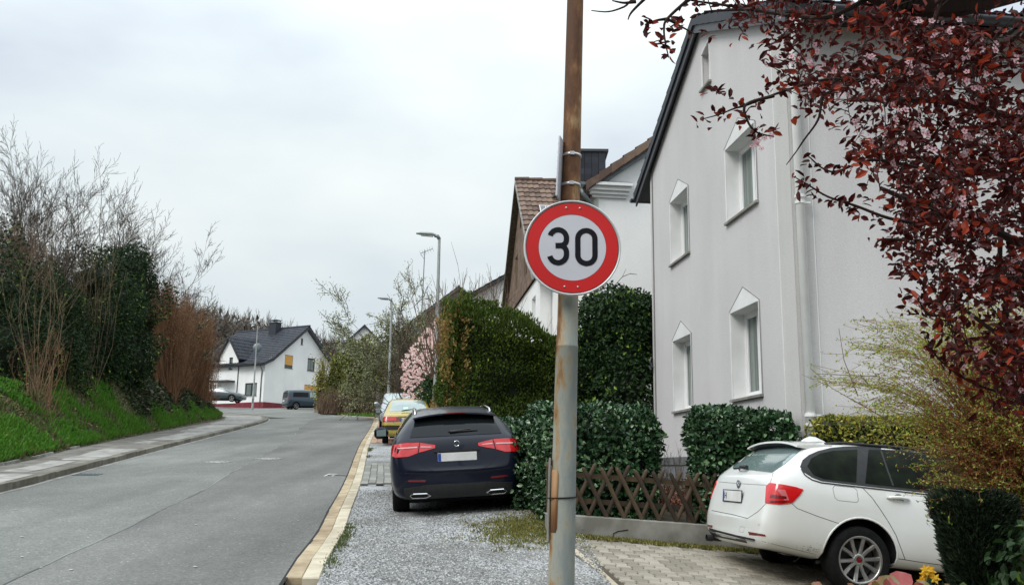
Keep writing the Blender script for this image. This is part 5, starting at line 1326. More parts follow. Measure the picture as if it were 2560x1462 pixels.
leafy('ivy_clad_tree', 'ivy-covered tree in the middle of the dark green mass', 'tree', [EL(230, 720, 33, 1.1, 1.2, 1.3), EL(225, 830, 32.5, 1.4, 1.2, 2.0), EL(200, 920, 32, 1.4, 1, 1.4)], 15000, .12, m_ivy, group='ivy clad trees on the bank', lump=.5, freq=.9)
leafy('ivy_clad_tree', 'ivy-covered stump left of the middle, half behind tan stems', 'tree', [EL(130, 770, 29, 1.15, 1.1, 1.2), EL(110, 860, 28.5, 1.4, 1.1, 1.6), EL(90, 920, 28, 1.2, 1, 1.1)], 13000, .11, m_ivy, group='ivy clad trees on the bank', lump=.5, freq=.9)
leafy('ivy_clad_tree', 'ivy-covered tree cut by the left edge of the photo', 'tree', [EL(10, 770, 26.5, 1.2, 1.1, 1.2), EL(0, 870, 26, 1.4, 1.1, 1.5), EL(-80, 800, 26, 1.3, 1.1, 2.0)], 13000, .11, m_ivy, group='ivy clad trees on the bank', lump=.5, freq=.9)
def brush(name, label, pxs, Y, y0, ytops, n, mat, r=.014, dx=0, sp=28, grp='brown brush on the bank', leaves=None, curve=.2):
    """pxs: px range; ytops: function px->py of brush top"""
    def b():
        px = random.uniform(*pxs); Yv = Y(px)+random.uniform(-.8, .8); p = W(px, 900, Yv); return (p.x, Yv, bank_z(p.x, Yv)-.05)
    def tp(a):
        px = proj(a)[0]+random.gauss(dx, sp); py = ytops(px)+abs(random.gauss(0, 1))*60-12+22*math.sin(px*.13); q = W(px, py, a.y+random.gauss(0, .5)); q.z = max(q.z, a.z+.5); return q
    return whips(name, label, 'shrub', b, tp, n, mat, r, curve, leaves, grp, sub=5)
brush('brown_brush', 'brown leafless thicket above the ivy at the left edge of the photo', (-60, 130), lambda p: 29.5, 0, lambda p: interp([(-60, 560), (80, 590), (140, 640)], p), 420, m_twig_brown, .007, sp=30, curve=.5, leaves=(M('brown_bud', (.07, .045, .03), (.18, .12, .08), rough=1, scale=2, attr=.8), .035, 1))
brush('brown_brush', 'tan leafless shrub fanning out in front of the ivy at the left', (88, 122), lambda p: 25.2, 0, lambda p: 590+abs(p-110)*.8, 26, m_twig_tan, .006, dx=10, curve=.6, sp=65)
brush('brown_brush', 'low dark brown stems at the foot of the ivy at the left', (70, 150), lambda p: 25.0, 0, lambda p: 850, 60, m_twig_rust, .006, curve=.4, sp=25)
brush('brown_brush', 'thin tan stems leaning left against the tallest ivy', (215, 255), lambda p: 31, 0, lambda p: 600+abs(p-230)*.8, 40, m_twig_tan, .008, dx=-5, curve=.6, sp=50)
brush('brown_brush', 'russet brush directly right of the tallest ivy', (392, 450), lambda p: 41, 0, lambda p: interp([(380, 700), (450, 765), (540, 830)], p), 600, m_twig_rust, .010, dx=3, sp=22, curve=.35, leaves=(m_rustbud, .06, 1))
brush('brown_brush', 'russet brush further right where the bank falls to the pavement', (450, 520), lambda p: lerp(44, 50, (p-450)/70), 0, lambda p: interp([(380, 700), (450, 760), (540, 805), (560, 850)], p), 600, m_twig_rust, .011, dx=3, sp=22, curve=.35, leaves=(m_rustbud, .06, 1))
brush('brown_brush', 'last low russet brush before the far white house', (500, 542), lambda p: lerp(51, 55, (p-500)/45), 0, lambda p: interp([(500, 800), (545, 880), (560, 940)], p), 260, m_twig_rust, .011, dx=0, sp=12, leaves=(m_rustbud, .06, 1))
# ---- ivy and dead leaves over the bank, grass
def bank_scatter(n, f, ymin, ymax, dmin, dmax, lift=.03):
    P = []; tries = 0
    while len(P) < n and tries < n*12:
        tries += 1
        y = ymin+(ymax-ymin)*random.random()**1.25; d = random.uniform(dmin, dmax)
        x, yy = bank_xy(y, d)
        if not f(x, yy, d): continue
        P.append((x, yy, bank_z(x, yy)+lift*random.random()))
    return np.array(P)
def gmask(x, y): return noise.noise(Vector((x*.7+7, y*.45, 3)))+.7*noise.noise(Vector((x*1.6, y*1.1, 9)))
P = bank_scatter(26000, lambda x, y, d: (d < 1.45+gmask(x, y)*2.6 and gmask(x, y)+random.gauss(0, .22) > .04 and (y < 34 or d < .45+.5*gmask(x, y))), 17, 62, .05, 3.2, .0); n = len(P)
stuff(tag(leaf_mesh('bank_grass', m_grass, [leaf_arrays(P, norm(np.array([[.25, -.1, 1.0]])+rnd_unit(n)*.45), norm(rnd_unit(n)+np.array([[.5, -.8, .2]])), RNG.uniform(.12, .34, n), .035, 'blade')]), 'bright green grass on the foot of the left bank', 'grass'))
P = bank_scatter(30000, lambda x, y, d: d < 3.3 and (y < 34 or d < .8), 17, 62, .02, 3.4, .0); n = len(P)
stuff(tag(leaf_mesh('dull_grass', m_grass_dull, [leaf_arrays(P, norm(np.array([[.25, -.1, 1.0]])+rnd_unit(n)*.6), norm(rnd_unit(n)+np.array([[.5, -.8, .2]])), RNG.uniform(.06, .24, n), .03, 'blade')]), 'dull olive weeds and grass over the left bank', 'weeds'))
P = bank_scatter(30000, lambda x, y, d: d > 1.5-gmask(x, y)*2 or (y > 34 and d > .7), 16, 62, .2, 6.5, .14); n = len(P)
stuff(tag(leaf_mesh('ground_ivy', m_ivy, [leaf_arrays(P, norm(np.array([[.6, -.3, -.2]])+rnd_unit(n)*.7), norm(np.array([[.5, -.3, .8]])+rnd_unit(n)*.5), RNG.uniform(.07, .14, n), .08)]), 'dark ivy creeping over the upper left bank', 'ivy'))
P = bank_scatter(15000, lambda x, y, d: gmask(x+3, y+9) > -.15, 16, 60, .0, 5, .06); n = len(P)
stuff(tag(leaf_mesh('dead_leaves', m_deadleaf, [leaf_arrays(P, rnd_unit(n), norm(np.array([[.5, -.3, .8]])+rnd_unit(n)*.5), RNG.uniform(.05, .11, n), .05)]), 'brown dead leaves lying over the left bank', 'leaf litter'))
P = bank_scatter(17000, lambda x, y, d: True, 33, 62, .45, 4.5, .12); n = len(P)
stuff(tag(leaf_mesh('slope_ivy', M('slope_ivy_leaf', (.015, .03, .012), (.20, .16, .12), rough=.7, scale=.8, attr=.7, spec=.2, c3=(.05, .065, .028)), [leaf_arrays(P, norm(np.array([[.6, -.3, -.2]])+rnd_unit(n)*.8), norm(np.array([[.5, -.3, .8]])+rnd_unit(n)*.6), RNG.uniform(.10, .22, n), .11)]), 'dark ivy and brown litter on the slope below the russet brush', 'ivy'))
# ---- verge grass beyond
P = np.array([(x, y, base(y)+.05) for x, y in [(random.uniform(-17, -7), random.uniform(62, 82)) for _ in range(9000)] if x > x_at(gutL, y)+.15]); n = len(P)
stuff(tag(leaf_mesh('verge_grass', m_grass, [leaf_arrays(P, norm(np.array([[0, 0, 1.0]])+rnd_unit(n)*.3), rnd_unit(n), RNG.uniform(.1, .3, n), .07, 'blade')]), 'short green grass strip beyond the right bend', 'grass'))

# ---- right side, far to near
def bush(px0, px1, pytop, Y, label, n, mat, size, grp=None, cat='bush', zb=None, core=.6, name='leafy_bush'):
    a, b = W(px0, 950, Y), W(px1, 950, Y); top = W((px0+px1)/2, pytop, Y).z; zb = zb if zb is not None else base(Y); cx = (a.x+b.x)/2; rx = (b.x-a.x)/2; h = top-zb
    bl = [((cx, Y, zb+h*.6), (rx*.85, rx*.8, h*.42)), ((cx-rx*.35, Y-.3, zb+h*.38), (rx*.7, rx*.7, h*.4)), ((cx+rx*.35, Y-.2, zb+h*.36), (rx*.7, rx*.7, h*.38))]
    return leafy(name, label, cat, bl, n, size, mat, zb, group=grp, core=core, lump=.35)
m_olive = M('olive_bush_leaf', (.07, .08, .014), (.26, .27, .06), rough=.7, scale=.5, attr=.6, trans=.2)
bush(820, 880, 880, 72, 'yellow-green budding bush beside the far white house', 7000, m_olive, .20, 'bushes at the bend')
bush(855, 948, 838, 68.5, 'larger olive bush at the bend, right of the first', 12000, m_olive, .20, 'bushes at the bend')
whips('brown_hedge', 'bare reddish brown hedge stems under the olive bushes', 'hedge', lambda: (random.uniform(-13.9, -9.6), 67.6+random.uniform(-1, 1), base(68)), lambda a: a+Vector((random.gauss(0, .3), random.gauss(0, .3), random.uniform(.6, 1.9))), 500, m_twig_brown, .03, .1, None)
whips('forsythia_bush', 'small pale yellow flowering bush against the far white house', 'bush', lambda: (-15.1+random.gauss(0, .2), 74, base(74)), lambda a: a+Vector((random.gauss(0, .35), random.gauss(0, .4), random.uniform(1.0, 4.2))), 90, m_twig_tan, .03, .3, (m_yellowhedge, .16, 2))
bare_tree('budding_tree', 'bare budding tree behind the slim street lamp', 985, 57, W(950, 672, 57).z, 5, .75, 5, .07, zbase=base(57), nb=3, ratio=.66, up=.02, wander=.16, leafmat=m_paleleaf, leaf_size=.11, leaf_n=2, ang=(28, 60), minr=.014, leanx=.02)
bare_tree('bare_tree', 'dark leaning bare tree in front of the old grey house', 1010, 52, W(1040, 735, 52).z, 3, .6, 4, .11, zbase=base(52), nb=4, ang=(25, 55), minr=.016, mat=m_bark, leanx=.1)
leafy('leafy_bush', 'greenish shrub at the foot of the old grey house', 'bush', [EL(985, 950, 55, 1.0, 1, 1.4)], 2200, .2, m_olive, base(55), core=.4)
# magnolia
mg = bare_tree('magnolia_tree', 'pink flowering magnolia behind the parked cars', 1058, 40, W(1060, 800, 40).z, 4, .75, 3, .045, zbase=base(40)+.2, nb=4, ang=(25, 60), minr=.01, mat=m_bark)
P = []
for _ in range(620):
    px = random.uniform(1003, 1096); py = random.uniform(800, 1000)
    if px < 1088-((py-800)*.85) and py < 900 or abs(px-1050) > 48 or (py > 960 and px > 1060): continue
    P.append(tuple(W(px, py, 38.5+random.uniform(-1.5, 1.5))))
P = np.array(P); n = len(P); parts = []
for k in range(5):
    parts.append(leaf_arrays(P+RNG.normal(0, .015, P.shape), norm(rnd_unit(n)*.7+np.array([[0, 0, .9]])), rnd_unit(n), RNG.uniform(.08, .14, n), .075))
leaf_mesh('blossom', m_magnolia, parts, mg)
leafy('evergreen_bush', 'small dark evergreen at the foot of the tall street lamp', 'bush', [EL(1076, 985, 30.5, .42, .4, .55), EL(1088, 1000, 30.3, .3, .4, .6), EL(1078, 950, 30.5, .25, .3, .35)], 2200, .10, m_darkgreen, base(30), lump=.5)
# tall clipped hedge
def face_points(faces, n, disp=.12, freq=1.2, depth=.12):
    nr = [(Vector(f[1])-Vector(f[0])).cross(Vector(f[3])-Vector(f[0])) for f in faces]; ar = np.array([v.length for v in nr]); w = ar/ar.sum(); P = []; N = []
    for f, nv, k in zip(faces, nr, (w*n).astype(int)):
        a, b = RNG.random((2, k, 1)); p0, p1, p2, p3 = (np.array(q) for q in f); q = (p0*(1-a)+p1*a)*(1-b)+(p3*(1-a)+p2*a)*b; nn = np.array(nv.normalized())
        dz = np.array([noise.noise(Vector(tuple(x*freq)))+.5*noise.noise(Vector(tuple(x*freq*2.7))) for x in q])[:, None]
        P.append(q+nn*(dz*disp-depth*RNG.random((k, 1)))); N.append(np.repeat(nn[None], k, 0))
    return np.concatenate(P), np.concatenate(N)
def hedge(name, label, cat, foot, h, n, size, mat, disp=.12, freq=1.2, kind='diamond', up=.5, w=.6, individual=None, ind_mat=None, group=None, zs=None, leafname='foliage', round_=.18, core_in=.12, depth=.12, inset=.2):
    """foot: polygon (ccw seen from above) with ground z; h: height or list"""
    m = len(foot); hs = h if hasattr(h, '__len__') else [h]*m
    t = thing(name, label, cat, foot[0], group); faces = []; cx = sum(p[0] for p in foot)/m; cy = sum(p[1] for p in foot)/m
    for i in range(m):
        a, b = Vector(foot[i]), Vector(foot[(i+1) % m]); za, zb_ = Vector((0, 0, hs[i]-round_)), Vector((0, 0, hs[(i+1) % m]-round_))
        faces.append((a, b, b+zb_, a+za))
        ca, cb = (Vector((lerp(p.x, cx, .12), lerp(p.y, cy, .12), p.z+h_)) for p, h_ in ((a, hs[i]), (b, hs[(i+1) % m])))
        faces.append((a+za, b+zb_, cb, ca))
    top = [Vector((lerp(p[0], cx, .1), lerp(p[1], cy, .1), p[2]+hh)) for p, hh in zip(foot, hs)]
    if m == 4: faces.append(tuple(top))
    P, N = face_points(faces, n, disp, freq, depth); k = len(P)
    D = norm(N*.55+rnd_unit(k)*.65+np.array([[0, 0, up]])); NN = norm(N*1.0+np.array([[0, 0, .5]])+rnd_unit(k)*.5); Ls = RNG.uniform(.7, 1.25, k)*size
    if individual:
        dist = np.linalg.norm(P-np.array([0, 0, EYE]), axis=1)-(N[:, 1] < -.5)*1.0; order = np.argsort(dist); ids = order[:individual]; rest = order[individual:]
        v, f, r = leaf_arrays(np.zeros((1, 3)), np.array([[0, 1., 0]]), np.array([[0, 0, 1.]]), 1.0, w, 'leaf', .2)
        lo = mesh_obj('leaf', v, f, ind_mat, local=True); me = lo.data; bpy.data.objects.remove(lo)
        for i in ids:
            d = Vector(D[i]); s = d.cross(Vector(NN[i])).normalized(); nn = s.cross(d)
            o = piece('leaf', me, t, P[i]+N[i]*.03, Matrix((s, d, nn)).transposed(), (Ls[i],)*3)
    else: rest = np.arange(k)
    fo = leaf_mesh(leafname, mat, [leaf_arrays(P[rest], D[rest], NN[rest], Ls[rest], size*w, kind)], t)
    if individual: stuff(fo)
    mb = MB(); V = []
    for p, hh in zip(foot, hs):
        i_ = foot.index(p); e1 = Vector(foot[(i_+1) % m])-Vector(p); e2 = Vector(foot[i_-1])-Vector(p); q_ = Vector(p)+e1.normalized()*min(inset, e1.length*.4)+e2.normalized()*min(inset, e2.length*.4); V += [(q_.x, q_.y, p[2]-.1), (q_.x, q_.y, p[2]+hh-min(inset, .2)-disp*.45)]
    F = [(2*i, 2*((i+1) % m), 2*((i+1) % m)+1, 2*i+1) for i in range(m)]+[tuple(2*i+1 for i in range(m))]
    mb.add(V, F); mb.build('opaque_core', m_core, t)  # dark box added inside the hedge against see-through gaps
    return t
hedge('tall_hedge', 'tall clipped green hedge behind the black car', 'hedge', [(-1.34, 19.6, 1.5), (1.62, 20.0, 1.5), (1.5, 21.2, 1.5), (-1.62, 23.5, 1.5)], [3.75, 2.85, 2.85, 3.8], 50000, .07, m_privet, .42, .75, up=.7, round_=.6, inset=.35)
P = np.array([(x, lerp(19.55, 20.0, (x+1.34)/3)+random.uniform(-.12, .5), 1.5+lerp(3.6, 2.8, (x+1.34)/3)+.35*noise.noise(Vector((x*1.5, 0, 0)))+random.uniform(-.35, .1)) for x in [random.uniform(-1.5, 1.6) for _ in range(2200)]]); n = len(P)
stuff(tag(leaf_mesh('hedge_shoots', m_privet, [leaf_arrays(P, norm(np.array([[0, -.2, 1.]])+rnd_unit(n)*.5), rnd_unit(n), RNG.uniform(.05, .16, n), .03)]), 'loose upright shoots growing out of the top of the tall hedge', 'hedge shoots'))
hedge('brown_hedge', 'russet brown hedge end along the pavement edge, left of the tall green hedge', 'hedge', [(-1.50, 19.75, 1.5), (-1.12, 19.5, 1.5), (-1.45, 25.0, 1.8), (-1.88, 25.0, 1.8)], [3.55, 3.7, 4.2, 4.0], 17000, .08, m_privet_brown, .4, .9, up=.9, round_=.5, inset=.2)
whips('bare_twigs', 'bare twiggy shrub poking above the tall hedge', 'shrub', lambda: (random.uniform(-2.2, -.2), 24.5+random.uniform(-1, 1), 4.0), lambda a: a+Vector((random.gauss(0, .5), random.gauss(0, .4), random.uniform(1.2, 2.9))), 130, m_twig_brown, .016, .25, None)
whips('bare_twigs', 'bare twigs in front of the white wall of the brown roofed house', 'shrub', lambda: (random.uniform(.2, 1.0), 22.5, 3.4), lambda a: a+Vector((random.gauss(.1, .5), random.gauss(0, .3), random.uniform(.8, 2.0))), 40, m_twig_tan, .007, .25, None)
hedge('evergreen_hedge', 'lower dark part of the hedge right of the signpost', 'hedge', [(1.0, 18.6, 1.4), (2.72, 18.75, 1.4), (2.7, 19.6, 1.4), (1.0, 19.7, 1.4)], [2.65, 2.6, 2.6, 2.65], 14000, .08, m_darkgreen, .2, 1.2)
leafy('evergreen_bush', 'dense dark evergreen shrub against the far corner of the grey house', 'bush', [EL(1545, 800, 19.2, .82, .7, .75), EL(1590, 860, 19.0, .6, .6, 1.0), EL(1490, 850, 19.2, .5, .6, .8), EL(1560, 930, 18.8, .8, .6, 1.2)], 15000, .10, m_darkgreen, 1.5, lump=.3)
# bent whip sprouting in front of the white house
t = thing('whip_twig', 'single bent bare whip against the white house wall', 'twig', W(1530, 740, 19.3)); segs = []
pts = [W(1530, 740, 19.3), W(1540, 710, 19.3), W(1556, 692, 19.3), W(1575, 684, 19.3), W(1592, 686, 19.3)]
for a, b in zip(pts[:-1], pts[1:]): segs.append((tuple(a), tuple(b), .008, .006))
segs.append((tuple(pts[2]), tuple(W(1565, 672, 19.3)), .005, .003)); seg_mesh('stem', segs, m_bark, t, 4)
# laurels
m_laurel_obj = M('laurel_leaf_piece', (.022, .055, .022), (.17, .28, .13), rough=.26, scale=4, obj_rand=.8, c3=(.03, .085, .028), trans=.1)
hedge('laurel_hedge', 'glossy cherry laurel hedge between the black car and the grey house, behind the signpost', 'hedge', [(.38, 11.75, .98), (1.93, 11.98, 1.0), (1.85, 12.9, 1.1), (.2, 12.9, 1.05)], [1.44, 1.40, 1.42, 1.42], 10500, .076, m_laurel, .10, 2.2, kind='leaf', up=.1, w=.6, individual=300, ind_mat=m_laurel_obj, group='cherry laurel hedges')
hedge('laurel_hedge', 'lower cherry laurel hedge running back beside the black car', 'hedge', [(.05, 12.6, 1.02), (.7, 12.6, 1.0), (.0, 18.0, 1.5), (-.62, 18.0, 1.5)], [1.2, 1.3, 1.0, 1.0], 12000, .078, m_laurel, .10, 2.2, kind='leaf', up=.1, w=.6, individual=300, ind_mat=m_laurel_obj, group='cherry laurel hedges')
hedge('laurel_hedge', 'cherry laurel hedge in front of the grey house corner, behind the white car', 'hedge', [(2.28, 11.58, 1.0), (3.50, 11.22, 1.0), (3.42, 12.0, 1.1), (2.35, 12.3, 1.1)], [1.34, 1.30, 1.33, 1.38], 9500, .072, m_laurel, .10, 2.2, kind='leaf', up=.1, w=.6, individual=300, ind_mat=m_laurel_obj, group='cherry laurel hedges')
hedge('variegated_hedge', 'yellow and green variegated hedge along the side wall of the grey house', 'hedge', [(3.62, 11.12, .7), (8.5, 11.67, .7), (8.5, 11.9, .7), (3.62, 11.36, .7)], [1.60, 1.63, 1.63, 1.60], 34000, .05, m_yellowhedge, .05, 2.5, up=.3, round_=.08, depth=.05, inset=.08)
# dry things behind the fence
whips('dry_stalks', 'dry tan stalks standing by the stone plinth', 'plant', lambda: (random.uniform(2.0, 2.35), 12.6+random.uniform(-.2, .2), 1.1), lambda a: a+Vector((random.gauss(0, .1), 0, random.uniform(.4, .85))), 45, m_twig_tan, .005, .06, None)
whips('rusty_groundcover', 'low shrub with reddish dry leaves seen through the fence', 'plant', lambda: (random.uniform(1.9, 2.6), 12.3+random.uniform(-.3, .3), 1.1), lambda a: a+Vector((random.gauss(0, .15), random.gauss(0, .1), random.uniform(.1, .32))), 90, m_twig_brown, .005, .06, (M('rusty_leaf', (.2, .05, .03), (.45, .2, .13), scale=8, attr=.9), .035, 2))
# ---- weeds: along wall foot, gutter edge and in the gravel
def tufts(name, label, pts, mat, L_=(.03, .09), w=.012, per=10, spread=.05):
    P = np.array([(x+random.gauss(0, spread), y+random.gauss(0, spread), z) for x, y, z in pts for _ in range(per)]); n = len(P)
    return stuff(tag(leaf_mesh(name, mat, [leaf_arrays(P, norm(np.array([[0, 0, 1.0]])+rnd_unit(n)*.7), rnd_unit(n), RNG.uniform(*L_, n), w, 'diamond')]), label, 'weeds'))
pts = []
for _ in range(420): x = random.uniform(.5, 3.3); y = wy(x)-.03-abs(random.gauss(0, .09)); pts.append((x, y, drive(x, y)+.005))
m_moss = M('moss_weed', (.07, .09, .015), (.30, .26, .07), rough=.9, scale=4, attr=.8, trans=.2)
tufts('wall_weeds', 'mossy weeds along the foot of the low concrete wall', pts, m_moss, (.02, .06))
pts = []
for _ in range(900):
    x = random.gauss(.25, .33); y = random.gauss(11.3, .5)
    if x > .5 and y > 11.0: continue
    if x < .9: pts.append((x, y, min(gz(x, y), drive(x, y)+.25*max(0, .9-x)+.02) if y < 11.2 and x > 0 else gz(x, y)))
tufts('gravel_weeds', 'yellowish weeds in the gravel between the signpost and the laurel', pts, m_moss, (.015, .05), per=9)
pts = []
for _ in range(160):
    y = random.choice([9.2, 10.1, 10.7, 11.6, 24, 26.5, 27.3])+random.gauss(0, .25); x = x_at(gutL, y)+.33+abs(random.gauss(0, .03)); pts.append((x, y, gz(x, y)))
tufts('gutter_weeds', 'small grass tufts along the edge of the kerb stones', pts, m_grass_dull, (.015, .055), per=7, spread=.035)

# unseen trees added behind the viewpoint to darken reflections in the cars
P, N = blob_points(16000, [((-14, -22, 6), (7, 5, 8)), ((-3, -32, 5), (8, 5, 9)), ((9, -26, 5), (7, 5, 8)), ((-15, -6, 5), (4, 8, 6)), ((14, -14, 4), (5, 8, 7))], .6, .3, .3); n = len(P)
stuff(tag(leaf_mesh('unseen_trees', m_ivy, [leaf_arrays(P, rnd_unit(n), N+rnd_unit(n)*.5, RNG.uniform(.5, 1.0, n), .5)]), 'unseen dark evergreen trees added behind the viewpoint to darken reflections', 'trees'))
mb = MB()
for c_, r_ in (((-14, -22, 6), (7, 5, 8)), ((-3, -32, 5), (8, 5, 9)), ((9, -26, 5), (7, 5, 8)), ((-15, -6, 5), (4, 8, 6)), ((14, -14, 4), (5, 8, 7))): core_blob(mb, c_, r_, .75)
stuff(tag(mb.build('unseen_trees_core', m_core), 'opaque dark cores of the unseen trees added behind the viewpoint', 'trees'))
# ================================================================ CARS
def paint(name, c, rough=.28, metal=0, c2=None, coat=1): return M(name, c, c2 or tuple(v*.93 for v in c), rough=rough, scale=1.5, metal=metal, coat=coat, spec=.5)
p_black = M('paint_black_blue', (.004, .006, .016), (.005, .007, .018), rough=.3, scale=1.5, coat=.35, spec=.2); p_white = paint('paint_white', (.78, .79, .77), .35, c2=(.70, .70, .66)); p_yellow = paint('paint_yellow', (.42, .32, .045), .35, c2=(.37, .28, .04))
p_silver = paint('paint_silver', (.33, .36, .40), .35, .4); p_teal = paint('paint_dark_teal', (.015, .035, .05), .3); p_grey = paint('paint_dark_grey', (.03, .045, .05), .3)
m_carglass = M('car_glass_dark', (.006, .008, .009), (.010, .012, .013), rough=.03, scale=1, spec=.22)
m_sideglass = M('car_side_glass', (.004, .005, .004), (.012, .018, .010), rough=.05, scale=5, spec=.07)
m_carglass_sky = M('car_glass_sky_reflection', (.17, .24, .24), (.25, .32, .31), rough=.05, scale=1.5, spec=1, coat=1)  # pale teal sky reflection put into the glass base colour
m_tail = M('tail_red', (.66, .010, .014), (.5, .006, .01), rough=.18, scale=8, coat=1); m_tail_dark = M('tail_red_dark', (.16, .004, .008), rough=.2, coat=1); m_tail_clear = M('tail_clear', (.75, .45, .45), rough=.15, coat=1)
m_blackplastic = M('black_plastic', (.012, .012, .013), (.02, .02, .02), rough=.55, scale=20); m_chrome = M('chrome', (.75, .75, .75), rough=.12, metal=1)
m_tyre = M('tyre', (.006, .006, .006), (.011, .011, .011), rough=.85, scale=30, spec=.15); m_rim = M('alloy', (.42, .41, .39), (.32, .31, .29), rough=.3, metal=.8, scale=8); m_plate = M('number_plate', (.78, .78, .76), (.66, .66, .64), rough=.5, scale=6)
m_blue = M('plate_blue', (.02, .06, .35), rough=.5); m_lampglass = M('headlamp_glass', (.45, .48, .5), (.3, .33, .36), rough=.1, coat=1, scale=12)
m_dirt = M('dirt_splash', (.12, .10, .07), rough=.9)
CUTTERS = []
class Car:
    def __init__(c, name, label, L, W2, top, sh, wprof, zb, roofw, mat, wheels, wr, Mw, zmid=.55, sub=2, arch=1.14, roof_drop=.045, rec=None):
        c.root = local_thing(name, label, name.replace('parked_', '').replace('_', ' ') if False else 'car'); c.root.matrix_world = Mw; c.Mw = Mw; c.L = L; c.inv = Mw.inverted()
        st = sorted(set([0, .03, .07, .12, .19, .28, .38, .5, .62, .78, 1.0, 1.3, 1.7, 2.1, 2.5]+[k[0] for k in top if k[0] > .1]+[L-.9, L-.5, L-.25, L-.1, L-.04, L]+[L-1.2]))
        st = [s for s in st if 0 <= s <= L]; cl = [st[0]]
        for s in st[1:]:
            if s-cl[-1] > .025: cl.append(s)
        st = cl; n = len(st); V = []; idx = {}
        def vert(key, p): idx[key] = len(V); V.append(p)
        for i, x in enumerate(st):
            zt = interp(top, x); zs = min(interp(sh, x), zt-.03); w = W2*interp(wprof, x); z0 = interp(zb, x); g = min(1, max(0, (zt-zs-.06)/.28)); wr_ = interp(roofw, x)*W2
            zm = min(zmid, lerp(z0, zs, .6)); zc = lerp(zm, zs, .62)
            y6 = lerp(w*.84, wr_, g); 
            pts = [(0, z0), (w*.80, z0), (w*.965, z0+.07), (w, zm), (w*.985, zc), (lerp(w*.93, w*.945, g), zs), (y6, zt-lerp(.012, roof_drop, g)), (y6*.72, zt-.010), (0, zt)]
            for k, (y, z) in enumerate(pts):
                if 0 < k < 8: vert((i, k, 1), (x, y, z)); vert((i, k, -1), (x, -y, z))
                else: vert((i, k, 0), (x, y, z))
        K = 8
        def I(i, k, s): return idx[(i, k, 0)] if k in (0, K) else idx[(i, k, s)]
        F = []
        for i in range(n-1):
            for k in range(K):
                for s in (1, -1):
                    q = [I(i, k, s), I(i+1, k, s), I(i+1, k+1, s), I(i, k+1, s)]; F.append(tuple(q if s == -1 else q[::-1]))
        for e, bulge in ((0, -.025), (n-1, .03)):
            for k in range(1, K): vert((e, k, 'c'), (st[e]+bulge, 0, V[idx[(e, k, 1)]][2]))
            def Cc(k): return idx[(e, k, 0)] if k in (0, K) else idx[(e, k, 'c')]
            for k in range(K):
                for s in (1, -1):
                    q = [Cc(k), I(e, k, s), I(e, k+1, s), Cc(k+1)]; qq = []
                    for a in q:
                        if a not in qq: qq.append(a)
                    flip = (s == 1) ^ (e != 0); F.append(tuple(qq if not flip else qq[::-1]))
        me = bpy.data.meshes.new('body'); me.from_pydata(V, [], F); me.materials.append(mat); me.materials.append(m_blackplastic); me.validate()
        bm = bmesh.new(); bm.from_mesh(me); bmesh.ops.recalc_face_normals(bm, faces=bm.faces); bm.to_mesh(me); bm.free()
        o = bpy.data.objects.new('body', me); COL.objects.link(o)
        s_ = o.modifiers.new('s', 'SUBSURF'); s_.levels = sub; s_.render_levels = sub
        cut = MB(); 
        for x in wheels:
            for sg in (1, -1):
                V2 = []; seg = 40; r = wr*arch
                for yy in (W2*.58, W2*1.2):
                    for k in range(seg): a = 2*PI*k/seg; V2.append((x+r*math.cos(a), sg*yy, wr+.01+r*math.sin(a)))
                F2 = [(k, (k+1) % seg, seg+(k+1) % seg, seg+k) for k in range(seg)]+[tuple(range(seg-1, -1, -1)), tuple(range(seg, 2*seg))]
                if sg == 1: F2 = [f[::-1] for f in F2]
                cut.add(V2, F2)
        co = cut.build('cutter', m_blackplastic); 
        bmm = bmesh.new(); bmm.from_mesh(co.data); bmesh.ops.recalc_face_normals(bmm, faces=bmm.faces); bmm.to_mesh(co.data); bmm.free()
        b = o.modifiers.new('b', 'BOOLEAN'); b.object = co; b.operation = 'DIFFERENCE'; b.solver = 'EXACT'; b.material_mode = 'TRANSFER'
        dg = bpy.context.evaluated_depsgraph_get(); dg.update(); ev = o.evaluated_get(dg); m2 = bpy.data.meshes.new_from_object(ev, depsgraph=dg)
        b.show_viewport = False; dg.update(); m3 = bpy.data.meshes.new_from_object(o.evaluated_get(dg), depsgraph=dg)
        c.tree = BVHTree.FromPolygons([v.co.copy() for v in m3.vertices], [tuple(p.vertices) for p in m3.polygons]); bpy.data.meshes.remove(m3)
        bpy.data.objects.remove(o); bpy.data.objects.remove(co)
        m2.polygons.foreach_set('use_smooth', np.ones(len(m2.polygons), bool)); m2.set_sharp_from_angle(angle=rad(40)); m2.name = 'body'
        c.body = bpy.data.objects.new('body', m2); COL.objects.link(c.body); c.body.parent = c.root; ORG[c.body.name] = Vector((0, 0, 0)); c.wr = wr; c.W2 = W2
    def cast(c, side, u, v):
        if side == 'R': o, d = Vector((u, -3, v)), Vector((0, 1, 0))
        elif side == 'Lf': o, d = Vector((u, 3, v)), Vector((0, -1, 0))
        elif side == 'B': o, d = Vector((-1, u, v)), Vector((1, 0, 0))
        elif side == 'F': o, d = Vector((c.L+1, u, v)), Vector((-1, 0, 0))
        elif side == 'T': o, d = Vector((u, v, 3)), Vector((0, 0, -1))
        elif side == 'cam':
            o = c.inv @ CAMP; d = (c.inv.to_3x3() @ ray(u, v)).normalized()
        elif side[0] == 'C':   # around a vertical axis near the rear corner; u degrees from straight back
            sg = -1 if side[1] == 'R' else 1; ax = Vector((.75, sg*(c.W2-.75), v)); a = rad(u); out = Vector((-math.cos(a), sg*math.sin(a), 0)); o, d = ax+out*3, -out
        h = c.tree.ray_cast(o, d)
        if h[0] is None:
            h = c.tree.find_nearest(o+d*(d.dot(Vector((c.L/2, 0, .7))-o)))
        return h[0], h[1]
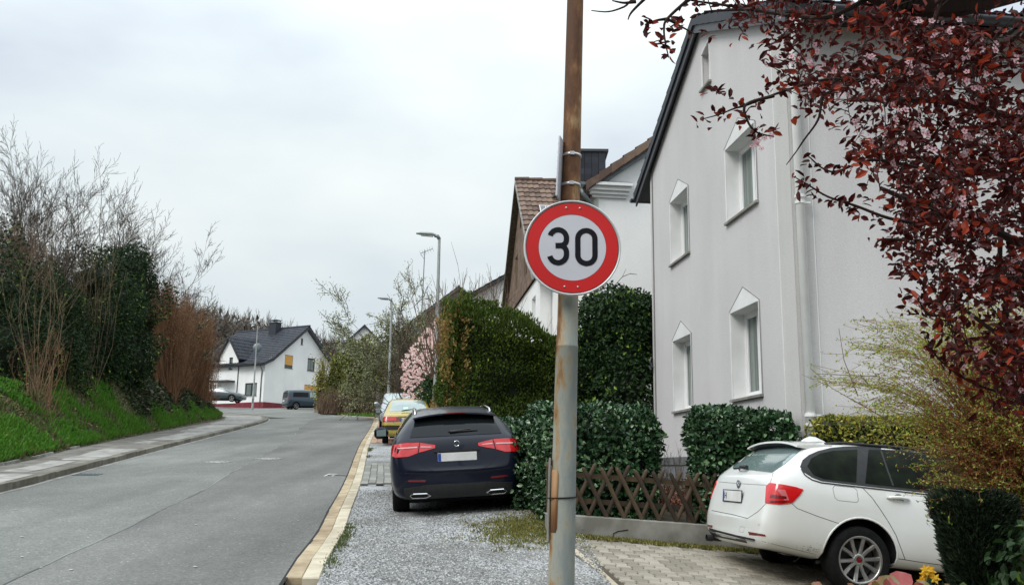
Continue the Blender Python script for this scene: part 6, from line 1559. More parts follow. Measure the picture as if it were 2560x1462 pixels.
    def patch(c, name, poly, side, mat, off=.004, parent=None, res=None, mirror=False, th=.012, mb_only=False, smooth_=True):
        res = res or (8 if side == 'cam' else 4 if side[0] == 'C' else .05)
        def dens(P):
            o = []
            for a, b in zip(P, P[1:]+P[:1]):
                n = max(1, int(math.dist(a, b)/res)); o += [(lerp(a[0], b[0], k/n), lerp(a[1], b[1], k/n)) for k in range(n)]
            return o
        bd = dens(poly); n = len(bd); x0, x1 = min(p[0] for p in bd), max(p[0] for p in bd); y0, y1 = min(p[1] for p in bd), max(p[1] for p in bd)
        def inside(x, y):
            r = False
            for (ax, ay), (bx, by) in zip(poly, poly[1:]+poly[:1]):
                if (ay > y) != (by > y) and x < (bx-ax)*(y-ay)/(by-ay)+ax: r = not r
            return r
        def dmin(x, y): return min(math.dist((x, y), b) for b in bd)
        pts = list(bd); ny = max(1, int((y1-y0)/res)); nx_ = max(1, int((x1-x0)/res)); asp = .15 if side[0] == 'C' else 1
        for i in range(nx_+1):
            for j in range(ny+1):
                x, y = lerp(x0, x1, (i+.5)/(nx_+1)), lerp(y0, y1, (j+.5)/(ny+1))
                if inside(x, y) and dmin(x, y) > res*.4: pts.append((x, y))
        r = delaunay_2d_cdt([Vector(p) for p in pts], [], [tuple(range(n))], 1, 1e-6)
        vs_, fs = r[0], r[2]
        V = []; 
        for v in vs_:
            p, nn = c.cast(side, v[0], v[1]); V.append((p, nn))
        def mk(V, fs, flip):
            mb = MB(); top = [p+nn*off for p, nn in V]; bot = [p-nn*(th-off) for p, nn in V]; k = len(V)
            F = []
            cnt = {}
            for f in fs:
                a, b_, c3 = top[f[0]], top[f[1]], top[f[2]]; nrm = (b_-a).cross(c3-a); f = tuple(f) if nrm.dot(V[f[0]][1]) > 0 else tuple(reversed(f)); F.append(f)
                for a_, b2 in zip(f, f[1:]+f[:1]): cnt[(a_, b2)] = 1
            rim = [(a_, b2) for a_, b2 in cnt if (b2, a_) not in cnt]
            F += [(b2, a_, a_+k, b2+k) for a_, b2 in rim]
            mb.add(top+bot, F); 
            o = mb.build(name, mat, parent or c.root, False, local=True)
            if smooth_: o.data.polygons.foreach_set('use_smooth', np.ones(len(o.data.polygons), bool)); o.data.set_sharp_from_angle(angle=rad(50))
            return o
        o = mk(V, fs, False)
        if mirror: mk([(Vector((p.x, -p.y, p.z)), Vector((nn.x, -nn.y, nn.z))) for p, nn in V], fs, True)
        return o
    def line(c, name, path, side, w, mat, off=.0015, mirror=False, closed=False, n=None, parent=None):
        P = []
        pl = path+[path[0]] if closed else path
        for a, b in zip(pl[:-1], pl[1:]):
            k = max(1, int(math.dist(a, b)/((8 if side == 'cam' else 4 if side[0] == 'C' else .05)))); P += [(lerp(a[0], b[0], i/k), lerp(a[1], b[1], i/k)) for i in range(k)]
        P.append(pl[-1]); H = [c.cast(side, *p) for p in P]; V = []; F = []
        for i, (p, nn) in enumerate(H):
            t = (H[min(i+1, len(H)-1)][0]-H[max(i-1, 0)][0]).normalized(); s = t.cross(nn).normalized(); V += [p+s*w/2+nn*off, p-s*w/2+nn*off, p-s*w/2-nn*.004, p+s*w/2-nn*.004]
        for i in range(len(H)-1):
            q = 4*i; F += [(q, q+4, q+5, q+1), (q+1, q+5, q+6, q+2), (q+3, q+7, q+4, q)]
        MB_ = MB(); MB_.add(V, F); o = MB_.build(name, mat, parent or c.root, local=True)
        if mirror: MB_ = MB(); MB_.add([Vector((v.x, -v.y, v.z)) for v in V], [f[::-1] for f in F]); MB_.build(name, mat, parent or c.root, local=True)
        return o
    def wheel(c, x, sg, r, rim_r, wid, spokes=10, mat=None, y=None):
        y = y if y is not None else c.W2-.03; yc = sg*y; s = sg
        mb = MB(); prof = [(rim_r, -.0), (rim_r+.012, .004), (r-.03, .008), (r-.008, -.012), (r, -.035), (r, -wid+.02), (r-.02, -wid), (rim_r*.9, -wid)]
        mb.lathe([(a, s*h) for a, h in prof], (x, yc, r), axis='y', seg=48); wh_ = mb.build('wheel', m_tyre, c.root, True, local=True)
        mb = MB(); mb.lathe([(rim_r+.004, -.002*s), (rim_r-.004, .004*s), (rim_r-.018, -.004*s), (rim_r-.022, -.02*s), (rim_r-.03, -.10*s)], (x, yc, r), axis='y', seg=48)
        rr = mb.build('rim', mat or m_rim, wh_, True, local=True)
        for k in range(spokes):
            a = 2*PI*k/spokes+.12; pair = (1 if k % 2 else -1)*.09
            mb = MB(); V = []
            for rad_, w_, yy in ((.045, .020, -.030), (rim_r*.55, .019, -.024), (rim_r-.012, .024, -.008)):
                aa = a+pair*(1-(rad_/rim_r))*.9
                cx, cz = rad_*math.cos(aa), rad_*math.sin(aa); tx, tz = -math.sin(aa), math.cos(aa)
                for q, dy in ((-w_, -.016), (-w_*.55, 0), (w_*.55, 0), (w_, -.016)): V.append((x+cx+tx*q, yc+s*(yy+dy), r+cz+tz*q))
            F = []
            for i in (0, 4):
                for j in range(3): F.append((i+j, i+j+1, i+j+5, i+j+4))
            mb.add(V, F); mb.build('spoke', mat or m_rim, wh_, local=True)
        mb = MB(); mb.lathe([(.062, -.045*s), (.060, -.030*s), (.035, -.026*s), (.030, -.030*s), (0, -.030*s)], (x, yc, r), axis='y', seg=24); mb.build('hub_cap', mat or m_rim, wh_, True, local=True)
        mb = MB(); mb.lathe([(.026, -.022*s), (.026, -.027*s), (0, -.026*s)][::-1], (x, yc, r), axis='y', seg=16); mb.build('hub_badge', m_tail_dark, wh_, local=True)
        mb = MB(); mb.lathe([(rim_r*.78, -.10*s), (rim_r*.78, -.085*s), (0, -.085*s)], (x, yc, r), axis='y', seg=32); mb.build('brake_disc', m_blackplastic, wh_, local=True)
        return wh_
    def part(c, mb, name, mat, parent=None, sm=False): return mb.build(name, mat, parent or c.root, sm, local=True)
def text_mesh(txt, size, name, mat, parent, M4, depth=.001):
    cu = bpy.data.curves.new('t', 'FONT'); cu.body = txt; cu.size = size; cu.extrude = depth; cu.resolution_u = 3; o = bpy.data.objects.new('t', cu); COL.objects.link(o)
    dg = bpy.context.evaluated_depsgraph_get(); dg.update(); me = bpy.data.meshes.new_from_object(o.evaluated_get(dg)); bpy.data.objects.remove(o)
    me.transform(M4); me.materials.clear(); me.materials.append(mat); r = bpy.data.objects.new(name, me); COL.objects.link(r); r.parent = parent; return r
def number_plate(c, x, yl, z, w=.52, h=.11, txt=None, tilt=0, parent=None, back=True):
    """plate facing -x, yl = its left edge seen from behind (larger y)"""
    mb = MB(); mb.box((x, yl-w/2, z), (.008, w, h), bev=.002); p = c.part(mb, 'number_plate', m_plate)
    mb = MB(); mb.box((x+.003, yl-w/2, z), (.008, w+.02, h+.02)); c.part(mb, 'plate_frame', m_blackplastic, p)
    mb = MB(); mb.box((x-.0045, yl-.022, z), (.002, .04, h-.008)); c.part(mb, 'plate_blue_strip', m_blue, p)
    if txt:
        M4 = Matrix.Translation((x-.0055, yl-.052, z-.032)) @ Matrix(((0, 0, 1, 0), (-1, 0, 0, 0), (0, 1, 0, 0), (0, 0, 0, 1)))
        text_mesh(txt, .095, 'plate_lettering', m_signblack, p, M4)
    return p
def mirror_part(c, x, z, y, sg, mat, sc=1):
    mb = MB(); V = []; F = []; st = [(0, .02, .02), (.03, .07, .05), (.11, .10, .075), (.19, .095, .07), (.23, .05, .04)]
    for t, h, d in st:
        for k in range(10): a = 2*PI*k/10; V.append((x+.0+d*math.cos(a)*(.9 if math.cos(a) > 0 else .35), sg*(y+t*sc), z+h*math.sin(a)*sc))
    for i in range(4):
        for k in range(10): F.append((i*10+k, i*10+(k+1) % 10, (i+1)*10+(k+1) % 10, (i+1)*10+k))
    F += [tuple(range(10)), tuple(range(49, 39, -1))]; mb.add(V, F); m = c.part(mb, 'wing_mirror', mat, sm=True)
    mb = MB(); mb.prism([(x-.032, sg*(y+.04), z-.05), (x-.032, sg*(y+.19), z-.045), (x-.032, sg*(y+.19), z+.05), (x-.032, sg*(y+.04), z+.06)], (-.004, 0, 0)); c.part(mb, 'mirror_glass', m_carglass_sky, m)
    return m
def place(O, yaw, pitch, roll=0): return Matrix.Translation(O) @ Matrix.Rotation(rad(yaw), 4, 'Z') @ Matrix.Rotation(rad(pitch), 4, 'Y') @ Matrix.Rotation(rad(roll), 4, 'X')

# ---------------- black hatchback, seen from behind
top_h = [(0, .62), (.03, .70), (.07, .86), (.11, .97), (.14, 1.015), (.32, 1.18), (.52, 1.34), (.66, 1.375), (.9, 1.40), (1.6, 1.42), (2.2, 1.40), (2.6, 1.33), (3.2, 1.02), (3.35, .96), (3.9, .90), (4.2, .80), (4.36, .66), (4.42, .5)]
bc = Car('black_hatchback', 'glossy black blue hatchback parked on the gravel, seen from behind', 4.42, .900, top_h, [(0, .60), (.05, .78), (.14, .98), (.6, 1.02), (1.5, .99), (3.2, .94), (4.4, .6)], [(0, .80), (.03, .86), (.08, .93), (.16, .975), (.35, 1), (3.6, 1), (4.2, .93), (4.36, .84), (4.42, .7)], [(0, .34), (.06, .24), (.3, .20), (4.2, .2), (4.42, .3)], [(0, .72), (.3, .69), (.6, .645), (1, .64), (2, .66), (2.6, .72), (3.2, .8)], p_black, (.86, 3.59), .33, place(Vector((-.655, 12.5, 1.012)), 97, -4.4, -3.7), zmid=.58)
for x in (.86, 3.59):
    for sg in (1, -1): bc.wheel(x, sg, .33, .235, .225, 10)
gl = bc.patch('rear_window', [(-.62, 1.045), (.62, 1.045), (.60, 1.10), (.53, 1.28), (.46, 1.315), (-.46, 1.315), (-.53, 1.28), (-.60, 1.10)], 'B', m_carglass, .005)
bc.patch('side_window', [(.55, 1.06), (.72, 1.05), (1.6, 1.035), (3.0, .99), (2.62, 1.26), (2.2, 1.325), (1.4, 1.345), (.95, 1.315), (.7, 1.20)], 'R', m_carglass, .004, mirror=True)
bc.line('window_trim', [(.5, 1.04), (1.6, 1.02), (3.02, .975)], 'R', .014, m_chrome, .005, mirror=True)
# spoiler
mb = MB(); V = []; nn = 14
for i in range(nn+1):
    y = lerp(-.55, .55, i/nn); e_ = 1-abs(y/.60)**4*.5; zr = 1.36-.05*abs(y/.55)**2.2
    V += [(.66, y, zr+.022), (.36, y*1.03, zr-.010), (.355, y*1.03, zr-.030), (.60, y, zr-.04)]
F = []
for i in range(nn): q = 4*i; F += [(q, q+4, q+5, q+1), (q+1, q+5, q+6, q+2), (q+2, q+6, q+7, q+3)]
F += [(0, 1, 2, 3), (4*nn+3, 4*nn+2, 4*nn+1, 4*nn)]
mb.add(V, F); spo = bc.part(mb, 'roof_spoiler', p_black, sm=False)
mb = MB(); mb.box((.353, 0, 1.342), (.012, .3, .014)); bc.part(mb, 'brake_light', m_tail_dark, spo)
# wiper
mb = MB(); h = bc.cast('B', .02, 1.10)[0]; mb.tube([bc.cast('B', -.30, 1.105)[0]+Vector((-.02, 0, 0)), bc.cast('B', -.05, 1.105)[0]+Vector((-.03, 0, 0)), bc.cast('B', .08, 1.10)[0]+Vector((-.03, 0, 0))], [.006, .010, .016], 6); mb.tube([bc.cast('B', .10, 1.105)[0]+Vector((-.02, 0, 0)), bc.cast('B', -.20, 1.125)[0]+Vector((-.014, 0, 0))], .012, 6); bc.part(mb, 'rear_wiper', m_blackplastic)
# lights: outer part on the wing, inner part on the hatch
bc.patch('tail_light', [(12, .898), (12, .935), (28, .972), (28, .848)], 'CR', m_tail, .010, mirror=True, res=2)
bc.patch('tail_light', [(29, .842), (29, .974), (40, .978), (58, .95), (62, .91), (56, .84), (46, .80), (36, .803)], 'CR', m_tail, .010, mirror=True, res=3)
bc.patch('light_strip', [(16, .917), (27, .927), (27, .912), (16, .908)], 'CR', m_tail_clear, .013, mirror=True, res=2)
bc.patch('light_strip', [(30, .925), (46, .92), (44, .905), (30, .910)], 'CR', m_tail_clear, .013, mirror=True, res=2)
bc.patch('reflector', [(.43, .495), (.66, .505), (.665, .482), (.44, .468)], 'B', m_tail_dark, .006, mirror=True)
# hatch and bumper seams
hat = [(-.64, 1.02), (-.62, .93), (-.50, .72), (-.42, .64), (-.3, .60), (.3, .60), (.42, .64), (.50, .72), (.62, .93), (.64, 1.02)]
bc.line('hatch_seam', hat, 'B', .007, m_dark, .001)
bc.line('bumper_crease', [(-.80, .60), (-.3, .565), (.3, .565), (.80, .60)], 'B', .012, m_dark, .001)
bc.patch('plate_recess', [(-.36, .79), (.36, .79), (.32, .66), (-.32, .66)], 'B', p_black, .002)
number_plate(bc, bc.cast('B', 0, .77)[0].x-.012, .26, .775)
mb = MB(); mb.box((bc.cast('B', 0, .855)[0].x-.008, 0, .852), (.03, .62, .02)); bc.part(mb, 'hatch_handle', m_blackplastic)
# diffuser and exhausts
bc.patch('diffuser', [(-.72, .40), (-.4, .43), (.4, .43), (.72, .40), (.70, .25), (-.70, .25)], 'B', m_blackplastic, .012)
for sg in (1, -1):
    def ex(y, z): p = bc.cast('B', sg*y, z)[0]; return Vector((min(p.x, .06)-.03, sg*y, z))
    pts = [ex(.37, .285), (ex(.42, .315)), ex(.60, .318), ex(.645, .30), ex(.61, .262), ex(.44, .258)]
    mb = MB(); mb.tube([*pts, pts[0]], .009, 6); e_ = bc.part(mb, 'exhaust_trim', m_chrome)
    mb = MB(); mb.prism(pts, (.01, 0, 0)); bc.part(mb, 'exhaust_opening', m_dark, e_)
def star(c, x, y, z, r, mat):
    mb = MB(); ringp = [(x, y+r*math.cos(t), z+r*math.sin(t)) for t in np.linspace(0, 2*PI, 25)]; mb.tube(ringp, .004, 5)
    for k in range(3): a = PI/2+2*PI*k/3; mb.prism([(x, y+r*math.cos(a), z+r*math.sin(a)), (x, y+.007*math.cos(a+2), z+.007*math.sin(a+2)), (x, y+.007*math.cos(a-2), z+.007*math.sin(a-2))], (.004, 0, 0))
    return c.part(mb, 'emblem', mat)
p_ = bc.cast('B', 0, .945)[0]; star(bc, p_.x-.012, 0, .945, .036, m_chrome)
mirror_part(bc, 2.75, 1.02, .93, 1, p_black); mirror_part(bc, 2.75, 1.02, .93, -1, p_black)
for sg in (1, -1):
    mb = MB(); P_ = [bc.cast('T', x, sg*.53)[0]+Vector((0, 0, dz)) for x, dz in ((.75, .0), (.85, .035), (1.5, .045), (2.2, .035), (2.3, 0))]; mb.tube(P_, .014, 6); bc.part(mb, 'roof_rail', m_chrome, sm=True)
mb = MB(); mb.box((2.2, 0, .24), (3.6, 1.3, .16)); bc.part(mb, 'underbody', m_dark)

# ---------------- white estate on the driveway
WO = Vector((2.31, 10.05, .56))
top_w = [(0, .62), (.03, .72), (.07, .92), (.11, 1.035), (.15, 1.075), (.38, 1.30), (.56, 1.425), (.75, 1.465), (1.1, 1.485), (1.7, 1.49), (2.4, 1.475), (2.8, 1.40), (3.45, 1.03), (3.55, .99), (4.1, .92), (4.45, .80), (4.58, .66), (4.62, .5)]
wc_ = Car('white_estate', 'white estate car parked on the paved driveway at the right', 4.62, .905, top_w, [(0, .60), (.05, .82), (.15, 1.045), (.4, 1.075), (1.0, 1.06), (1.8, 1.03), (3.4, .97), (4.6, .6)], [(0, .84), (.03, .89), (.08, .94), (.16, .975), (.35, 1), (3.8, 1), (4.4, .93), (4.55, .84), (4.62, .7)], [(0, .40), (.06, .33), (.3, .31), (.6, .27), (1.5, .24), (4.4, .24), (4.62, .32)], [(0, .78), (.3, .78), (.6, .74), (1, .735), (2, .735), (2.8, .78), (3.4, .82)], p_white, (1.0, 3.81), .322, place(WO, 8, 4.5), zmid=.56, arch=1.22, roof_drop=.022)
for x in (1.0, 3.81):
    for sg in (1, -1): wc_.wheel(x, sg, .322, .228, .225, 10)
c = wc_
side_gl = [(2000, 1166), (2006, 1150), (2022, 1137), (2045, 1127), (2075, 1119.5), (2110, 1116), (2165, 1115), (2320, 1124), (2550, 1146), (2556, 1260), (2330, 1233), (2152, 1213.5), (2054, 1202), (2030, 1193), (2010, 1180)]
c.patch('window_surround', side_gl, 'cam', m_blackplastic, .004, mirror=True)
c.patch('side_window', [(2018, 1165), (2028, 1146), (2050, 1134), (2082, 1127), (2143, 1124), (2140, 1206), (2060, 1197), (2034, 1187)], 'cam', m_sideglass, .007, mirror=True)
c.patch('side_window', [(2171, 1124), (2320, 1132), (2430, 1141), (2430, 1240), (2330, 1227), (2163, 1208)], 'cam', m_sideglass, .007, mirror=True)
c.line('door_glass_bar', [(2202, 1128), (2216, 1170), (2232, 1214)], 'cam', .02, m_blackplastic, .009, mirror=True)
c.line('window_trim', [(2003, 1172), (2012, 1187), (2030, 1199), (2054, 1206), (2152, 1217), (2330, 1237), (2550, 1263)], 'cam', .010, m_blackplastic, .007, mirror=True)
rg = c.patch('rear_window', [(1800, 1166), (1930, 1181), (1962, 1160), (2004, 1124), (1990, 1117), (1935, 1109), (1880, 1107), (1850, 1124)], 'cam', m_carglass_sky, .005)
# roof spoiler
mb = MB(); V = []; nn = 14
for i in range(nn+1):
    y = lerp(-.64, .64, i/nn); zr = 1.467-.055*abs(y/.64)**2.5
    V += [(.80, y, zr+.012), (.42, y*1.01, zr-.026), (.415, y*1.01, zr-.046), (.66, y, zr-.06)]
F = []
for i in range(nn): q = 4*i; F += [(q, q+4, q+5, q+1), (q+1, q+5, q+6, q+2), (q+2, q+6, q+7, q+3)]
F += [(0, 1, 2, 3), (4*nn+3, 4*nn+2, 4*nn+1, 4*nn)]
mb.add(V, F); sp_ = c.part(mb, 'roof_spoiler', p_white)
mb = MB(); V = [];
for i in range(nn+1):
    y = lerp(-.60, .60, i/nn); zr = 1.467-.055*abs(y/.64)**2.5
    V += [(.425, y*1.01, zr-.048), (.52, y, zr-.085)]
mb.add(V, [(2*i, 2*i+2, 2*i+3, 2*i+1) for i in range(nn)]); c.part(mb, 'spoiler_shade_band', m_blackplastic, sp_)  # dark sheet put in for the shade beneath the spoiler
# shark fin aerial
mb = MB(); V = []; fz = c.cast('T', .85, 0)[0].z-.005
for x, w_, z in ((.74, .002, 0), (.80, .02, .045), (.86, .022, .075), (.93, .03, .072), (1.02, .035, .04), (1.10, .02, 0)): V += [(x, -w_, fz), (x, -w_*.15, fz+z), (x, w_*.15, fz+z), (x, w_, fz)]
F = []
for i in range(5):
    for j in range(3): q = 4*i+j; F.append((q, q+4, q+5, q+1))
mb.add(V, F); c.part(mb, 'roof_aerial', p_white, sm=True)
for sg in (1, -1):
    mb = MB(); P_ = [c.cast('T', x, sg*.60)[0]+Vector((0, 0, dz)) for x, dz in ((.74, .004), (.95, .02), (1.6, .022), (2.3, .02), (2.7, .004))]; mb.tube(P_, .016, 6); c.part(mb, 'roof_rail', m_blackplastic, sm=True)
c.patch('tail_light', [(1917, 1215), (1925, 1207), (1960, 1211), (1990, 1217), (2008, 1223), (1998, 1238), (1980, 1256), (1950, 1260), (1914, 1257)], 'cam', m_tail, .010, mirror=True, res=6)
c.patch('light_strip', [(1928, 1236), (1965, 1240), (1966, 1247), (1926, 1244)], 'cam', m_tail_dark, .013, mirror=True, res=6)
c.patch('light_strip', [(1926, 1251), (1968, 1252), (1958, 1256.5), (1926, 1255)], 'cam', m_tail_dark, .013, mirror=True, res=6)
c.patch('light_strip', [(1943, 1223), (1962, 1224), (1972, 1250), (1960, 1250)], 'cam', M('tail_glint', (.62, .16, .17), rough=.15, coat=1), .0125, mirror=True, res=6)  # diagonal glint painted on the lamp as a paler strip
c.line('tailgate_seam', [(1933, 1181), (1926, 1206)], 'cam', .006, m_dark, .001, mirror=True)
c.line('tailgate_seam', [(1779, 1275), (1830, 1285), (1869, 1295), (1895, 1278), (1914, 1259)], 'cam', .006, m_dark, .001)
c.line('tailgate_crease', [(1790, 1203), (1850, 1208), (1918, 1212)], 'cam', .006, m_groove, .001)
c.line('bumper_seam', [(1980, 1258), (1993, 1270), (2045, 1290), (2101, 1309)], 'cam', .005, m_dark, .001, mirror=True)
c.line('door_seam', [(2154, 1216), (2180, 1243), (2199, 1270), (2222, 1305), (2240, 1337), (2263, 1398)], 'cam', .006, m_dark, .001, mirror=True)
c.line('door_seam', [(2242, 1395), (2300, 1404), (2380, 1415), (2480, 1428)], 'cam', .006, m_dark, .001, mirror=True)
fl = [(2086, 1213), (2134, 1218), (2142, 1224), (2146, 1250), (2142, 1255), (2095, 1250), (2087, 1243), (2082, 1220)]
c.line('fuel_flap_seam', fl, 'cam', .005, m_groove, .001, closed=True)
c.patch('reflector', [(1871, 1328), (1913, 1335), (1915, 1340), (1874, 1336)], 'cam', m_tail_dark, .005, mirror=True, res=5)
c.patch('reflector_recess', [(1866, 1323), (1910, 1328), (1917, 1334), (1917, 1344), (1874, 1340)], 'cam', p_white, .002, mirror=True, res=5)
c.line('bumper_strip', [(1757, 1315), (1790, 1326), (1840, 1339), (1888, 1349)], 'cam', .022, m_blackplastic, .003)
c.line('bumper_strip', [(1757, 1320), (1790, 1331), (1840, 1344), (1886, 1353)], 'cam', .006, m_groove, .005)
c.line('tow_cover', [(1851, 1315), (1862, 1317), (1858, 1330), (1847, 1328)], 'cam', .003, m_groove, .001, closed=True)
c.line('parking_sensor', [(1895, 1310), (1899, 1309), (1900, 1313), (1896, 1314)], 'cam', .002, m_groove, .001, closed=True)
c.line('sill_crease', [(1905, 1352), (1970, 1368), (2040, 1385)], 'cam', .006, m_groove, .0005)
# flank crease and wheel arch lip
for sg in (1, -1):
    mb = MB(); P_ = []
    for k in range(25):
        a = rad(lerp(-12, 192, k/24)); x, z = 1.0+.394*math.cos(a), .332+.394*math.sin(a); P_.append(c.cast('R' if sg < 0 else 'Lf', x, z)[0]+Vector((0, sg*-.004, 0)))
    mb.tube(P_, .011, 6); c.part(mb, 'wheel_arch_lip', p_white, sm=True)
# handles
for (px, py) in ((2228, 1247),):
    pass
for sg in (1, -1):
    for xx in (1.30, 2.35):
        P_ = [c.cast('R' if sg < 0 else 'Lf', xx+d, .945+.012*(1-abs(d-.09)/.13))[0]+Vector((0, sg*e_, 0)) for d, e_ in ((-.03, .0), (.0, .028), (.09, .036), (.17, .03), (.21, .0))]
        mb = MB(); mb.tube(P_, [.012, .017, .019, .017, .010], 8); hd = c.part(mb, 'door_handle', p_white, sm=True)
        q = c.cast('R' if sg < 0 else 'Lf', xx+.09, .935)[0]; mb = MB(); mb.lathe([(.055, sg*.003), (.04, sg*.001), (0, sg*.001)], tuple(q), axis='y', seg=20); c.part(mb, 'handle_dish', m_groove, hd, True)
# plate with the visible first letter
pxp = c.cast('B', .18, .79)[0].x-.014
number_plate(c, pxp, .33, .825, txt='H')
# round badge on the tailgate
bp_ = c.cast('B', .02, .945)[0]; bx = bp_.x-.008
mb = MB(); mb.lathe([(.041, 0), (.041, -.006), (.036, -.009), (0, -.009)], (bx, .0, .955), axis='x', seg=28); bdg = c.part(mb, 'badge', m_blackplastic, sm=False)
mb = MB(); mb.tube([(bx-.009, .041*math.cos(t), .955+.041*math.sin(t)) for t in np.linspace(0, 2*PI, 29)], .0022, 5); mb.tube([(bx-.010, .025*math.cos(t), .955+.025*math.sin(t)) for t in np.linspace(0, 2*PI, 25)], .0016, 5); c.part(mb, 'badge_ring', m_chrome, bdg)
for q_, mt in ((0, m_plate), (1, m_blue), (2, m_plate), (3, m_blue)):
    mb = MB(); V = [(bx-.0095, 0, .955)]+[(bx-.0095, .024*math.cos(a), .955+.024*math.sin(a)) for a in np.linspace(q_*PI/2, (q_+1)*PI/2, 7)]; mb.add(V, [tuple(range(8))]); c.part(mb, 'badge_quarter', mt, bdg)
# wiper
mb = MB(); A_ = c.cast('B', .26, 1.11)[0]; B_ = c.cast('B', .02, 1.12)[0]; mb.tube([A_+Vector((-.015, 0, 0)), A_.lerp(B_, .5)+Vector((-.05, 0, .03)), B_+Vector((-.035, 0, .02))], [.008, .018, .024], 6); mb.tube([c.cast('B', .50, 1.13)[0]+Vector((-.012, 0, 0)), c.cast('B', .12, 1.14)[0]+Vector((-.012, 0, .0))], .008, 5); c.part(mb, 'rear_wiper', m_blackplastic)
# exhaust, lower valance, mud splashes
mb = MB()
for dy in (.0,): mb.lathe([(.036, -.07), (.038, 0), (.030, .0), (.030, .1)], (.03, .60, .345), axis='x', seg=16)
c.part(mb, 'exhaust_pipe', m_blackplastic)
c.patch('valance', [(-.45, .43), (.72, .43), (.68, .37), (-.40, .37)], 'B', m_blackplastic, .004)
mb = MB()
for _ in range(70):
    u, v = random.gauss(.50, .10), .36+abs(random.gauss(0, .035)); q, nn = c.cast('R', min(max(u, .32), .62), v); s = random.uniform(.001, .004)
    mb.add([q+nn*.001+Vector((-s*random.uniform(1, 3), 0, 0)), q+nn*.001+Vector((0, 0, s)), q+nn*.001+Vector((s*random.uniform(1, 3), 0, 0)), q+nn*.001-Vector((0, 0, s))], [(0, 1, 2, 3)])
stuff(c.part(mb, 'mud_spots', m_dirt))
mirror_part(c, 3.0, 1.03, .93, -1, p_white); mirror_part(c, 3.0, 1.03, .93, 1, p_white)
mb = MB(); mb.box((2.5, 0, .34), (3.7, 1.15, .14)); c.part(mb, 'underbody', m_dark)
c.line('door_seam', [(2.55, 1.0), (2.55, .6), (2.5, .33)], 'R', .006, m_dark, .001, mirror=True)

# ---------------- yellow car behind it
def simple_car(name, label, L, W2, top, sh, mat, M4, kind, wr=.30, wheels=(.85, 3.35), wprof=None, glass=None):
    wprof = wprof or [(0, .86), (.04, .91), (.12, .96), (.3, 1), (L-.8, 1), (L-.2, .93), (L-.06, .85), (L, .74)]
    k = Car(name, label, L, W2, top, sh, wprof, [(0, .34), (.08, .24), (L-.1, .24), (L, .32)], [(0, .78), (.5, .72), (L-1.5, .74), (L, .8)] if kind != 'van' else [(0, .84), (.5, .82), (L-1.5, .8), (L, .8)], mat, wheels, wr, M4, sub=2)
    for x in wheels:
        for sg in (1, -1): k.wheel(x, sg, wr, wr*.66, .19, 5)
    mb = MB(); mb.box((L/2, 0, .26), (L-.8, 2*W2-.5, .14)); k.part(mb, 'underbody', m_dark); return k
m4 = place(Vector((-3.16, 29.0, base(29.0)+.045)), 97.5, -4.4, -1.5)
yc = simple_car('yellow_car', 'yellow hatchback saloon parked behind the black car', 4.15, .84, [(0, .62), (.03, .76), (.08, .90), (.16, .95), (.45, .985), (.52, 1.02), (.85, 1.28), (1.1, 1.38), (1.5, 1.415), (2.2, 1.40), (2.45, 1.33), (3.05, .98), (3.2, .93), (3.9, .78), (4.1, .62), (4.15, .5)], [(0, .6), (.1, .86), (.5, .95), (3, .92), (4.1, .6)], p_yellow, m4, 'hatch', .30, (.8, 3.3))
yc.patch('rear_window', [(-.60, 1.02), (.60, 1.02), (.50, 1.34), (-.50, 1.34)], 'B', m_carglass_sky, .005)
yc.patch('side_window', [(.85, 1.03), (1.5, 1.0), (2.75, .98), (2.4, 1.27), (2.1, 1.33), (1.4, 1.34), (1.1, 1.27)], 'R', m_carglass, .005, mirror=True)
yc.patch('tail_light', [(14, .72), (14, .80), (17, .86), (50, .86), (55, .80), (52, .70)], 'CR', m_tail_dark, .008, mirror=True, res=4)
yc.patch('tail_light', [(22, .745), (24, .845), (48, .845), (50, .74)], 'CR', m_tail, .011, mirror=True, res=4)
yc.patch('rear_bumper', [(-.74, .60), (.74, .60), (.74, .47), (-.74, .47)], 'B', m_blackplastic, .014)
for sd in ('R', 'Lf'): yc.patch('bumper_side', [(.04, .60), (.5, .60), (.5, .47), (.04, .47)], sd, m_blackplastic, .008)
yc.line('boot_seam', [(-.60, .93), (-.47, .68), (-.42, .64), (.42, .64), (.47, .68), (.60, .93)], 'B', .008, m_dark, .001)
mb = MB(); mb.box((yc.cast('B', 0, .87)[0].x-.01, 0, .865), (.025, .7, .03)); yc.part(mb, 'boot_handle', p_yellow)
number_plate(yc, yc.cast('B', 0, .77)[0].x-.014, .26, .775, txt='UN TC')
mb = MB(); mb.tube([yc.cast('B', -.25, 1.09)[0]+Vector((-.02, 0, 0)), yc.cast('B', .15, 1.06)[0]+Vector((-.03, 0, 0)), yc.cast('B', .22, 1.03)[0]], .014, 5); yc.part(mb, 'rear_wiper', m_blackplastic)
m_paper = M('pale_card', (.55, .72, .66), rough=.6); mb = MB(); q1 = yc.cast('B', 0, 1.06)[0].x-.009; q2 = yc.cast('B', 0, 1.15)[0].x-.009
mb.prism([(q1, .16, 1.06), (q1, -.22, 1.06), (q1+.02, -.22, 1.09), (q1+.02, .0, 1.10), (q2, .02, 1.16), (q2, .16, 1.15)], (-.002, 0, 0)); yc.part(mb, 'window_card', m_paper)
mirror_part(yc, 2.55, .98, .86, 1, p_teal); mirror_part(yc, 2.55, .98, .86, -1, m_blackplastic)

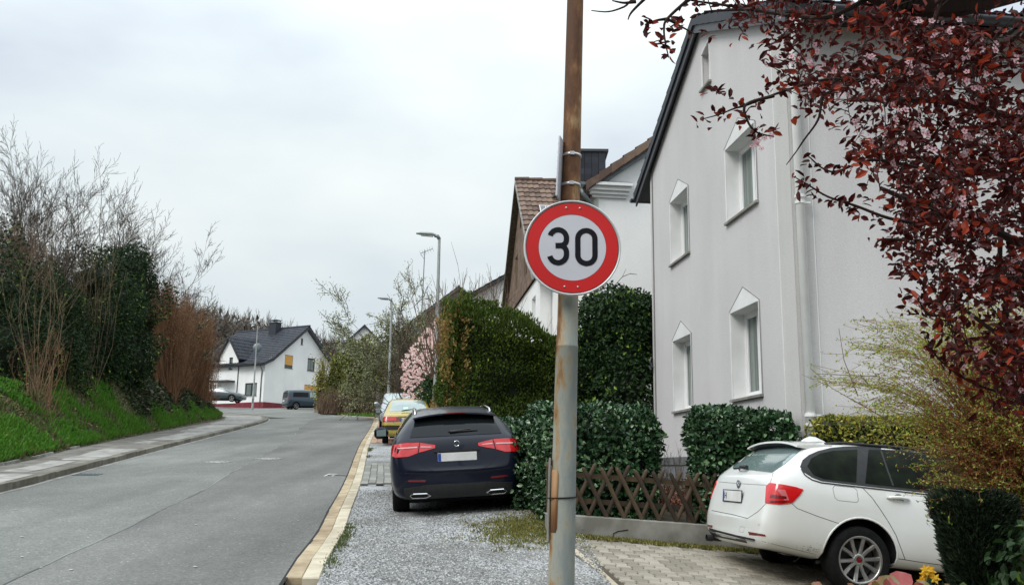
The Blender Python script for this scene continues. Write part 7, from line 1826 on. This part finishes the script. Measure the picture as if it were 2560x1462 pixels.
# ---------------- silver van-like car facing us, white car beside it
m4 = place(Vector((-5.05, 41.6, base(41.6)+.02)), 97.5+180, 4.4, 0)
mpv_top = [(0, .65), (.04, .95), (.12, 1.1), (.3, 1.52), (.6, 1.60), (1.5, 1.64), (2.3, 1.60), (2.6, 1.5), (3.35, 1.08), (3.5, 1.02), (4.0, .90), (4.2, .72), (4.25, .55)]
M4s = Matrix.Translation(m4.translation)
sv = simple_car('silver_car', 'silver people carrier facing the camera behind the yellow car', 4.25, .85, mpv_top, [(0, .62), (.12, 1.02), (2.5, .99), (3.5, .95), (4.2, .6)], p_silver, place(Vector((-5.6, 45.8, base(45.8)+.03)), 277.5, 4.4, 0), 'van', .31, (.75, 3.4))
sv.patch('windscreen', [(-.64, 1.08), (.64, 1.08), (.60, 1.44), (.52, 1.52), (-.52, 1.52), (-.60, 1.44)], 'F', m_carglass_sky, .006)
sv.patch('side_window', [(.5, 1.08), (1.5, 1.06), (3.1, 1.08), (2.6, 1.42), (1.5, 1.5), (.6, 1.46)], 'R', m_carglass, .006, mirror=True)
sv.patch('headlight', [(.50, .88), (.74, .90), (.76, .70), (.48, .72)], 'F', m_lampglass, .008, mirror=True)
sv.patch('grille', [(-.38, .84), (.38, .84), (.34, .72), (-.34, .72)], 'F', m_blackplastic, .008)
sv.patch('air_intake', [(-.6, .50), (.6, .50), (.5, .38), (-.5, .38)], 'F', m_blackplastic, .008)
mirror_part(sv, 3.05, 1.08, .87, 1, p_silver); mirror_part(sv, 3.05, 1.08, .87, -1, p_silver)
wv = simple_car('white_car', 'white car of which only roof and rear corner show right of the yellow car', 4.4, .86, [(0, .62), (.04, .8), (.12, 1.0), (.4, 1.30), (.7, 1.40), (1.6, 1.46), (2.4, 1.40), (3.1, 1.0), (3.3, .96), (4.1, .82), (4.35, .66), (4.4, .5)], [(0, .6), (.12, .96), (.6, 1.0), (3.2, .94), (4.3, .6)], p_white, place(Vector((-2.75, 35.2, base(35.2)+.12)), 97.5, -4.4, 0), 'hatch', .31, (.8, 3.4))
wv.patch('rear_window', [(-.6, 1.03), (.6, 1.03), (.5, 1.33), (-.5, 1.33)], 'B', m_carglass, .006)
wv.patch('side_window', [(.6, 1.04), (2.9, 1.0), (2.4, 1.32), (1.2, 1.38), (.8, 1.28)], 'R', m_carglass, .006, mirror=True)
wv.patch('tail_light', [(20, .80), (20, .93), (55, .93), (55, .80)], 'CR', m_tail, .008, mirror=True)

# ---------------- dark van and grey car by the far house
fv = simple_car('dark_van', 'dark teal small van parked against the far white house', 4.4, .90, [(0, .62), (.03, 1.0), (.07, 1.6), (.12, 1.76), (.3, 1.81), (1.5, 1.84), (2.6, 1.80), (2.9, 1.70), (3.5, 1.15), (3.65, 1.08), (4.2, .95), (4.35, .7), (4.4, .5)], [(0, .6), (.07, 1.05), (3.3, 1.02), (4.2, .7)], p_teal, place(Vector((-20.9, 85.6, base(85.6)-.02)), 33, -2, 0), 'van', .32, (.8, 3.5), wprof=[(0, .93), (.04, .96), (.12, .98), (.3, 1), (3.6, 1), (4.2, .93), (4.34, .85), (4.4, .74)])
fv.patch('rear_window', [(-.66, 1.08), (.66, 1.08), (.62, 1.56), (-.62, 1.56)], 'B', m_carglass, .006)
fv.patch('side_window', [(.5, 1.12), (2.0, 1.12), (2.0, 1.55), (.55, 1.55)], 'R', m_carglass, .006, mirror=True)
fv.patch('side_window', [(2.15, 1.12), (3.25, 1.12), (2.9, 1.5), (2.6, 1.56), (2.15, 1.56)], 'R', m_carglass_sky, .006, mirror=True)
fv.patch('tail_light', [(.68, .88), (.78, .88), (.78, 1.16), (.70, 1.16)], 'B', m_tail, .01, mirror=True)
fv.patch('rear_bumper', [(-.78, .52), (.78, .52), (.78, .38), (-.78, .38)], 'B', m_blackplastic, .02)
number_plate(fv, fv.cast('B', .2, .8)[0].x-.02, .55, .82)
mirror_part(fv, 3.1, 1.2, .92, -1, p_teal); mirror_part(fv, 3.1, 1.2, .92, 1, p_teal)
gc = simple_car('grey_car', 'dark grey saloon half hidden by the brush, left of the far white house', 4.5, .88, [(0, .62), (.04, .82), (.1, .95), (.5, 1.0), (1.1, 1.32), (1.5, 1.42), (2.2, 1.43), (2.6, 1.36), (3.3, 1.0), (3.45, .96), (4.2, .85), (4.45, .66), (4.5, .5)], [(0, .6), (.1, .88), (.6, .96), (3.3, .93), (4.4, .6)], p_grey, place(Vector((-29.3, 86.4, base(86.4)+.55)), -4, 0, 0), 'hatch', .33, (.85, 3.6))
gc.patch('side_window', [(.95, 1.0), (2.2, .99), (3.05, .99), (2.6, 1.28), (2.2, 1.35), (1.5, 1.34)], 'R', m_carglass_sky, .005, mirror=True)
gc.patch('rear_window', [(-.6, 1.03), (.6, 1.03), (.5, 1.33), (-.5, 1.33)], 'B', m_carglass, .006)
gc.line('door_seam', [(2.05, .98), (2.05, .4)], 'R', .012, m_dark, .002, mirror=True)
# ================================================================ FOREGROUND PLANTS
# raised flower bed behind a low edge, right of the driveway mouth
fb = bpy.data.objects.new('flower_bed', None); COL.objects.link(fb); structure(fb)
V = []; F = []; n = 16; m = 10
for j in range(m+1):
    for i in range(n+1):
        x = lerp(1.45, 6.5, i/n); y = lerp(4.2, 7.75, j/m); e_ = min(i, j, m-j)
        V.append((x, y, (.60 if e_ > 0 else .30)+.03*noise.noise(Vector((x*3, y*3, 0)))+.12*smooth(2.2, 4, x)))
F = [(j*(n+1)+i, j*(n+1)+i+1, (j+1)*(n+1)+i+1, (j+1)*(n+1)+i) for j in range(m) for i in range(n)]
mesh_obj('bed_soil', V, F, m_soil, fb, True)
SOIL = .62
# bergenias
def round_leaf(seg=10, cup=.22):
    V = [(0, 0, 0)]; 
    for ring, rr in ((0, .5), (1, 1)):
        for k in range(seg):
            a = 2*PI*k/seg; r = rr*(.5+.03*math.sin(k*2.3)); V.append((r*math.cos(a)*.86, .5+r*math.sin(a), cup*rr*rr*.5+.03*math.sin(a*3)*rr))
    V[0] = (0, .5, 0)
    F = [(0, 1+k, 1+(k+1) % seg) for k in range(seg)]+[(1+k, 1+seg+k, 1+seg+(k+1) % seg, 1+(k+1) % seg) for k in range(seg)]
    return V, F
m_berg = M('bergenia_red', (.30, .045, .04), (.16, .13, .03), rough=.4, scale=5, obj_rand=.45, c3=(.36, .12, .09), trans=.15)
m_berg2 = M('bergenia_green', (.10, .16, .03), (.26, .12, .03), rough=.4, scale=5, obj_rand=.6, trans=.15)
Vr, Fr = round_leaf(); lo = mesh_obj('leaf', Vr, Fr, m_berg, local=True, smooth_=True); berg_me = lo.data; bpy.data.objects.remove(lo)
lo = mesh_obj('leaf', Vr, Fr, m_berg2, local=True, smooth_=True); berg_me2 = lo.data; bpy.data.objects.remove(lo)
def bergenia(px, py, Y, label, n, size, me_fn, spread=.16):
    top = W(px, py, Y); t = thing('bergenia', label, 'plant', (top.x, Y, SOIL), 'red leaved bergenias'); st = MB()
    for k in range(n):
        a = 2*PI*k/n+random.uniform(-.4, .4); rr = spread*random.uniform(.1, 1); q = Vector((top.x+rr*math.cos(a), Y+rr*math.sin(a)*.8, top.z-.02-rr*.35-random.uniform(0, .06)-size*.4))
        out_ = Vector((math.cos(a), math.sin(a), random.uniform(.5, 1.6))).normalized(); nn = Vector((-math.cos(a)*.6+random.gauss(0, .3), -.7+random.gauss(0, .3), .7)); s = out_.cross(nn).normalized(); nn = s.cross(out_)
        piece('leaf', me_fn(), t, q-out_*size*.3, Matrix((s, out_, nn)).transposed(), (size*random.uniform(.8, 1.2),)*3)
        st.tube([(top.x+random.gauss(0, .02), Y, SOIL-.05), q.lerp(Vector((top.x, Y, SOIL)), .4), q-out_*size*.3], .006, 5)
    st.build('leaf_stems', m_berg, t)
bf = lambda: berg_me if random.random() < .7 else berg_me2
bergenia(2155, 1436, 5.9, 'bergenia with pinkish red leaves in front of the white estate rear wheel', 9, .13, bf)
bergenia(2245, 1428, 5.8, 'bergenia with the biggest round red green leaf, below the white estate sill', 8, .15, bf)
bergenia(2012, 1452, 5.7, 'lone red tipped bergenia leaves at the left end of the flower bed', 3, .11, lambda: berg_me, .05)
bergenia(2360, 1446, 5.8, 'bergenia with pale red flower head beside the yellow flowers', 6, .10, bf)
bergenia(2452, 1440, 5.6, 'green leaved bergenia in front of the dark clipped yew', 5, .13, lambda: berg_me2)
# yellow flowers with blade leaves
def daffodil(px, py, Y, label, nfl, nbl):
    m_yf = M('yellow_petal', (.80, .52, .02), (.78, .40, .01), rough=.5, scale=20, trans=.3); m_bl = M('bulb_leaf', (.02, .06, .025), (.05, .12, .05), rough=.5, scale=6, attr=.6)
    top = W(px, py, Y); t = thing('daffodil_clump', label, 'flowers', (top.x, Y, SOIL)); st = MB(); fl = MB()
    for k in range(nfl):
        c = top+Vector((random.uniform(-.07, .05), random.uniform(-.05, .05), random.uniform(-.07, .02))); st.tube([(top.x+.02, Y, SOIL), (c.x, c.y, c.z-.06), tuple(c)], .003, 4)
        f = MB(); ax = Vector((random.uniform(-.5, .5), -1, random.uniform(-.1, .4))).normalized(); u = ax.orthogonal().normalized(); v = ax.cross(u)
        for j in range(6):
            a = 2*PI*j/6; d = u*math.cos(a)+v*math.sin(a); s = ax.cross(d); f.add([c, c+d*.018+s*.009, c+d*.036+ax*.006, c+d*.018-s*.009], [(0, 1, 2, 3)])
        f.tube([c, c+ax*.016], [.005, .010], 8); f.build('flower', m_yf, t)
    st.build('flower_stems', m_bl, t)
    P = np.array([(top.x+.10+random.gauss(0, .05), Y+random.gauss(0, .04), SOIL) for _ in range(nbl)]); k = len(P)
    leaf_mesh('blades', m_bl, [leaf_arrays(P, norm(np.array([[.1, 0, 1.]])+RNG.normal(0, .22, (k, 3))), rnd_unit(k)+np.array([[0, -2, 0]]), RNG.uniform(.25, .42, k), .02, 'diamond', .1)], t)
daffodil(2318, 1428, 5.9, 'clump of small yellow flowers with narrow green leaves beside the yew', 9, 34)
# clipped dark yew: narrow foot, broad shoulders
a, b = W(2322, 1238, 6.5), W(2522, 1238, 6.5); cx = (a.x+b.x)/2+.02; rt = (b.x-a.x)/2
t = thing('clipped_yew', 'dark clipped yew column widening upward in front of the white estate', 'shrub', (cx+.03, 6.5, SOIL))
P = []; N = []
ztop = a.z+.03
for _ in range(19000):
    h = random.random(); r = lerp(.13, rt, min(1, h*1.05)**.8)*(1-.25*max(0, h-.93)/.07); th = random.uniform(0, 2*PI); rr = r*(.8+.22*random.random()+.06*noise.noise(Vector((math.cos(th)*2, math.sin(th)*2, h*5))))
    if h > .96: rr = r*random.random()**.5
    P.append((cx+.04*(1-h)+rr*math.cos(th), 6.5+rr*math.sin(th), lerp(SOIL, ztop, h))); N.append((math.cos(th), math.sin(th), .2))
P = np.array(P); N = np.array(N); k = len(P); m_yew = M('yew_needle', (.006, .014, .006), (.02, .045, .015), rough=.6, scale=3, attr=.7)
leaf_mesh('foliage', m_yew, [leaf_arrays(P, norm(N+rnd_unit(k)*.7+np.array([[0, 0, .8]])), N+rnd_unit(k)*.6, RNG.uniform(.03, .065, k), .012)], t)
mb = MB(); mb.lathe([(.05, 0), (.12, .05), (rt*.5, .3), (rt*.78, (ztop-SOIL)*.6), (rt*.8, (ztop-SOIL)*.95), (0, (ztop-SOIL)*.97)], (cx+.02, 6.5, SOIL), seg=14); mb.build('opaque_core', m_core, t)  # dark filler body added inside the yew so nothing shines through
# dark leafy shrub at the right edge
leafy('dark_shrub', 'dark glossy leaved shrub at the lower right corner', 'shrub', [EL(2570, 1390, 6.0, .20, .2, .22), EL(2600, 1450, 5.9, .26, .2, .25)], 260, .085, m_darkgreen, SOIL, kind='leaf', core=0, droop=.8, shell=.2)
# spring bush with arching reddish stems and small lime leaves
def spirea():
    Y0 = 7.0; root = W(2560, 1330, Y0); root.z = .75; t = thing('spring_bush', 'big arching bush with russet stems and small lime green leaves beside the white estate', 'bush', root)
    segR = []; segG = []; tips = []; 
    for s in range(1150):
        # target directions fan out: mostly left and up
        while True:
            tpx, tpy = random.uniform(1990, 2900), random.uniform(760, 1255)
            lim = interp([(760, 2330), (800, 2180), (860, 2120), (920, 2080), (950, 2050), (1000, 2100), (1050, 2140), (1090, 2210), (1130, 2260), (1200, 2290), (1260, 2330), (1300, 2420)], tpy)
            if tpx > lim and (tpy > 800 or tpx > 2250) and (tpx > 2330 or random.random() < .75): break
        b = W(tpx, tpy, Y0+random.uniform(-.8, .45)); s0 = root+Vector((random.gauss(0, .10), random.gauss(0, .10), 0)); dz = b.z-s0.z; dx_ = b.x-s0.x
        mid = s0+Vector((dx_*.18+random.gauss(0, .05), (b.y-s0.y)*.3, max(.25, dz*.85+.28)+random.gauss(0, .06)))
        prev = s0; n = 9; r0 = random.uniform(.003, .0055); L_ = []
        for i in range(1, n+1):
            f = i/n; q = s0*(1-f)**2+mid*2*f*(1-f)+b*f*f+Vector((random.gauss(0, .006), random.gauss(0, .006), random.gauss(0, .006)))
            (segR if f < .8 else segG).append((tuple(prev), tuple(q), r0*(1-.8*(i-1)/n), r0*(1-.8*i/n))); L_.append((prev, q)); prev = q
        for i in range(3, n):
            p_, q_ = L_[i]
            for _ in range(1 if random.random() < .7 else 2):
                d = (q_-p_).normalized(); sd = (d+Vector((-.25+random.gauss(0, .45), random.gauss(0, .4), random.gauss(0, .45)))).normalized(); l = random.uniform(.06, .22); e_ = q_+sd*l
                segR.append((tuple(q_), tuple(e_), .0018, .001)); tips += [q_.lerp(e_, z) for z in (.35, .7, 1)]
            tips += [q_, p_.lerp(q_, .5)]
    seg_mesh('stems', segR, M('russet_stem', (.15, .045, .02), (.28, .11, .05), rough=.9, scale=3, attr=.6), t, 3)
    seg_mesh('young_stems', segG, M('young_stem', (.24, .17, .06), (.30, .26, .10), rough=.9, scale=3, attr=.6), t, 3)
    P = []; RP = []
    for p in tips:
        pp = proj(p); w_ = 1.0
        inner = math.exp(-(((pp[0]-2420)/130)**2+((pp[1]-960)/110)**2))+1.35*math.exp(-(((pp[0]-2480)/160)**2+((pp[1]-1150)/90)**2))
        if random.random() < .62*inner: RP.append(tuple(p)); continue
        if random.random() < .8: P.append(tuple(p+Vector((random.gauss(0, .006), random.gauss(0, .006), random.gauss(0, .006)))))
    P = np.array(P*2)+RNG.normal(0, .006, (len(P)*2, 3)); k = len(P)
    leaf_mesh('leaves', m_budgreen, [leaf_arrays(P, rnd_unit(k), rnd_unit(k), RNG.uniform(.016, .030, k), .012)], t)
    RP = np.array(RP*2)+RNG.normal(0, .01, (len(RP)*2, 3)); k = len(RP)
    leaf_mesh('russet_leaves', M('russet_leaf', (.52, .20, .04), (.20, .06, .02), rough=.8, scale=3, attr=.7, trans=.3), [leaf_arrays(RP, rnd_unit(k), rnd_unit(k), RNG.uniform(.010, .022, k), .007)], t)
spirea()
# a loose long shoot reaching far left
t = thing('bare_shoot', 'long thin shoots of the bush arching left towards the white downpipe', 'twig', W(2200, 1045, 6.6)); segs = []
for pts in ([(2250, 1065), (2150, 1010), (2080, 970), (2025, 918)], [(2145, 990), (2110, 900), (2097, 820)], [(2200, 940), (2110, 937), (2040, 934)]):
    q = [W(x, y, 6.6) for x, y in pts]
    for i, (a, b) in enumerate(zip(q[:-1], q[1:])): segs.append((tuple(a), tuple(b), .004-.001*i, .003-.001*i))
seg_mesh('stem', segs, m_twig_tan, t, 4)

# ---------------- purple leaved plum tree
def plum():
    trunk0 = Vector((3.9, 3.6, .4)); t = thing('plum_tree', 'purple leaved plum tree in pink blossom overhanging from the upper right', 'tree', trunk0)
    nodes = []; segs = []
    def limb(pts, r0, r1, n=8):
        P = [Vector(p) for p in pts]; out_ = []
        for i in range(len(P)-1):
            p0, p1, p2, p3 = P[max(i-1, 0)], P[i], P[i+1], P[min(i+2, len(P)-1)]
            for k in range(n): f = k/n; out_.append(.5*((2*p1)+(p2-p0)*f+(2*p0-5*p1+4*p2-p3)*f*f+(3*p1-p0-3*p2+p3)*f**3))
        out_.append(P[-1]); m = len(out_)
        for i in range(m-1):
            ra, rb = lerp(r0, r1, i/m), lerp(r0, r1, (i+1)/m); segs.append((tuple(out_[i]), tuple(out_[i+1]), ra, rb)); nodes.append((out_[i+1], rb))
    big = [W(2900, -150, 3.5), W(2650, -60, 3.35), W(2450, -2, 3.2), W(2350, 14, 3.15), W(2270, 8, 3.1), W(2190, -15, 3.1), W(2080, -60, 3.1)]
    limb([trunk0, Vector((3.8, 3.6, 2.0)), tuple(W(2900, -150, 3.5))], .11, .075); limb(big, .06, .030)
    lim = [([(2850, 500), (2600, 330), (2400, 260), (2250, 250), (2120, 250)], 3.6, .022), ([(2850, 700), (2620, 640), (2450, 560), (2320, 520), (2200, 470)], 3.3, .020), ([(2850, 900), (2650, 900), (2520, 850), (2420, 780)], 3.5, .018),
           ([(2700, -50), (2500, 120), (2380, 180), (2250, 160), (2120, 110)], 3.8, .02), ([(2190, -15), (2080, 40), (1980, 40), (1870, 25), (1760, 30)], 3.1, .010), ([(2850, 1050), (2680, 1060), (2560, 1020)], 3.2, .014), ([(2850, 400), (2650, 480), (2500, 440), (2350, 400), (2230, 390)], 4.0, .018),
           ([(2350, 14), (2300, 120), (2180, 190), (2060, 235)], 3.0, .010), ([(2600, 200), (2540, 400), (2500, 620), (2520, 800), (2540, 950)], 3.9, .015)]
    for pts, Y, r in lim: limb([tuple(W(x, y, Y+.06*i)) for i, (x, y) in enumerate(pts)], r, r*.4)
    # single sparse sprays reaching left over the sky and the house
    sprays = [([(2150, 200), (2060, 200), (1960, 228), (1870, 262), (1835, 272), (1800, 286), (1756, 298)], [(1845, 268), (1800, 292), (1765, 300), (1790, 225), (1812, 232), (1905, 245), (1960, 225)]),
              ([(1935, 240), (1865, 262), (1868, 300), (1890, 330), (1935, 342)], [(1860, 290), (1872, 305), (1890, 330), (1905, 322), (1925, 335)]),
              ([(2080, 160), (2055, 250), (2045, 300), (2010, 350), (1990, 380), (1966, 412)], []),
              ([(2300, 560), (2220, 545), (2140, 515), (2070, 492), (2020, 462), (1990, 445)], [(1995, 448), (2010, 458), (2040, 475), (2065, 500), (2090, 505), (2120, 515), (2150, 540), (2180, 548)]),
              ([(1900, 25), (1800, 12), (1720, 0), (1640, -20)], [(1750, 20), (1720, 10), (1700, 68), (1690, 62), (1800, 15)]),
              ([(1720, 0), (1668, 48), (1660, 75), (1664, 110), (1672, 145)], [(1660, 100), (1668, 118), (1672, 142), (1622, 62), (1610, 58)]),
              ([(1668, 48), (1640, 52), (1612, 62)], []), ([(1668, 48), (1690, 60), (1735, 85)], [(1695, 64), (1745, 92)]),
              ([(2100, -10), (1900, -25), (1620, -10), (1560, 18), (1520, 30), (1478, 27)], []), ([(1590, 5), (1560, 8), (1530, 2)], []), ([(1620, -10), (1580, 30), (1570, 50)], []),
              ([(2400, 760), (2330, 790), (2290, 740)], [(2300, 745), (2320, 770), (2350, 790)]), ([(2600, 1010), (2440, 960), (2350, 900), (2320, 850)], [(2325, 852), (2340, 880), (2370, 905), (2400, 940), (2450, 955), (2480, 985)]),
              ([(2260, 600), (2200, 600), (2190, 620)], [(2205, 600), (2220, 610), (2250, 640), (2260, 665)]), ([(2300, 420), (2180, 400), (2080, 430), (2020, 390)], [(2030, 395), (2060, 410), (2100, 420), (2130, 400)])]
    LP = []; 
    for pts, leaves in sprays:
        Y = random.uniform(2.9, 3.3); q = [W(x, y, Y) for x, y in pts]; n0 = len(nodes); limb([tuple(v) for v in q], .0065, .0016, 5); del nodes[n0:]
        for x, y in leaves: LP.append((W(x, y, Y), 1))
    # crown density region in the photograph's frame
    def dens(x, y):
        left = interp([(-80, 1780), (30, 1740), (60, 1800), (100, 1900), (180, 1930), (240, 1990), (300, 2060), (350, 2130), (400, 2120), (450, 2160), (520, 2170), (580, 2200), (640, 2225), (700, 2260), (760, 2290), (820, 2330), (900, 2370), (960, 2440), (1030, 2500), (1060, 2560), (1100, 2640)], y)
        if x < left: return 0
        k = min(1, (x-left)/170); v = .25+.75*k
        g = noise.noise(Vector((x*.012, y*.012, 1)))+.5*noise.noise(Vector((x*.03, y*.03, 4)))
        v *= smooth(-.42, .2, g)
        if y < 60: v *= .6
        if x < 2200 and y < 160: v *= .55
        if 2420 < x and 30 < y < 130: v *= .45
        return v
    cl = []
    while len(cl) < 2250:
        x, y = random.uniform(1740, 2760), random.uniform(-120, 1090)
        if random.random() < dens(x, y): cl.append(W(x, y, random.uniform(2.75, 4.3)))
    cl.sort(key=lambda p: min((p-n_[0]).length for n_ in nodes[::6]))
    from mathutils.kdtree import KDTree
    kd_pts = [n_[0] for n_ in nodes]; 
    def build_kd():
        k = KDTree(len(kd_pts)); [k.insert(p, i) for i, p in enumerate(kd_pts)]; k.balance(); return k
    kd = build_kd(); cnt = 0
    for p in cl:
        co, i, d = kd.find(p)
        mid = co.lerp(p, .5)+Vector((random.gauss(0, d*.08), random.gauss(0, d*.08), d*.10)); r = .0022+.004*min(1, d)
        a = co
        for f in (.33, .66, 1): 
            q = co*(1-f)**2+mid*2*f*(1-f)+p*f*f; segs.append((tuple(a), tuple(q), r, r*.75)); r *= .75; a = q; kd_pts.append(q)
        LP.append((p, 0)); cnt += 1
        if cnt % 60 == 0: kd = build_kd()
    seg_mesh('branches', segs, m_twig_dark, t, 6)
    # leaves: clusters
    P = []; D = []
    for c, sp in LP:
        nl = random.randint(5, 8) if sp else random.randint(4, 8); ax = Vector((random.gauss(0, 1), random.gauss(0, 1), random.gauss(0, .8))).normalized()
        for _ in range(nl):
            q = c+Vector((random.gauss(0, .014), random.gauss(0, .014), random.gauss(0, .014))) if sp else c+ax*random.uniform(-.09, .09)+Vector((random.gauss(0, .02), random.gauss(0, .02), random.gauss(0, .02)))
            P.append(tuple(q)); d = ax*.6+Vector((random.gauss(-.2, .7), random.gauss(0, .7), random.gauss(.05, .6))); D.append(tuple(d))
    P = np.array(P); D = norm(np.array(D)); k = len(P); N = rnd_unit(k)+np.array([[0, -.6, .6]]); Ls = RNG.uniform(.022, .048, k)
    order = np.argsort(P[:, 1]-RNG.random(k)*.5+np.where(P[:, 0] > 2.3, 9, 0)); ids, rest = order[:300], order[300:]
    stuff(leaf_mesh('leaves', m_plumleaf, [leaf_arrays(P[rest], D[rest], N[rest], Ls[rest], .019, 'leaf', .25)], t))
    mo = M('plum_leaf_piece', (.045, .005, .004), (.34, .045, .018), rough=.5, scale=3, obj_rand=.75, trans=.3, c3=(.11, .012, .008), spec=.25)
    v, f, r = leaf_arrays(np.zeros((1, 3)), np.array([[0, 1., 0]]), np.array([[0, 0, 1.]]), 1.0, .5, 'leaf', .25); lo = mesh_obj('leaf', v, f, mo, local=True); me = lo.data; bpy.data.objects.remove(lo)
    for i in ids:
        d = Vector(D[i]); s = d.cross(Vector(N[i])).normalized(); nn = s.cross(d); piece('leaf', me, t, P[i], Matrix((s, d, nn)).transposed(), (Ls[i],)*3)
    # blossoms: five petals round a dark heart
    FP = []
    for c, sp in random.sample([q_ for q_ in LP if not q_[1]], 320)+[(W(1890, 362, 3.1), 1)]*1:
        for _ in range(random.randint(2, 4)): FP.append(c+Vector((random.gauss(0, .022), random.gauss(-.07, .03), random.gauss(0, .022))))
    for (x, y) in ((1885, 352), (1893, 362), (1880, 365), (1896, 350)): FP.append(W(x, y, 3.0))
    verts = []; faces = []; hv = MB(); fl = MB(); single = 0
    for c in FP:
        ax = Vector((random.gauss(0, .5), -1, random.gauss(0, .5))).normalized(); u = ax.orthogonal().normalized(); v = ax.cross(u); ph = random.random(); rr = random.uniform(.0095, .0125)
        f = MB() if single < 120 else fl
        for j in range(5):
            a = 2*PI*(j+ph)/5; d = u*math.cos(a)+v*math.sin(a); s = ax.cross(d); f.add([c+d*.0015, c+d*rr*.6+s*rr*.40, c+d*rr*1.0+s*rr*.22+ax*.002, c+d*rr*1.0-s*rr*.22+ax*.002, c+d*rr*.6-s*rr*.40], [(0, 1, 2, 3, 4)])
        if single < 120: f.build('blossom', m_blossom, t)
        single += 1
        hv.lathe([(.0022, 0), (.0015, .0008), (0, .001)], (0, 0, 0), axis='y', seg=5); k0 = len(hv.v)-15
        for q in range(k0, len(hv.v)): hv.v[q] = tuple(Vector((hv.v[q][0], -hv.v[q][1], hv.v[q][2]))+c+ax*.001)
    if fl.n: stuff(fl.build('blossoms', m_blossom, t))
    stuff(hv.build('blossom_hearts', m_blosscore, t))
plum()
